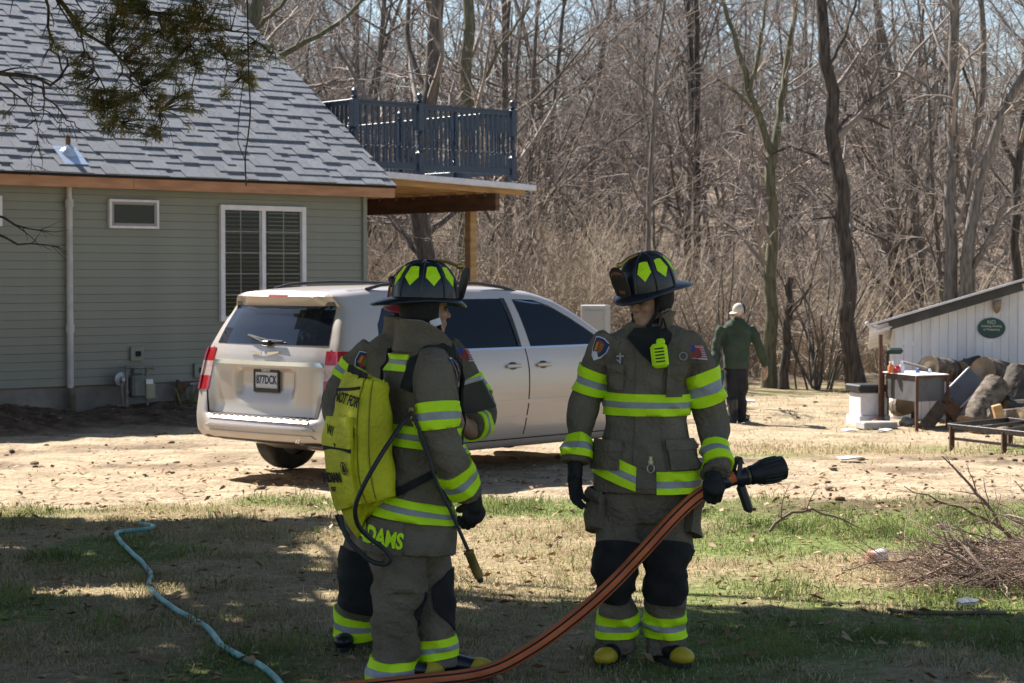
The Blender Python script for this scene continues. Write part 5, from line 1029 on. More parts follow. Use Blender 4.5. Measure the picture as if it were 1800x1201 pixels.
patch_shield(coat, AL, .93, -.045, .075, -1, .12); flag_patch(coat, AR, 1.02, .05, .085, -1, -.5)
P = lambda x, y, z: HC + HRm @ (np.array([x, y, z]))
helmet(fr, P(0, -.004, .062), frame((-.74, -.67), -.23), [('RIVERSIDE', .112, .014), ('FIRE', .018, .02)])
g = G(); g.tube([P(-.08, .0, .03), P(-.074, .03, -.05), P(-.045, .055, -.105), P(0, .06, -.122), P(.045, .055, -.105), P(.074, .03, -.05), P(.08, .0, .03)], .009, 7); O('chin_strap', g, MT['black'], fr, smooth=True)
g = G(); g.box(P(.073, .035, -.06), (.014, .02, .024), HRm, .004); O('strap_buckle', g, MT['leather'], fr)
glove(fr, at(1011, 828, D - .08), nrm(np.array([-.02, -.12, -1])), np.array([-.75, .62, 0]), -1, (14, 26, 22), 15, 1.15)
hz = at(1249, 858, D - .16)                                             # hose in the fist
hdir = nrm(at(1290, 838, D - .13) - at(1218, 878, D - .19)); hb = nrm(np.array([.25, -.95, .05]))
fd = nrm(np.array([.06, -.50, -.87]))
glove(fr, hz + hb * .050 - fd * .064, fd, hb, -1, (58, 80, 40), 35, 1.35, 1, True)
for u, v, dx in ((1086, 1150, (-.38, -.92)), (1164, 1150, (.48, -.88))): p = at(u, v, D + .05); boot(fr, (p[0], p[1], float(zg(p[0], p[1])) + .004), dx)
def on(L, t, a, off): return L.pt(np.array(t), np.array(a), off)
g = G(); c = on(T_, 1.35, -.008, .028); g.lathe(c, [(.012, 0), (.012, .006)], 12, (0, -1, 0)); th = np.linspace(0, 2 * math.pi, 15); g.tube([c + np.array([.016 * math.cos(a), -.008, -.03 + .02 * math.sin(a)]) for a in th], .003, 6); g.box(c + [0, -.006, .008], (.016, .008, .04), None, .003); O('hook_ring', g, M('worn_brass', (.5, .45, .35), rough=.35, metal=.7), coat)
g = G(); c = on(T_, 5.15, .085, .012); g.box(c, (.008, .006, .05)); g.box(c + [0, -.001, .01], (.034, .006, .008)); g.box(c - [.008, .001, .012], (.02, .006, .006), Matrix.Rotation(.7, 3, 'Y')); O('collar_badge', g, MT['silver'], coat)
g = G(); c = on(T_, 5.3, .88, .014); g.tube([c + np.array([.018 * math.cos(a), -.004, .018 * math.sin(a)]) for a in th], .003, 6); O('badge_ring', g, MT['silver'], coat)
mc = on(T_, 5.35, -.026, .055); mic = thing('radio_mic', 'lime yellow radio microphone clipped to the chest of the nozzle holder', 'radio', mc)
Rm = np.array(Matrix.Rotation(-.12, 3, 'Y')); g = G(); g.box(mc, (.078, .036, .112), Rm, .014); g.box(mc + [.004, 0, .064], (.04, .03, .03), Rm, .008); O('mic_case', g, MT['lime'], mic)
for k in range(5):
    g = G(); g.box(mc + Rm @ np.array([.0, -.019, .034 - .015 * k]), (.042, .006, .006), Rm); O('grille_slot', g, MT['black'], mic)
g = G(); g.tube([mc + [.01, .0, .06], at(1160, 580, D - .19), at(1166, 560, D - .15), at(1172, 580, D - .1)], .005, 6); g.box(mc + [0, .028, .01], (.03, .03, .05), None, .006); O('mic_cord', g, MT['black'], mic)

# ======== the hose and its nozzle
hose = thing('fire_hose', 'orange red rubber hose line with black bands running down to the grass', 'fire hose', (.2, 8.9, 0))
hp = [at(1290, 838, D - .13), at(1262, 852, D - .15), at(1222, 876, D - .185), at(1180, 915, D - .24), at(1130, 970, D - .30), at(1075, 1028, D - .34), at(1010, 1086, D - .38), at(930, 1144, D - .42)]
e = at(850, 1194, D - .46); e[2] = max(e[2], .045); hp += [e, e + np.array([-.30, -.16, -.012]), e + np.array([-.85, -.42, -.014]), e + np.array([-1.8, -.7, -.015])]
hp[-1][2] = hp[-2][2] = hp[-3][2] = .036; hp = np.array(hp); q_ = np.linspace(0, len(hp) - 1, 80)
def crs(P, q):
    L = Loft([(p, 1, 1) for p in P], (0, 1), 0); return L.cr(np.asarray(q, float))[0][:, :3]
hpt = crs(hp, q_); g = G(); g.tube(hpt, .032, 18); O('hose_jacket', g, M('hose_orange', (.62, .155, .045), (.44, .10, .035), sc=7, rough=.7, bump=.2, bsc=40), hose, smooth=True)
T__ = nrm(np.gradient(hpt, axis=0)); Sd = nrm(np.cross(T__, [0, -.85, .5])); up_ = np.cross(Sd, T__) * np.sign((np.cross(Sd, T__) @ np.array([0, -1, .3])))[:, None]
for a in (.12, -.95):
    g = G(); nrm_ = up_ * math.cos(a) + Sd * math.sin(a); g.tube(hpt[4:] + nrm_[4:] * .0285, .0062, 6); O('hose_band', g, MT['black'], hose, smooth=True)
n0, n1 = at(1268, 848, D - .145), at(1376, 822, D - .05); nd = nrm(n1 - n0); nl = np.linalg.norm(n1 - n0); noz = thing('hose_nozzle', 'black fog nozzle with bail handle and pistol grip at the hose end', 'nozzle', n0)
g = G(); g.lathe(n0, [(.033, 0), (.036, .01), (.034, .035), (.030, .04), (.030, .075), (.038, .085), (.040, .12)], 22, nd); O('valve_body', g, M('nozzle_black', (.012, .015, .028), (.02, .024, .04), sc=20, rough=.32), noz, smooth='auto')
g = G(); g.lathe(n0 + nd * .12, [(.036, 0), (.043, .004), (.043, .016), (.038, .02)], 24, nd); O('metal_collar', g, M('dull_brass', (.10, .09, .05), rough=.4, metal=.6), noz, smooth='auto')
g = G(); r_ = nl - .14; g.lathe(n0 + nd * .14, [(.036, 0), (.046, .01), (.046, .03), (.054, .055), (.060, .10), (.060, r_ * .8), (.056, r_), (.045, r_ + .006), (.03, r_ - .02)], 26, nd); O('bumper_barrel', g, M('nozzle_rubber', (.012, .012, .014), rough=.55), noz, smooth='auto')
up = nrm(np.array([0, 0, 1.]) - nd * nd[2]); sd = np.cross(nd, up)
for k in range(20):
    a = 2 * math.pi * k / 20; o_ = (up * math.cos(a) + sd * math.sin(a)); g = G(); g.tube([n0 + nd * .205 + o_ * .055, n0 + nd * .25 + o_ * .0605, n0 + nd * (.14 + r_ * .85) + o_ * .0595], .0042, 5); O('barrel_rib', g, M('nozzle_rubber2', (.014, .014, .016), rough=.5) if k == 0 else bpy.data.materials['nozzle_rubber2'], noz)
g = G()
for s in (-1, 1): g.beam(n0 + nd * .07 + sd * s * .034, n0 + nd * .105 + up * .085 + sd * s * .026, .008, .022, nd, .002)
g.beam(n0 + nd * .105 + up * .085 - sd * .03, n0 + nd * .105 + up * .085 + sd * .03, .028, .022, nd, .006); O('bail_handle', g, MT['blackplastic'], noz)
g = G(); g.beam(n0 + nd * .09 - up * .03, n0 + nd * .10 - up * .16 + np.array([.012, 0, 0]), .034, .045, nd, .012); g.beam(n0 + nd * .10 - up * .155, n0 + nd * .125 - up * .165, .03, .02, up, .006); O('pistol_grip', g, MT['blackplastic'], noz)

# ======== the firefighter with the yellow back pack (turned away to the right)
D = 8.95; K = rig(D); fw = (.88, .47); fl = person_root('firefighter turned away wearing the yellow backpack', -.42, D, GRP)
T_ = Loft([K(711, 964, .245, .215), K(716, 908, .225, .20), K(727, 852, .195, .172), K(737, 792, .178, .155), K(742, 732, .185, .15), K(742, 682, .195, .147), K(742, 642, .19, .128), K(742, 616, .145, .108), K(742, 598, .10, .095), K(742, 584, .09, .09)], fw, .012, 21, 2.5)
A1 = Loft([K(757, 630, .07, None, -.12), K(764, 656, .088, None, -.19), K(769, 716, .092, None, -.23), K(774, 766, .086, None, -.24), K(787, 803, .081, None, -.23), K(808, 842, .072, None, -.19), K(829, 872, .066, None, -.15)], fw, .012, 22)
A2 = Loft([K(735, 630, .07, None, .12), K(738, 656, .086, None, .18), K(748, 712, .082, None, .2), K(762, 760, .076, None, .2), K(788, 800, .07, None, .18), K(808, 822, .062, None, .16)], fw, .007, 23)
PV = Loft([K(715, 1010, .12, .12), K(714, 960, .17, .16), K(714, 905, .17, .17), K(722, 860, .16, .15)], fw, .005, 24)
L1 = Loft([K(700, 930, .125, .135, -.09), K(702, 985, .122, None, -.1), K(701, 1050, .112, None, -.1), K(695, 1105, .106, None, -.09), K(691, 1155, .108, None, -.08), K(690, 1206, .110, None, -.08)], fw, .015, 25)
L2 = Loft([K(733, 930, .12, .13, .09), K(748, 990, .118, None, .08), K(757, 1050, .106, None, .06), K(762, 1105, .098, None, .05), K(766, 1142, .096, None, .05), K(770, 1172, .095, None, .05)], fw, .015, 26)
HC = at(750, 545, D + .02); HRm = frame((.92, .36), -.03)
coat = garment(fl, 'coat', [T_, A1, A2]); pants = garment(fl, 'pants', [PV, L1, L2]); make_body(fl, [(T_, .72), (A1, .62), (A2, .62), (PV, .7), (L1, .65), (L2, .65)], HC, HRm)
stripe(coat, T_, 3.14, 3.76); stripe(coat, T_, 1.02, 1.66); stripe(coat, T_, 5.75, 6.75, .415, .66, .009)
stripe(coat, A1, 1.9, 2.72); stripe(coat, A1, 4.55, 5.55); stripe(coat, A2, 1.9, 2.7); stripe(coat, A2, 4.1, 4.8)
stripe(pants, L1, 4.05, 4.78); stripe(pants, L2, 3.35, 4.35)
g = L2.slab(lambda a: 1.25 + .5 * (abs(a) / .3) ** 3, lambda a: 3.2 - .9 * (abs(a) / .3) ** 2, -.30, .30, .004, .006, 10, 24); O('knee_patch', g, MT['black'], pants, smooth=True); g = L1.slab(lambda a: 1.6 + .7 * abs(a + .05) / .17, lambda a: 2.9 - .6 * abs(a + .05) / .17, -.2, .10, .003, .005, 8, 20); O('knee_patch', g, MT['black'], pants, smooth=True)
g = L1.slab(.75, 1.75, .60, .90, .003, .018, 8, 14); O('cargo_pocket', g, MT['coat'], pants, smooth=True)
g = T_.slab(-.02, .98, .33, .52, .006, .006, 8, 14); O('name_panel', g, MT['coat'], coat, smooth=True)
V, F = text_geo('ADAMS', .098, .001, .0035); g = G(); V[:, 0] *= .72; T_.sheet(V, F, .52, .415, .016, g, 1, -.08); O('name_letters', g, MT['lime'], coat)
patch_shield(coat, A1, 1.02, .90, .075, -1, .1)
CO = Loft([K(742, 618, .135, .12), K(743, 598, .118, .115), K(745, 574, .118, .118), K(746, 558, .118, .118)], fw, .004, 28)
g = CO.slab(0, lambda a: 2.55 - 1.5 * sstep(.14, .42, abs(a - .5)), .08, .92, .0, .014, 10, 40); O('collar', g, MT['coat'], coat, smooth=True)
g = CO.slab(.3, lambda a: 2.66 - 1.5 * sstep(.14, .42, abs(a - .5)), .085, .915, -.014, .004, 8, 36); O('collar_lining', g, MT['collarlining'], coat, smooth=True)
g = T_.slab(7.0, 7.9, .03, .10, .016, .016, 5, 6); O('throat_tab', g, MT['black'], coat, smooth=True)
P = lambda x, y, z: HC + HRm @ (np.array([x, y, z]))
helmet(fl, P(0, -.006, .052), HRm)
g = G(); g.tube([P(.082, .0, .03), P(.078, .03, -.05), P(.045, .055, -.11), P(0, .06, -.125)], .009, 7); O('chin_strap', g, MT['black'], fl, smooth=True)
g = G(); g.box(P(.094, .012, -.055), (.004, .052, .032), HRm @ np.array(Matrix.Rotation(.35, 3, 'X')), .001); O('ear_flap_tag', g, MT['white'], fl)
glove(fl, at(831, 884, D - .14), nrm(np.array([.12, .10, -1])), np.array([.5, -.85, .1]), 1, (50, 72, 45), 35, 1.4, 1, True)
p = at(776, 1160, D + .06); boot(fl, (p[0], p[1], float(zg(p[0], p[1])) + .004), (1, -.12)); p = at(690, 1206, D - .1); boot(fl, (p[0], p[1], float(zg(p[0], p[1])) + .004), (.9, .3))
# the pack
MT['packyellow'] = M('pack_yellow', (.66, .64, .015), (.46, .43, .014), sc=4, detail=8, rough=.65, bump=.5, bsc=45)
pk = thing('water_backpack', 'yellow backpack water tank with black hose on the firefighter turned away', 'backpack', at(637, 780, D - .1))
PK = Loft([K(655, 900, .13, .04, -.16), K(648, 890, .17, .075, -.15), K(640, 850, .19, .095, -.14), K(636, 800, .195, .10, -.13), K(635, 750, .19, .092, -.13), K(638, 700, .175, .08, -.12), K(642, 668, .16, .06, -.11), K(644, 659, .13, .03, -.11)], fw, .006, 31, 4.0)
g = G(); PK.geo(g, 64, 8); O('tank_bag', g, MT['packyellow'], pk, smooth=True)
g = PK.slab(1.2, 3.7, .43, .63, .002, .020, 12, 20); O('front_pocket', g, MT['packyellow'], pk, smooth=True); g = PK.slab(3.35, 4.3, .42, .64, .018, .012, 6, 18); O('pocket_flap', g, MT['packyellow'], pk, smooth=True)
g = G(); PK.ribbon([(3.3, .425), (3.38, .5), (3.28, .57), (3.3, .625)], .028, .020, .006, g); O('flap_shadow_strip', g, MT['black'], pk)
for a_ in (.395, .29): g = G(); PK.ribbon([(.9, a_ - .01), (3, a_), (6.3, a_)], .006, .001, .003, g); O('seam', g, M('pack_seam', (.22, .2, .01)), pk)
g = G(); PK.ribbon([(5.35, .42), (5.3, .5), (5.3, .62)], .014, .002, .003, g); O('zip', g, MT['black'], pk)
ink = MT['black']
for s_, sz, tc, ac, rot, sx, bo_ in (('NOT FOR', .066, 4.85, .03, -.12, .95, .0014), ('W/', .062, 3.85, -.055, -.12, 1.0, .0004), ('INDIAN', .06, 2.35, -.06, -.06, .85, .003), ('EST', .028, 1.98, -.07, -.06, 1.1, .0012)):
    V, F = text_geo(s_, sz, .0006, bo_); V[:, 0] *= sx; g = G(); PK.sheet(V, F, tc, .5, (.033 if tc < 4.3 and tc > 3.35 else .025 if tc < 3.4 else .008), g, 1, rot, True, ac); O('bag_lettering', g, ink, pk)
g = G(); th = np.linspace(0, 2 * math.pi, 21)
c_ = [(.030 * math.cos(a), .030 * math.sin(a), 0) for a in th]
V = np.array([(x, y, .026) for x, y, _ in c_[:-1]] + [(x * .78, y * .78, .026) for x, y, _ in c_[:-1]]); PK.sheet(V, [[i, (i + 1) % 20, 20 + (i + 1) % 20, 20 + i] for i in range(20)], 2.62, .5, 0, g, 1, 0, True, .085)
V = np.array([(-.014, -.016, .026), (.008, -.02, .026), (.014, -.004, .026), (.006, .006, .026), (.01, .016, .026), (-.006, .018, .026), (-.016, .004, .026)]); PK.sheet(V, [[0, 1, 2, 3, 4, 5, 6]], 2.62, .5, 0, g, 1, 0, True, .085); O('round_emblem', g, ink, pk)
g = G(); PK.ribbon([(6.6, .56), (7.0, .5), (6.6, .40)], .035, .010, .006, g); PK.ribbon([(6.7, .47), (7.3, .43), (6.5, .36)], .03, .022, .006, g); O('carry_handle', g, MT['black'], pk)
g = G(); T_.ribbon([(5.0, .40), (6.2, .37), (6.95, .30), (7.1, .22), (6.6, .12), (5.4, .06), (4.2, .05)], .062, .012, .010, g); O('shoulder_strap', g, MT['black'], pk)
g = G(); T_.ribbon([(5.2, .60), (6.4, .62), (7.0, .70), (6.6, .85), (5.4, .93)], .06, .012, .010, g); O('shoulder_strap', g, MT['black'], pk)
g = G(); T_.ribbon([(1.75, .40), (2.3, .30), (3.0, .17), (3.6, .10), (4.2, .06)], .035, .014, .005, g); O('lower_strap', g, MT['black'], pk)
hq = [(722, 727, -.30), (703, 750, -.36), (668, 803, -.42), (640, 852, -.44), (625, 890, -.42), (629, 922, -.38), (650, 946, -.35), (673, 963, -.34), (686, 980, -.34), (678, 992, -.33), (652, 986, -.30), (628, 966, -.27), (608, 942, -.24), (598, 905, -.22)]
g = G(); g.tube(crs(np.array([at(u, v, D + d_) for u, v, d_ in hq]), np.linspace(0, len(hq) - 1, 70)), .0105, 10); O('pump_hose', g, MT['blackplastic'], pk, smooth=True)
g = G(); g.caps(at(724, 719, D - .29), at(722, 735, D - .30), .014, .014); O('hose_fitting', g, MT['brass'], pk, smooth=True)
wd = thing('pump_wand', 'slim black pump wand with brass barrel hanging past the gloved hand', 'wand', at(826, 985, D - .3))
g = G(); g.tube([at(722, 722, D - .3), at(745, 775, D - .33), at(768, 850, D - .33), at(790, 893, D - .31), at(826, 975, D - .30)], .0085, 8); O('wand_rod', g, MT['blackplastic'], wd, smooth=True)
g = G(); a, b_ = at(823, 968, D - .30), at(845, 1022, D - .295); dd_ = nrm(b_ - a); g.lathe(a, [(.018, 0), (.024, .004), (.024, .012), (.020, .016), (.021, .11), (.019, .13)], 16, dd_); O('wand_barrel', g, M('old_brass', (.25, .17, .05), (.16, .11, .035), sc=14, rough=.45, metal=.5), wd, smooth='auto'); g = G(); g.lathe(a + dd_ * .13, [(.012, 0), (.015, .012), (.009, .022)], 12, dd_); O('wand_tip', g, MT['blackplastic'], wd, smooth='auto')

# ======== the third firefighter behind the pack, holding a clipboard
D = 9.75; K = rig(D); fw = (.30, -.95); fm = person_root('firefighter half hidden behind the backpack wearer, holding a clipboard', -.55, D, GRP)
T_ = Loft([K(700, 932, .235, .18), K(702, 862, .215, .17), K(708, 782, .20, .155), K(714, 692, .205, .15), K(716, 637, .208, .145), K(716, 612, .19, .12), K(718, 592, .13, .10), K(720, 574, .09, .09)], fw, .012, 41, 2.5)
A1 = Loft([K(658, 610, .07), K(641, 632, .084), K(612, 670, .082), K(592, 704, .078, None, -.03), K(603, 738, .072, None, -.12), K(650, 758, .066, None, -.24), K(690, 755, .06, None, -.3)], fw, .007, 42)
A2 = Loft([K(780, 608, .07), K(797, 632, .084), K(825, 680, .080), K(843, 718, .076, None, -.04), K(842, 742, .072, None, -.12), K(828, 750, .064, None, -.2)], fw, .007, 43)
PV = Loft([K(690, 990, .12, .12), K(692, 945, .19, .15), K(696, 900, .19, .15), K(700, 860, .18, .14)], fw, .005, 44)
L1 = Loft([K(655, 925, .125, .13), K(641, 985, .118), K(636, 1040, .110, None, -.03), K(624, 1092, .102), K(619, 1152, .100, None, .03)], fw, .009, 45)
L2 = Loft([K(735, 925, .125, .13), K(738, 985, .118), K(738, 1040, .108, None, -.02), K(734, 1092, .10), K(732, 1152, .098, None, .03)], fw, .009, 46)
HC = at(728, 541, D); HRm = frame((-.25, -.95), -.1)
coat = garment(fm, 'coat', [T_, A1, A2]); pants = garment(fm, 'pants', [PV, L1, L2])
make_body(fm, [(T_, .72), (A1, .6), (A2, .6), (PV, .7), (L1, .65), (L2, .65)], HC, HRm, [(at(820, 748, D - .22), nrm(np.array([-.45, -.35, .55])), np.array([.6, -.6, .3]), -1, (30, 45, 30), 30)])
stripe(coat, T_, 2.75, 3.4); stripe(coat, T_, .1, .75)
stripe(coat, A1, 1.45, 2.15); stripe(coat, A1, 4.4, 5.0); stripe(coat, A2, 1.75, 2.55); stripe(coat, A2, 4.1, 4.75)
for L in (L1, L2): stripe(pants, L, 2.72, 3.38); g = L.slab(.75, 2.45, -.30, .30, .006, .006, 10, 24); O('knee_patch', g, MT['black'], pants, smooth=True)
g = T_.slab(.02, 1.0, .12, .28, .008, .03, 8, 12); O('hem_pocket', g, MT['coat'], coat, smooth=True)
patch_shield(coat, A1, 1.0, -.03, .08, -1, .2); flag_patch(coat, A2, 1.0, .08, .08, -1, -.5)
CO = Loft([K(718, 600, .13, .115), K(719, 580, .112, .105), K(720, 556, .115, .112)], fw, .003, 48); g = CO.slab(0, 1.9, .10, .90, .0, .012, 8, 36); O('collar', g, MT['coat'], coat, smooth=True)
P = lambda x, y, z: HC + HRm @ (np.array([x, y, z])); helmet(fm, P(0, -.006, .03), HRm, None, M('helmet_red', (.20, .02, .03), (.26, .03, .035), sc=20, rough=.35))
g = G(); g.box(at(694, 497, D - .12), (.05, .06, .05), None, .012); g.box(at(688, 491, D - .10), (.03, .04, .03), None, .008); O('helmet_goggles', g, MT['blackplastic'], fm)
for u, v, dx in ((618, 1158, (-.15, -1)), (732, 1158, (.3, -.95))): p = at(u, v, D + .04); boot(fm, (p[0], p[1], float(zg(p[0], p[1])) + .004), dx, False)
cb = thing('clipboard', 'grey metal clipboard held up by the half hidden firefighter', 'clipboard', at(822, 695, D - .25))
a, b_ = at(793, 680, D - .24), at(847, 664, D - .30); dn = at(822, 735, D - .17) - at(820, 672, D - .27); X_ = nrm(b_ - a); Y_ = nrm(dn - X_ * (dn @ X_)); N_ = np.cross(X_, Y_); Rc = np.stack([X_, Y_, N_], 1); wc = np.linalg.norm(b_ - a)
g = G(); g.box((a + b_) / 2 + Y_ * .085, (wc, .17, .018), Rc, .004); O('board', g, M('clipboard_grey', (.12, .12, .125), (.09, .09, .095), sc=10, rough=.5), cb); g = G(); g.box((a + b_) / 2 + Y_ * .0, (wc, .016, .024), Rc, .003); O('board_edge', g, MT['white'], cb)
ft = thing('flashlight', 'silver flashlight hung at the hip behind the yellow backpack', 'flashlight', at(607, 888, D - .25)); g = G(); a, b_ = at(594, 872, D - .25), at(618, 902, D - .25); g.caps(a, b_, .02, .026); O('flashlight_tube', g, M('flash_silver', (.35, .37, .4), rough=.3, metal=.8), ft, smooth=True); g = G(); g.tube([at(592, 905, D - .24), at(600, 925, D - .24), at(612, 945, D - .24)], .012, 8); O('flashlight_lanyard', g, MT['black'], ft)

# ======== the man walking away
D = 28.6; K = rig(D); fw = (.40, .92); wm = person_root('man in a dark green hoodie and pale cap walking away across the dirt', at(1298, 755, D)[0], D)
T_ = Loft([K(1294, 648, .185, .15), K(1294, 635, .185, .15), K(1294, 610, .19, .145), K(1295, 590, .21, .14), K(1296, 577, .205, .12), K(1297, 568, .15, .10), K(1298, 561, .08, .08)], fw, .012, 51)
A1 = Loft([K(1271, 575, .06), K(1265, 587, .070), K(1260, 608, .066), K(1256, 628, .064, None, -.05), K(1253, 645, .052, None, -.12)], fw, .01, 52); A2 = Loft([K(1319, 575, .06), K(1325, 587, .070), K(1333, 608, .065), K(1340, 626, .06, None, .08), K(1345, 643, .05, None, .15)], fw, .01, 53)
L1 = Loft([K(1287, 640, .11), K(1286, 670, .105), K(1287, 700, .085), K(1288, 730, .075, None, -.05), K(1288, 750, .075, None, -.08)], fw, .012, 54); L2 = Loft([K(1301, 640, .11), K(1303, 670, .10), K(1303, 700, .085, None, .05), K(1303, 730, .078, None, .08), K(1302, 752, .08, None, .1)], fw, .012, 55)
HC = at(1299, 550, D); HRm = frame((.75, .66), -.08)
o_ = garment(wm, 'hoodie', [T_, A1, A2], .012, M('green_hoodie', (.032, .052, .034), (.046, .068, .046), sc=9, rough=.9)); garment(wm, 'jeans', [L1, L2], .012, M('dark_jeans', (.012, .013, .017), (.022, .023, .03), sc=7, rough=.85))
make_body(wm, [(T_, .7), (A1, .6), (A2, .6), (L1, .65), (L2, .65)], HC, HRm, [(at(1346, 647, D + .15), nrm(np.array([.15, .1, -1])), np.array([.8, -.5, 0]), -1), (at(1253, 650, D - .13), nrm(np.array([-.05, .1, -1])), np.array([-.8, -.4, 0]), 1, (50, 60, 40))], None, .92)
HDk = Loft([K(1295, 583, .13, .12), K(1296, 572, .125, .13), K(1298, 563, .10, .12), K(1299, 559, .085, .1)], fw, .012, 58); g = G(); HDk.geo(g, 24, 4); O('hood', g, M('hood_green', (.032, .052, .034), rough=.9), o_, smooth=True)
P = lambda x, y, z: HC + HRm @ (np.array([x, y, z])); g = G(); g.ell(P(0, -.012, .035), (.079, .102, .105), HRm, 20, 12); hat = O('cap', g, M('cap_cream', (.62, .55, .45), (.5, .42, .36), sc=9, rough=.9), wm, smooth=True)
g = G(); g.ell(P(0, .03, .045), (.0805, .066, .10), HRm, 18, 10); O('cap_panel', g, MT['black'], hat, smooth=True); g = G(); g.prism([(.07 * math.cos(a), .085 * math.sin(a)) for a in np.linspace(math.pi, 2 * math.pi, 12)], 0, .008, HRm[:, 0], nrm(HRm[:, 1] + HRm[:, 2] * .4), HRm[:, 2], P(0, -.09, .0)); O('cap_brim', g, M('cap_brim', (.6, .53, .42), rough=.9), hat)
g = G(); g.box(P(-.062, -.062, .05), (.05, .012, .035), HRm @ np.array(Matrix.Rotation(-.8, 3, 'Z')), .004); O('cap_print', g, M('cap_pink', (.6, .2, .25), rough=.9), hat)
for u, v, dd_ in ((1289, 752, -.05), (1303, 754, .1)): p = at(u, v, D + dd_); boot(wm, (p[0], p[1], float(zg(p[0], p[1])) + .0), (.5, .87), False, 1.08)
bgp = at(1262, 668, D - .16); bg_o = thing('tote_bag', 'slim green bag carried low by the walking man', 'bag', bgp); g = G(); g.box(at(1266, 672, D - .16), (.07, .2, .30), None, .03); O('bag_body', g, M('bag_green', (.02, .12, .09), rough=.6), bg_o); g = G(); g.tube([at(1262, 658, D - .2), at(1254, 652, D - .16), at(1264, 658, D - .1)], .008, 6); O('bag_strap', g, M('bag_strap', (.02, .10, .08), rough=.6), bg_o)
# ---------------------------------------------------------------- cedar whose boughs hang into the picture, and the trees that shade the foreground
MT['cedar'] = leafy(M('cedar_green', (.09, .11, .035), (.19, .19, .065), sc=3, rough=.75), .45); MT['cedar_rust'] = leafy(M('cedar_rust', (.20, .16, .05), (.32, .22, .07), sc=4, rough=.8), .45)
rs = np.random.RandomState(21)
def sprays(C, rad, n, ln, wd, rs, droop=-.25):
    """leaf sprays scattered round centres C"""
    N = len(C); i = rs.randint(0, N, n); d = rs.randn(n, 3); d /= np.linalg.norm(d, axis=1, keepdims=True); p = C[i] + d * (rad[i] * rs.rand(n) ** .5)[:, None] * np.array([1, 1, .75])
    ax = nrm(rs.randn(n, 3) + np.array([0, 0, droop * 2])); s = nrm(np.cross(ax, rs.randn(n, 3))); l = (ln * (.6 + .8 * rs.rand(n)))[:, None]; w_ = (wd * (.6 + .8 * rs.rand(n)))[:, None]
    V = np.stack([p - s * w_ * .25, p + s * w_ * .25, p + ax * l * .55 + s * w_ * .5, p + ax * l, p + ax * l * .5 - s * w_ * .5], 1).reshape(-1, 3); o = np.arange(n)[:, None] * 5
    return V, np.concatenate([o + [0, 1, 2], o + [0, 2, 4], o + [4, 2, 3]]).astype(np.int32)
ctrunk = np.array([-5.3, 13.4, 0.0]); cedar = thing('cedar_tree', 'cedar with drooping green and rusty boughs hanging in from the upper left', 'tree', ctrunk)
boughs = [([(-160, -60, 26), (60, -40, 14), (112, 5, 12), (128, 40, 10), (165, 62, 8), (195, 76, 7), (230, 120, 5), (250, 165, 4), (277, 188, 3)], 12.2), ([(70, -30, 9), (84, 10, 7), (88, 70, 6), (95, 95, 5), (112, 130, 4)], 12.4),
          ([(-120, 90, 16), (-10, 140, 11), (20, 131, 11), (48, 138, 10), (75, 146, 8), (102, 146, 7), (110, 125, 6), (118, 92, 4)], 11.2), ([(40, 136, 6), (75, 160, 5), (105, 190, 4), (150, 230, 2.5)], 11.2), ([(190, -60, 14), (232, 4, 9), (262, 24, 8), (340, 32, 6), (400, 58, 5), (445, 66, 3), (480, 90, 2.5)], 12.8),
          ([(196, 76, 5), (205, 100, 4), (238, 150, 4), (262, 178, 3), (280, 200, 2)], 12.2), ([(262, 24, 6), (300, 60, 5), (335, 85, 4), (345, 120, 3), (330, 180, 2)], 12.7), ([(128, 40, 5), (140, 70, 4), (165, 120, 4), (190, 180, 3), (215, 215, 2)], 12.1), ([(340, 32, 4), (362, 62, 3), (392, 100, 2.5), (420, 140, 2)], 12.9), ([(-10, 140, 6), (30, 165, 4), (60, 190, 3), (100, 215, 2.5), (120, 232, 1.5)], 11.1), ([(55, 140, 3), (60, 200, 2.2), (65, 290, 1.4)], 11.1)]
P = np.stack([resample(pxline(l, d_, .04), 12) for l, d_ in boughs]); R = P[..., 3] * .75; P = P[..., :3]; P[:, 1:] += rs.randn(len(P), 11, 3) * .012
c1 = kids(P, R, 9, .30, 42, -.05, .2, .5, 5, .15, rs=rs, minr=.0022); c2 = kids(*c1, 3, .5, 40, -.05, .25, .7, 4, rs=rs, minr=.0018)
V, F = join([batch(P, R, 7), batch(*c1, 4), batch(*c2, 3)]); put(bpy.data.objects.new('bough', mesh_from('bough', V - ctrunk, F, [MT['bark_dark']], None, True)), cedar)
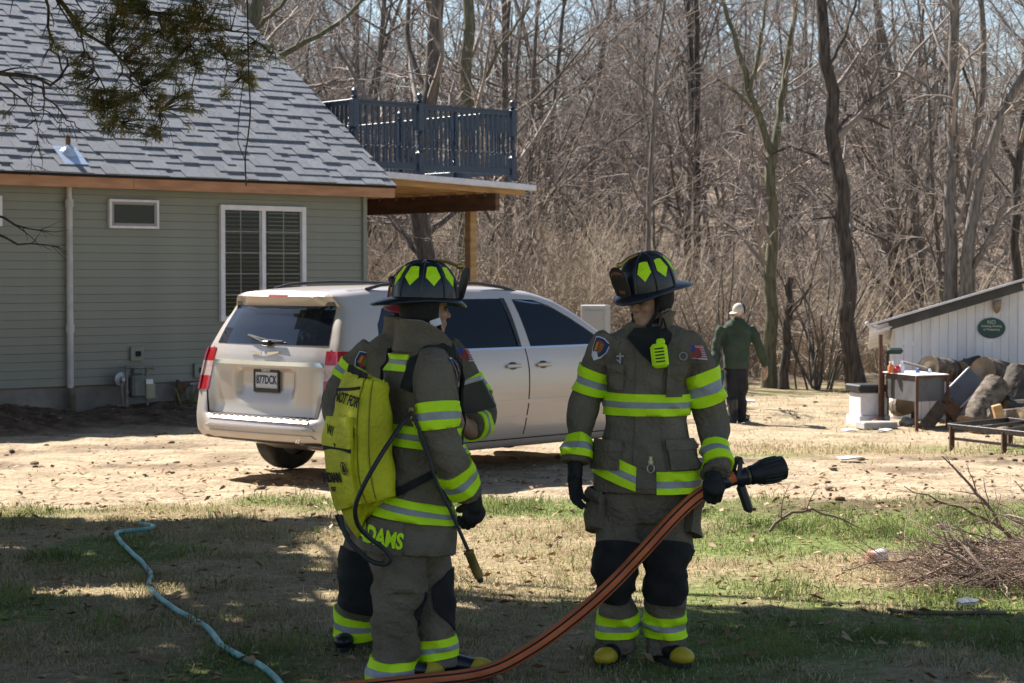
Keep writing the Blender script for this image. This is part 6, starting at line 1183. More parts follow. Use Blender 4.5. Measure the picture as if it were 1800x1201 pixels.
cl = [(215, 40, 26, 12.4), (240, 85, 24, 12.4), (215, 20, 24, 12.5), (258, 60, 20, 12.6), (160, 42, 16, 12.3), (135, 38, 12, 12.2), (280, 55, 26, 12.7), (310, 30, 24, 12.7), (330, 45, 26, 12.8), (365, 30, 22, 12.8), (300, 90, 22, 12.7), (335, 95, 20, 12.7), (380, 70, 20, 12.9), (400, 85, 16, 12.9), (430, 100, 18, 13), (455, 88, 16, 13), (478, 95, 9, 13), (435, 140, 12, 13), (392, 160, 8, 12.9), (345, 110, 14, 12.7), (175, 165, 14, 12.2), (180, 190, 22, 12.2), (205, 180, 24, 12.2), (225, 190, 18, 12.2), (190, 215, 14, 12.1), (218, 235, 10, 12.1), (250, 238, 12, 12.2), (270, 215, 16, 12.2), (280, 232, 10, 12.2), (325, 165, 13, 12.6), (328, 195, 14, 12.6), (335, 215, 8, 12.6), (285, 175, 14, 12.3), (140, 130, 12, 12.2), (130, 105, 12, 12.2), (140, 155, 12, 12.2), (155, 95, 12, 12.2), (98, 85, 10, 12.4), (88, 72, 7, 12.4), (270, 130, 18, 12.4), (300, 130, 14, 12.5), (250, 120, 16, 12.4), (345, 5, 20, 12.8), (400, 5, 12, 12.9), (240, 5, 18, 12.6), (10, 205, 6, 11.1), (15, 225, 5, 11.1), (395, 130, 9, 12.9)]
C = np.array([at(u, v, d_) for u, v, r, d_ in cl]); rad = np.array([r * d_ / FPX * 1.45 for u, v, r, d_ in cl]); wt = rad ** 2
NC = 560; sub = rs.choice(len(C), NC, p=wt / wt.sum()); dd_ = rs.randn(NC, 3); C2 = C[sub] + nrm(dd_) * (rad[sub] * 1.15 * rs.rand(NC) ** .5)[:, None]; r2 = .03 + .035 * rs.rand(NC)
# a small twig carries every spray of leaves
own = np.argmin(np.linalg.norm(C2[:, None] - P.reshape(-1, 3)[None], axis=2), 1); st0 = P.reshape(-1, 3)[own]; midp = (st0 + C2) / 2 + rs.randn(NC, 3) * .02; tw_ = np.stack([st0, midp, C2, C2 + nrm(C2 - midp) * r2[:, None]], 1); V, F = batch(tw_, np.full((NC, 4), 1.0) * np.array([.0045, .003, .002, .001]), 4); put(bpy.data.objects.new('twigs', mesh_from('twigs', V - ctrunk, F, [MT['bark_dark']], None, True)), cedar)['kind'] = 'stuff'
for nm, mt_, sel in (('green_foliage', MT['cedar'], rs.rand(NC) < .70), ('rusty_foliage', MT['cedar_rust'], None)):
    if sel is None: sel = ~last
    last = sel; V, F = sprays(C2[sel], r2[sel], 34 * int(sel.sum()), .036, .0046, rs); put(bpy.data.objects.new(nm, mesh_from(nm, V - ctrunk, F, [mt_])), cedar)['kind'] = 'stuff'
g = G(); g.tube([ctrunk + [0, 0, -.2], ctrunk + [.05, 0, 2], ctrunk + [-.05, .1, 5], ctrunk + [.1, .1, 9]], [.27, .23, .18, .06], 14); put(bpy.data.objects.new('trunk', mesh_from('trunk', g.arr() - ctrunk, [list(f) for f in g.F], [MT['bark']], None, True)), cedar)
# vine hanging in front of the roof
g = G(); g.tube(crs(np.array([at(u, v, 12.9) for u, v in ((434, -20), (436, 60), (437, 130), (440, 195), (436, 240), (431, 278), (433, 327))]), np.linspace(0, 6, 40)), .0052, 6); g.tube(crs(np.array([at(u, v, 12.9) for u, v in ((434, 120), (424, 170), (418, 240), (422, 260), (430, 280))]), np.linspace(0, 4, 24)), .003, 5); vo = at(434, 100, 12.9); O('vine', g, MT['bark_dark'], cedar, smooth=True)
# bare twigs reaching in by the left edge
tw = thing('bare_branch', 'thin bare branch reaching in front of the wall at the left edge', 'branch', at(-60, 420, 11))
P = np.stack([resample(pxline(l, 11, 0), 8) for l in ([(-60, 370, 6), (0, 378, 5), (30, 398, 4), (60, 404, 2.5), (96, 408, 1.5)], [(-60, 395, 7), (0, 412, 5), (30, 430, 4), (60, 428, 3), (104, 434, 1.5)])]); c1 = kids(P[..., :3], P[..., 3], 7, .35, 30, .0, .12, .6, 5, .3, rs=rs, minr=.002)
V, F = join([batch(P[..., :3], P[..., 3], 6), batch(*c1, 4)]); put(bpy.data.objects.new('twigs', mesh_from('twigs', V - WL[tw.name], F, [MT['bark_dark']], None, True)), tw)
# shade trees left of the picture: foliage above the frame
trs = [np.array([-5.6, 16.2, 0.]), np.array([-6.3, 11.0, 0.]), np.array([-4.4, 7.6, 0.])]; n = 26000; H = SUN_H / math.tan(SUN_EL)
gxy = np.stack([rs.rand(n) * 10.5 - 5.2, 3.2 + rs.rand(n) * 12.6], 1)
edge = 10.75 + .35 * fbm(gxy[:, 0] * .9, gxy[:, 0] * 0 + 2, s=81, o=3) - .10 * np.clip(gxy[:, 0] - 1.5, 0, 4)
dap = fbm(gxy[:, 0] * .8 + 5, gxy[:, 1] * 1.5, s=83, o=3); core = (gxy[:, 1] < edge) & (dap > -.62); left = (gxy[:, 0] < -1.15 + .4 * dap - .10 * (gxy[:, 1] - 11)) & (gxy[:, 1] < 14.7 + .8 * dap) & (dap > -.44)
k = core | left; gxy = gxy[k]; h = 4.5 + 4.2 * rs.rand(len(gxy)); p = np.c_[gxy + H[None] * h[:, None], h]
top = EYE + p[:, 1] * (487 + 70) / FPX; infr = (p[:, 2] < top) & (np.abs(p[:, 0]) < p[:, 1] * .29 + .2); p = p[~infr]; ow = np.argmin(np.stack([np.linalg.norm(p[:, :2] - t_[:2], axis=1) for t_ in trs]), 0)
for i, t_ in enumerate(trs):
    r_ = thing('evergreen_tree', ['evergreen standing left of the view beyond the hanging cedar', 'evergreen standing left of the view beside the drive end of the lawn', 'evergreen standing left of the near lawn'][i], 'tree', t_, 0)
    q = p[ow == i]; V, F = sprays(q, np.full(len(q), .10), int(len(q) * 3.0), .20, .14, rs); put(bpy.data.objects.new('crown', mesh_from('crown', V - t_, F, [MT['cedar']])), r_)
    g = G(); g.tube([t_ + [0, 0, -.2], t_ + [.05, 0, 2.5], t_ + [0, .1, 5.5], t_ + [.1, .1, 8.6]], [.26, .22, .17, .07], 12); O('trunk', g, MT['bark_dark'], r_, smooth=True)
    g = G()
    for j in rs.choice(len(q), 26): e = q[j]; z0 = min(max(e[2] - .8, 2.6), 8); a = t_ + [0, 0, z0]; m_ = (a + e) / 2 + [0, 0, .25]; g.tube([a, m_, e], [.06, .04, .012], 6)
    O('limb', g, MT['bark_dark'], r_, smooth=True)

# ---------------------------------------------------------------- white shed on the right
MT['shedwhite'] = M('shed_whitewash', (.66, .67, .72), (.76, .76, .79), sc=2.2, stretch=(5, 5, .6), rough=.8, var=.06, bump=.2, bsc=30); MT['rust'] = M('rusty_steel', (.13, .06, .035), (.07, .04, .028), sc=9, rough=.9); MT['galvtub'] = M('weathered_galvanised', (.13, .13, .14), (.085, .07, .055), sc=4, rough=.55, metal=.35, lo=.45, hi=.7)
sc0 = at(1572, 640, 29.5); sc0[2] = -.27; SW = nrm(np.array([.985, -.17, 0])); SN = np.array([SW[1], -SW[0], 0]); shed = thing('shed', 'low white board shed with a sloping metal roof at the right edge', 'shed', sc0); RS_ = np.stack([SW, SN, Z3], 1)
if SN[1] > 0: SN = -SN; RS_ = np.stack([SW, -SN, Z3], 1)
SP = lambda k, o_, z: np.array([sc0[0], sc0[1], 0]) + SW * k + SN * o_ + Z3 * z
z0_ = at(1572, 566, 29.5)[2]; zr = lambda k: z0_ + .305 * k
kx = 0.0; i = 0; rs = np.random.RandomState(8)
while kx < 4.2:
    w_ = .118 + .02 * rs.rand(); g = G(); th = .018 + .006 * rs.rand(); V = [SP(kx + a, o_, z) for o_ in (0, th) for a, z in ((.003, -.35), (w_ - .003, -.35), (w_ - .003, zr(kx + w_)), (.003, zr(kx)))]; g.add(V, [[3, 2, 1, 0], [4, 5, 6, 7], [0, 1, 5, 4], [1, 2, 6, 5], [2, 3, 7, 6], [3, 0, 4, 7]]); O('wall_board', g, MT['shedwhite'], shed); kx += w_
kx = 0
for j in range(24): g = G(); g.box(SP(-.008, -.06 - .125 * j, (zr(0) - .13 * (.4 + .125 * j) - .35) / 2), (.018, .118, zr(0) - .13 * (.4 + .125 * j) + .35), RS_); O('wall_board', g, MT['shedwhite'], shed)
g = G(); g.box(SP(2.1, -1.6, .1), (4.15, 3.05, .8), RS_); O('shed_core', g, MT['dark'], shed)
US_ = nrm(SW + Z3 * .305); RNs = nrm(np.cross(US_, SN)); RNs = RNs if RNs[2] > 0 else -RNs; e0 = SP(-.36, .32, zr(-.36) + .075)
g = G(); pr = [];  n = 60
for j in range(n + 1): pr.append((j * 3.9 / n - 0, .011 * math.sin(j * 1.57)))
V = []; F = []
for s_ in (0, 5.0):
    for dz in (0, .006):
        for a, b_ in pr: V.append(e0 - SN * a - Z3 * .13 * a + US_ * s_ + RNs * (b_ + dz))
m_ = n + 1
for j in range(n): F += [[m_ + j, m_ + j + 1, 3 * m_ + j + 1, 3 * m_ + j], [j, 2 * m_ + j, 2 * m_ + j + 1, j + 1], [j, j + 1, m_ + j + 1, m_ + j], [2 * m_ + j, 3 * m_ + j, 3 * m_ + j + 1, 2 * m_ + j + 1]]
F += [[0, m_, 3 * m_, 2 * m_], [n, 2 * m_ + n, 3 * m_ + n, m_ + n]]; g.add(V, F); O('metal_roof', g, M('roof_metal', (.42, .42, .44), (.30, .29, .29), sc=3, rough=.45, metal=.4), shed)
g = G(); g.beam(e0 + US_ * .0 - RNs * .012 + SN * .004, e0 + US_ * 5 - RNs * .012 + SN * .004, .012, .02, RNs); O('roof_edge', g, MT['white'], shed)
g = G(); g.beam(e0 + US_ * .26 - RNs * .10 - SN * .1, e0 + US_ * 2.25 - RNs * .10 - SN * .1, .03, .12, RNs); O('fascia_board', g, M('fascia_grey', (.09, .088, .085), (.06, .058, .055), sc=5), shed)
g = G(); g.beam(e0 + US_ * .1 - RNs * .03 - SN * .15, e0 + US_ * 5 - RNs * .03 - SN * .15, .05, .03, RNs); O('purlin', g, MT['oldbeam'], shed)
dq = [at(u, v, 29.3) for u, v in ((1522, 567), (1530, 574), (1545, 581), (1573, 573))]; g = G(); g.tube(dq, .026, 8); O('gutter_spout', g, MT['white'], shed, smooth=True)
sgc = at(1743, 577, 29.2); kk = (sgc - SP(0, 0, 0)) @ SW; sgc = SP(kk, .03, sgc[2]); sgn = thing('oval_sign', 'dark green oval sign with pale lettering on the white shed wall', 'sign', sgc)
pl = [(.20 * math.cos(a), .153 * math.sin(a)) for a in np.linspace(0, 2 * math.pi, 36, endpoint=False)]; g = G(); g.prism(pl, -.012, .01, SW, Z3, SN, sgc); O('sign_board', g, M('sign_green', (.03, .085, .075), (.025, .07, .065), sc=6, rough=.5), sgn)
for s_, sz, z_ in (('NO', .085, .085), ('Loitering, Soliciting', .042, .03), ('or Trespassing', .044, -.02)):
    V, F = text_geo(s_, sz, .0008, .001); g = G(); g.add(np.array([sgc + SW * v[0] * .9 + Z3 * (v[1] + z_) + SN * (.0115 + v[2]) for v in V]), F); O('sign_lettering', g, M('sign_ink', (.45, .52, .42), rough=.6), sgn)
lp_ = at(1752, 532, 29.2); kk = (lp_ - SP(0, 0, 0)) @ SW; lp_ = SP(kk, .03, lp_[2]); lm = thing('wall_lamp', 'broken tan wall lamp above the green oval sign', 'lamp', lp_); g = G(); g.box(lp_ + Z3 * .06, (.16, .09, .08), RS_, .015); O('lamp_base', g, M('lamp_grey', (.38, .40, .45), rough=.5), lm)
g = G(); g.lathe(lp_ + SN * .06 - Z3 * .13, [(.012, -.03), (.04, .0), (.058, .05), (.066, .13), (.06, .14)], 14, Z3); O('lamp_shade', g, M('lamp_tan', (.34, .24, .16), (.2, .15, .11), sc=12, rough=.6), lm, smooth='auto')
# ---------------------------------------------------------------- sink stand and what stands on it
def gz(u, v, d): p = at(u, v, d); p[2] = float(zg(p[0], p[1])); return p
c0, cL, cR = at(1612, 660, 27.1), at(1552, 653, 28.1), at(1666, 660, 27.4); zt = .475; c0[2] = cL[2] = cR[2] = zt; cB = cL + cR - c0
stand = thing('sink_stand', 'rusty legged galvanised tub stand in front of the log pile', 'stand', (c0[0], c0[1], -.27)); ctr = (c0 + cB) / 2
for c in (c0, cL, cR, cB):
    g = G(); q = c; g.beam((q[0], q[1], -.32), (q[0], q[1], zt - .01), .04, .04); O('leg', g, MT['rust'], stand)
def slab4(name, cs, z0, z1, mt_, par, k=1.0):
    g = G(); q = [ctr * (1 - k) + c * k for c in cs]; V = [(c[0], c[1], z0) for c in q] + [(c[0], c[1], z1) for c in q]; g.add(V, [[3, 2, 1, 0], [4, 5, 6, 7]] + [[i, (i + 1) % 4, 4 + (i + 1) % 4, 4 + i] for i in range(4)]); return O(name, g, mt_, par)
cs = [c0, cR, cB, cL]; slab4('tub', cs, zt - .36, zt - .03, MT['galvtub'], stand, .90); slab4('rim', cs, zt - .03, zt - .004, MT['rust'], stand, 1.0); slab4('top_sheet', cs, zt - .0039, zt + .008, MT['shedwhite'], stand, 1.04)
g = G(); g.tube([ctr + [0, 0, -.36], ctr + [.02, 0, -.7]], .02, 8); O('drain_pipe', g, MT['galv'], stand)
def bottle(name, label, u, v, h, r, col, capc=None):
    p = at(u, v, 27.75); p[2] = zt + .008; o = thing(name, label, 'bottle', p); g = G(); g.lathe(p, [(r, 0), (r * 1.02, h * .55), (r * .5, h * .75), (r * .42, h * .8)], 12); O('bottle_body', g, M(name + '_paint', col, rough=.35), o, smooth='auto')
    g = G(); g.lathe(p + [0, 0, h * .8], [(r * .55, 0), (r * .55, h * .2)], 10); O('bottle_cap', g, MT['white'] if capc is None else M(name + '_cap', capc), o, smooth='auto')
bottle('orange_bottle', 'orange bottle at the left end of the tub stand top', 1566, 652, .16, .045, (.65, .2, .06)); bottle('red_jug', 'small red jug beside the orange bottle', 1577, 652, .10, .055, (.55, .03, .05), (.5, .03, .04)); bottle('white_bottle', 'white bottle behind the red jug', 1585, 651, .17, .04, (.65, .62, .66)); bottle('blue_bottle', 'tiny blue bottle in the middle of the stand', 1613, 656, .07, .03, (.12, .2, .5)); bottle('pale_cup', 'pale cup near the right end of the stand', 1634, 657, .06, .03, (.7, .68, .66))
pp = at(1607, 640, 27.9); g = G(); g.beam(at(1586, 636, 27.9), at(1630, 648, 27.8), .16, .03, Z3, .008); o = O('plank', g, M('grey_plank', (.25, .22, .19), (.16, .14, .12), sc=3), None, loc=pp); tag(o, 'short grey weathered plank lying across the stand top', 'plank')
gp = gz(1561, 650, 28.6); gr_ = thing('garden_stake', 'black stake with a dark green cap behind the stand', 'stake', gp); g = G(); g.tube([gp - [0, 0, .05], at(1560, 618, 28.6)], .02, 8); O('stake_rod', g, MT['blackplastic'], gr_); g = G(); g.box(at(1573, 617, 28.6), (.22, .12, .09), None, .03); O('stake_cap', g, M('tarp_green', (.02, .04, .03), rough=.7), gr_)
# white pedestal
pb = gz(1526, 738, 28.3); ped = thing('pedestal', 'white block pedestal topped with a black wrapped slab', 'pedestal', pb); zz = lambda v: at(1526, v, 28.3)[2]; Rz = np.array(Matrix.Rotation(.25, 3, 'Z'))
for nm, v0, v1, w_, mt_, bv in (('pedestal_base', 750, 729, .47, MT['white'], .01), ('pedestal_body', 729.2, 689, .41, MT['white'], .012), ('wrapped_slab', 688, 675, .50, MT['blackplastic'], .02)):
    g = G(); g.box((pb[0], pb[1], (zz(v0) + zz(v1)) / 2), (w_, w_, zz(v1) - zz(v0)), Rz, bv); O(nm, g, mt_, ped)
sl0 = gz(1541, 745, 27.6); g = G(); g.box(sl0 + [0, 0, .05], (.5, .3, .10), Rz, .012); o = O('concrete_slab', g, M('slab_pale', (.42, .41, .40), (.3, .29, .27), sc=6), None, loc=sl0); tag(o, 'pale slab lying on the ground below the pedestal', 'slab')
ps = gz(1548, 720, 28.0); g = G(); g.tube([ps - [0, 0, .1], at(1548, 588, 28.0)], .03, 8); o = O('rusty_post', g, MT['rust'], None, loc=ps); tag(o, 'thin rusty post between the pedestal and the tub stand', 'post')
# ---------------------------------------------------------------- log pile
MT['logbark'] = M('log_bark', (.05, .037, .028), (.20, .165, .13), sc=10, stretch=(1, 1, 1), rough=.95, bump=1.0, bsc=14); MT['logend'] = M('log_end', (.36, .27, .18), (.24, .17, .11), sc=5, rough=.9); MT['logdark'] = M('dark_bark', (.04, .032, .027), (.10, .085, .07), sc=6, rough=.95, bump=1.0, bsc=14)
rl = np.random.RandomState(12)
def log(label, a, b_, r, bark='logbark'):
    a, b_ = np.asarray(a, float), np.asarray(b_, float); o = thing('log', label, 'log', a, 0, 'logs piled against the shed'); ax = nrm(b_ - a); n = 40; X_ = nrm(np.cross(ax, [.2, .1, 1])); Y_ = np.cross(ax, X_); ph = rl.rand() * 9; V = []; L = np.linalg.norm(b_ - a)
    for i in range(13):
        for k in range(n): t = 2 * math.pi * k / n; rr = r * (1 + .03 * math.sin(2 * t + ph) + .02 * math.sin(5 * t + ph * 2) + .03 * float(vn(t * 7, i * .22, ph)) + .016 * rl.randn()); V.append(a + ax * L * i / 12 + (X_ * math.cos(t) + Y_ * math.sin(t)) * rr)
    F = [[i * n + k, i * n + (k + 1) % n, (i + 1) * n + (k + 1) % n, (i + 1) * n + k] for i in range(12) for k in range(n)]; g = G(); g.add(V, F); O('bark', g, MT[bark], o, smooth=True)
    for c, s in ((a, -1), (b_, 1)): g = G(); g.lathe(c - ax * s * .012, [(r * .5, 0), (r * .985, .004), (r * .97, .016), (r * .6, .012), (r * .05, .02)], 18, ax * s); O('cut_end', g, MT['logend'], o)
D_ = 28.3
log('round log with a pale cut end, topmost at the left of the pile', at(1633, 646, D_), at(1672, 652, D_ + .5), .17); log('log with a broad pale end facing us under the green oval sign', at(1728, 652, D_ - .1), at(1765, 660, D_ + .6), .20)
log('big grey barked log standing tilted in front of the pile', at(1703, 748, 27.0), at(1752, 676, 27.4), .19); log('dark stump log at the right edge of the pile', at(1778, 710, 27.7), at(1798, 652, 27.9), .21, 'logdark'); log('dark log lying low at the far right', at(1770, 716, 27.3), at(1860, 712, 27.5), .10, 'logdark'); log('log end showing behind the leaning trough', at(1690, 650, D_ + .4), at(1720, 640, D_ + .7), .13, 'logdark')
log('small log at ground level below the stand', at(1592, 712, D_), at(1580, 716, D_ + .5), .14); log('dark log under the leaning trough', at(1700, 700, D_), at(1742, 690, D_ + .4), .16, 'logdark'); log('thick log at the foot of the pile on the right edge', at(1795, 735, 26.8), at(1850, 725, 27), .14); log('log lying behind the tub legs', at(1665, 705, D_ + .3), at(1715, 715, D_ + .3), .15, 'logdark'); log('upright log stub behind the round pale ended log', at(1702, 660, D_ + .6), at(1708, 633, D_ + .6), .12)
log('log half seen behind the dark stump', at(1745, 700, D_ + .1), at(1790, 690, D_ + .4), .17, 'logdark')
def plank(name, label, a, b_, w_, t_, mt_, up=(0, 0, 1), cat='plank'): g = G(); g.beam(a, b_, w_, t_, up, .008); o = O(name, g, mt_, None, loc=a); return tag(o, label, cat)
tr_ = thing('trough', 'long pale metal trough leaning on the log pile', 'trough', at(1673, 708, 27.5)); a, b_ = at(1671, 706, 27.5), at(1716, 660, 27.7)
g = G(); g.beam(a, b_, .30, .02, (.5, -.6, .6)); O('trough_back', g, MT['galvtub'], tr_)
for s_ in (-1, 1): g = G(); q = nrm(np.cross((.5, -.6, .6), b_ - a)) * .15 * s_; g.beam(a + q, b_ + q + (b_ - a) * .001, .015, .10, (.5, -.6, .6)); O('trough_side', g, MT['shedwhite'], tr_)
plank('plywood_sheet', 'brown board leaning under the galvanised tub', at(1626, 752, 27.6), at(1658, 711, 27.9), .19, .05, M('brown_board', (.22, .17, .12), (.12, .09, .065), sc=9), (.1, -1, .2), 'board')
plank('wood_block', 'upright sawn wood block in front of the log pile', at(1759, 742, 26.5), at(1751, 712, 26.5), .12, .12, MT['newwood'], (0, 1, 0), 'wood block'); plank('split_log', 'split firewood piece leaning left of the block', at(1690, 742, 27.2), at(1668, 712, 27.4), .14, .08, MT['oldbeam'], (0, 1, 0), 'firewood'); plank('old_timber', 'dark crooked stick leaning across the pile', at(1672, 700, 27.3), at(1700, 735, 27.1), .035, .035, MT['rust'], (0, 1, 0), 'stick'); plank('thick_timber', 'grey timber laid across at the right of the pile', at(1765, 728, 26.9), at(1850, 718, 27.1), .12, .12, MT['logbark'], (0, 0, 1), 'timber')
for u, v, du, dv, d_ in ((1690, 672, 40, -16, 28.0), (1722, 690, 34, 22, 27.8), (1752, 702, 40, -20, 27.6), (1668, 724, 26, 18, 27.6), (1780, 700, -30, 26, 27.4), (1700, 728, 30, 14, 27.2), (1642, 690, 24, 12, 28.2), (1735, 728, 36, 10, 26.9)):
    a, b_ = at(u, v, d_), at(u + du, v + dv, d_ + .15); ax = nrm(b_ - a); n_ = nrm(np.cross(ax, [0.1, -1, .3])); m_ = np.cross(ax, n_); g = G(); V = []
    for q in (a, b_):
        for x, y in ((-.09, -.03), (.0, -.07), (.09, -.02), (.02, .09)): V.append(q + n_ * x + m_ * y + rl.randn(3) * .008)
    g.add(V, [[3, 2, 1, 0], [4, 5, 6, 7], [0, 1, 5, 4], [1, 2, 6, 5], [2, 3, 7, 6], [3, 0, 4, 7]]); o = O('firewood', g, MT['logbark'] if rl.rand() < .5 else MT['logend'], None, loc=a); tag(o, 'split wedge of firewood tumbled among the logs', 'firewood', 'split firewood among the logs')
for i, (u, v, r, lb) in enumerate(((1738, 750, .11, 'buff stone between the block and the tilted log'), (1772, 742, .12, 'brown stone right of the wood block'), (1716, 752, .09, 'orange brown stone at the foot of the tilted log'), (1545, 718, .10, 'reddish brick chunk beside the pedestal'), (1596, 742, .10, 'pale stone under the tub stand'))):
    p = gz(u, v, 26.4 if i < 3 else 27.9); g = G(); g.ell(p + [0, 0, r * .45], (r * 1.2, r, r * .75), None, 8, 6); V = g.V[0]; g.V[0] = V + rl.randn(*V.shape) * r * .10; o = O('stone', g, M('stone_%s' % 'abcde'[i], ((.30, .23, .16), (.2, .15, .11), (.32, .19, .11), (.26, .14, .10), (.36, .34, .31))[i], rough=.95, bump=.4), None, loc=p); tag(o, lb, 'stone')
# ---------------------------------------------------------------- black steel frame
fp = gz(1690, 790, 22.6); frm = thing('steel_frame', 'black steel bed frame lying on short legs at the right edge', 'frame', fp); ft_ = lambda u, v, d: at(u, v, d)
F0, F1, F2, F3 = at(1668, 766, 23.0), at(1850, 806, 21.4), at(1905, 775, 22.6), at(1772, 752, 24.0); zf = float(fp[2]) + .27
for c in (F0, F1, F2, F3): c[2] = zf
MT['framesteel'] = M('frame_steel', (.022, .022, .025), (.05, .04, .036), sc=8, rough=.45, metal=.3)
for a, b_ in ((F0, F1), (F1, F2), (F2, F3), (F3, F0)): g = G(); g.beam(a, b_, .05, .06, Z3, .004); O('rail', g, MT['framesteel'], frm)
for f in (.25, .5, .75): g = G(); g.beam(F0 * (1 - f) + F1 * f, F3 * (1 - f) + F2 * f, .035, .035); O('cross_bar', g, MT['framesteel'], frm)
for f in (.03, .55, .97):
    for a, b_ in ((F0, F1), (F3, F2)): q = a * (1 - f) + b_ * f; g = G(); g.beam((q[0], q[1], zf), (q[0], q[1], float(fp[2]) - .03), .055, .055); O('leg', g, MT['rust'], frm)
for a, b_ in ((F0, F1), (F3, F2)): g = G(); g.beam(a - [0, 0, .14], b_ - [0, 0, .14], .03, .03); O('lower_rail', g, MT['framesteel'], frm)
# ---------------------------------------------------------------- grey cabinet behind the van
cb_ = at(1047, 600, 25.5); cb_[2] = float(zg(cb_[0], cb_[1])); ut = thing('utility_cabinet', 'flat grey metal cabinet standing just beyond the van hood', 'cabinet', cb_); zt_ = at(1047, 536, 25.5)[2]; Rc_ = np.array(Matrix.Rotation(-.35, 3, 'Z'))
g = G(); g.box((cb_[0], cb_[1], (zt_ + cb_[2]) / 2), (.34, .20, zt_ - cb_[2]), Rc_, .012); O('cabinet_body', g, M('cabinet_grey', (.36, .36, .36), (.30, .30, .30), sc=6, rough=.5), ut); g = G(); g.box(np.array([cb_[0], cb_[1], (zt_ + cb_[2]) / 2]) + Rc_ @ np.array([0, -.105, .03]), (.28, .012, zt_ - cb_[2] - .2), Rc_, .004); O('cabinet_door', g, M('cabinet_door', (.33, .33, .335), rough=.5), ut)
# ---------------------------------------------------------------- garden hose
def ground_pt(u, v, lift=0.0):
    d = 6370 / (v - 487.0); p = at(u, v, d); p[2] = float(zg(p[0], p[1])) + lift; return p
hp = [(238, 925), (256, 926), (270, 930), (258, 934), (225, 938), (205, 943), (212, 958), (232, 978), (255, 1000), (266, 1018), (262, 1035), (276, 1056), (300, 1073), (335, 1093), (362, 1110), (378, 1130), (395, 1148), (425, 1166), (452, 1178), (485, 1203), (510, 1240), (560, 1290)]
hw_ = np.array([ground_pt(u, v, .016) for u, v in hp]); hw_ = crs(hw_, np.linspace(0, len(hp) - 1, 150)); hw_[:, 2] = zg(hw_[:, 0], hw_[:, 1]) + .016 + .006 * vn(hw_[:, 0] * 3, hw_[:, 1] * 3); o_ = ground_pt(240, 960); gh = thing('garden_hose', 'teal green garden hose snaking over the shaded lawn', 'garden hose', o_)
g = G(); g.tube(hw_, .0155, 10); O('hose_tube', g, M('hose_teal', (.08, .27, .26), (.22, .48, .45), sc=6, rough=.45), gh, smooth=True); g = G(); g.caps(hw_[0], hw_[2], .018, .018); O('hose_coupling', g, MT['brass'], gh, smooth=True)  # teal lightened in the colour to carry sun flecks
# ---------------------------------------------------------------- brush pile and sticks
rb = np.random.RandomState(31); n = 2600; u_ = rb.rand(n); xx = 2.3 + 2.4 * u_ ** .8; yy = 11.9 + (rb.rand(n) - .5) * (1.1 + 1.3 * u_) ; hh = (.03 + .22 * sstep(2.3, 3.5, xx)) * rb.rand(n) ** 1.5; p = np.stack([xx, yy, zg(xx, yy) + .012 + hh], 1); az = rb.rand(n) * 6.28; el = .15 * rb.randn(n) + .05; d = np.stack([np.cos(az) * np.cos(el), np.sin(az) * np.cos(el) * .7, np.sin(el)], 1); out = [p]; st = (.05 + .13 * rb.rand(n) ** 2)[:, None]
for k in range(4): d = nrm(d + .22 * rb.randn(n, 3)); q = out[-1] + d * st; q[:, 2] = np.maximum(q[:, 2], zg(q[:, 0], q[:, 1]) + .008); out.append(q)
P = np.stack(out, 1); R = (.0018 + .003 * rb.rand(n) ** 3)[:, None] * np.linspace(1, .5, 5)[None]; MT['brush'] = M('brush_twig', (.13, .085, .06), (.30, .21, .155), sc=2.0, rough=.8)
tag(put(bpy.data.objects.new('brush_pile', mesh_of('brush_pile', [(P, R, 4)], MT['brush']))), 'pile of thin brown cut twigs heaped at the right edge of the lawn', 'brush', kind='stuff')
def stick(label, pts, d, twigs=0, mt_='brush', dd=0.0, seed=1):
    q = resample(pxline(pts, d, dd), 12); P, R = q[None, :, :3].copy(), q[None, :, 3]; r_ = np.random.RandomState(seed); P[:, 1:] += r_.randn(1, 11, 3) * .006; P[..., 2] = np.maximum(P[..., 2], zg(P[..., 0], P[..., 1]) + R); lv = [(P, R, 7)]
    if twigs: c1 = kids(P, R, twigs, .27, 40, .0, .15, .55, 5, .15, rs=r_, minr=.0018); c2 = kids(*c1, 3, .45, 40, 0, .2, .7, 4, rs=r_, minr=.0015); lv += [(*c1, 4), (*c2, 3)]
    V, F = join([batch(*l) for l in lv]); o0 = P[0, 0]; o = put(bpy.data.objects.new('branch', mesh_from('branch', V - o0, F, [MT[mt_]], None, True))); o.location = o0; tag(o, label, 'branch')
MT['palewood'] = M('pale_stick', (.30, .22, .17), (.19, .13, .10), sc=5, rough=.8)
n = 150; u_ = rb.rand(n); xx = 2.75 + 2.0 * u_ ** .85; yy = 11.9 + (rb.rand(n) - .5) * (1.0 + 1.2 * u_); p = np.stack([xx, yy, zg(xx, yy) + .03 + (.03 + .24 * sstep(2.4, 3.6, xx)) * rb.rand(n)], 1); az = rb.randn(n) * .7 + 3.3; el = .25 * rb.randn(n) + .08; d = np.stack([np.cos(az) * np.cos(el), np.sin(az) * np.cos(el), np.sin(el)], 1); out = [p]; st = (.04 + .08 * rb.rand(n))[:, None]
for k in range(6): d = nrm(d + .16 * rb.randn(n, 3)); q = out[-1] + d * st; q[:, 2] = np.maximum(q[:, 2], zg(q[:, 0], q[:, 1]) + .01); out.append(q)
P = np.stack(out, 1); R = (.005 + .007 * rb.rand(n) ** 2)[:, None] * np.linspace(1, .4, 7)[None]; c1 = kids(P, R, 4, .45, 38, .05, .2, .6, 5, .2, rs=rb, minr=.002)
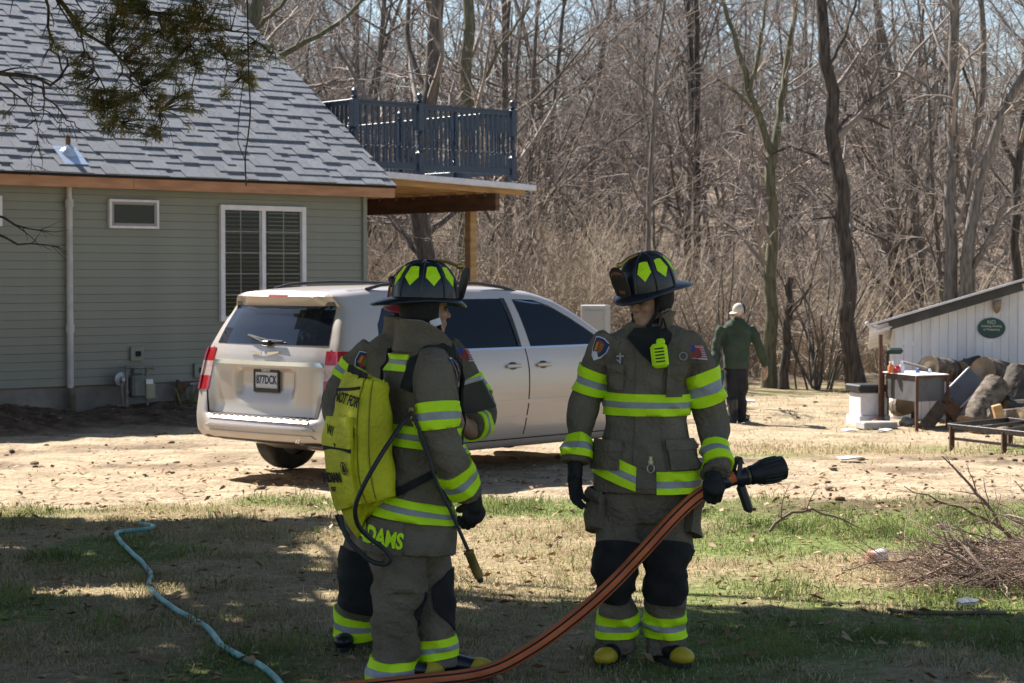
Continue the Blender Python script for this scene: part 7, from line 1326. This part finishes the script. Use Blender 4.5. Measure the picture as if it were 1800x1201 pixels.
tag(put(bpy.data.objects.new('brush_sticks', mesh_of('brush_sticks', [(P, R, 6), (*c1, 4)], M('brush_stick', (.10, .07, .055), (.40, .30, .24), sc=3.0, rough=.7)))), 'thicker crossed sticks lying through the brush pile', 'brush', kind='stuff')
stick('thick pale stick sticking up at the front of the brush pile', [(1600, 1037, 13), (1640, 1010, 14), (1660, 998, 14), (1682, 990, 12)], 11.8, 0, 'palewood'); stick('long dark stick lying across the brush pile', [(1695, 1006, 9), (1740, 988, 10), (1790, 986, 9), (1860, 984, 8)], 11.9, 3); stick('bent dark stick arching over the brush pile', [(1648, 990, 4), (1658, 968, 7), (1695, 950, 8), (1722, 957, 6)], 12.2, 2); stick('dark flat stick at the shaded front of the brush pile', [(1560, 1071, 7), (1610, 1078, 9), (1680, 1082, 8), (1770, 1084, 7)], 10.7, 2)
stick('twiggy branch rising upright from the right of the brush pile', [(1778, 955, 7), (1745, 900, 6), (1710, 858, 5), (1685, 830, 4), (1655, 800, 2)], 12.6, 9, 'brush', 0, 3); stick('second twiggy branch leaning left out of the brush pile', [(1800, 960, 6), (1740, 915, 5), (1680, 890, 4), (1620, 870, 2.5), (1590, 855, 1.5)], 12.9, 9, 'brush', 0, 4); stick('arched bare branch lying in the sunny grass by the nozzle', [(1342, 952, 6), (1365, 920, 6), (1392, 900, 5.5), (1425, 896, 5), (1470, 908, 4), (1515, 930, 2)], 14.1, 6, 'brush', 0, 5)
stick('long thin stick lying right of the nozzle holder', [(1300, 930, 3), (1340, 925, 4), (1385, 912, 3)], 14.4, 2, 'palewood', 0, 6); stick('thin dead stick lying on the grass left of the backpack wearer', [(508, 930, 3), (535, 938, 4), (565, 945, 3)], 14.0, 1, 'palewood', 0, 7); stick('thin twig spray leaning over the brush pile front', [(1570, 1040, 4), (1620, 1015, 4), (1680, 990, 3), (1700, 970, 2)], 11.6, 7, 'brush', 0, 8); stick('low twig spray spreading left from the brush pile', [(1690, 1010, 4), (1600, 985, 4), (1530, 990, 3), (1480, 1000, 2)], 11.9, 8, 'brush', 0, 9)
# ---------------------------------------------------------------- litter
p = ground_pt(1540, 990, .03); cup = thing('plastic_cup', 'crushed pink and white plastic cup in the grass left of the brush pile', 'cup', p); ax = nrm(np.array([.9, .4, .12])); g = G(); g.lathe(p - ax * .05, [(.038, 0), (.044, .02), (.048, .08), (.052, .11)], 16, ax); O('cup_body', g, M('cup_white', (.62, .62, .68), rough=.4), cup, smooth='auto'); g = G(); g.lathe(p - ax * .055, [(.02, -.012), (.046, 0), (.048, .03)], 16, ax); O('cup_lid', g, M('cup_pink', (.65, .33, .25), rough=.45), cup, smooth='auto')
for u, v, s_, lb in ((1490, 800, .16, 'flat white scrap on the dirt below the log pile'), (1556, 764, .12, 'pale scrap in front of the tub stand'), (1494, 747, .13, 'pale crumpled bag beside the pedestal'), (1315, 700, .15, 'white scrap on the far dirt beyond the walking man'), (1700, 1070, .06, 'torn white paper at the front of the brush pile')):
    p = ground_pt(u, v, .012) if v > 760 and u < 1520 or v > 900 else gz(u, v, 27.0 if v > 720 else 33); g = G(); m_ = 8; ang = np.linspace(0, 6.28, m_, endpoint=False); V = [p + np.array([s_ * (.7 + .5 * rb.rand()) * math.cos(a), s_ * .6 * (.7 + .5 * rb.rand()) * math.sin(a), .01 + .035 * rb.rand()]) for a in ang] + [p + np.array([0, 0, .05])]; g.add(V, [[i, (i + 1) % m_, m_] for i in range(m_)]); V2 = [q - np.array([0, 0, .012]) for q in V]; g.add(V2, [[(i + 1) % m_, i, m_] for i in range(m_)]); o = O('paper_scrap', g, M('scrap_white', (.62, .6, .58), rough=.8) if 'scrap_white' not in bpy.data.materials else bpy.data.materials['scrap_white'], None, loc=p); tag(o, lb, 'litter')
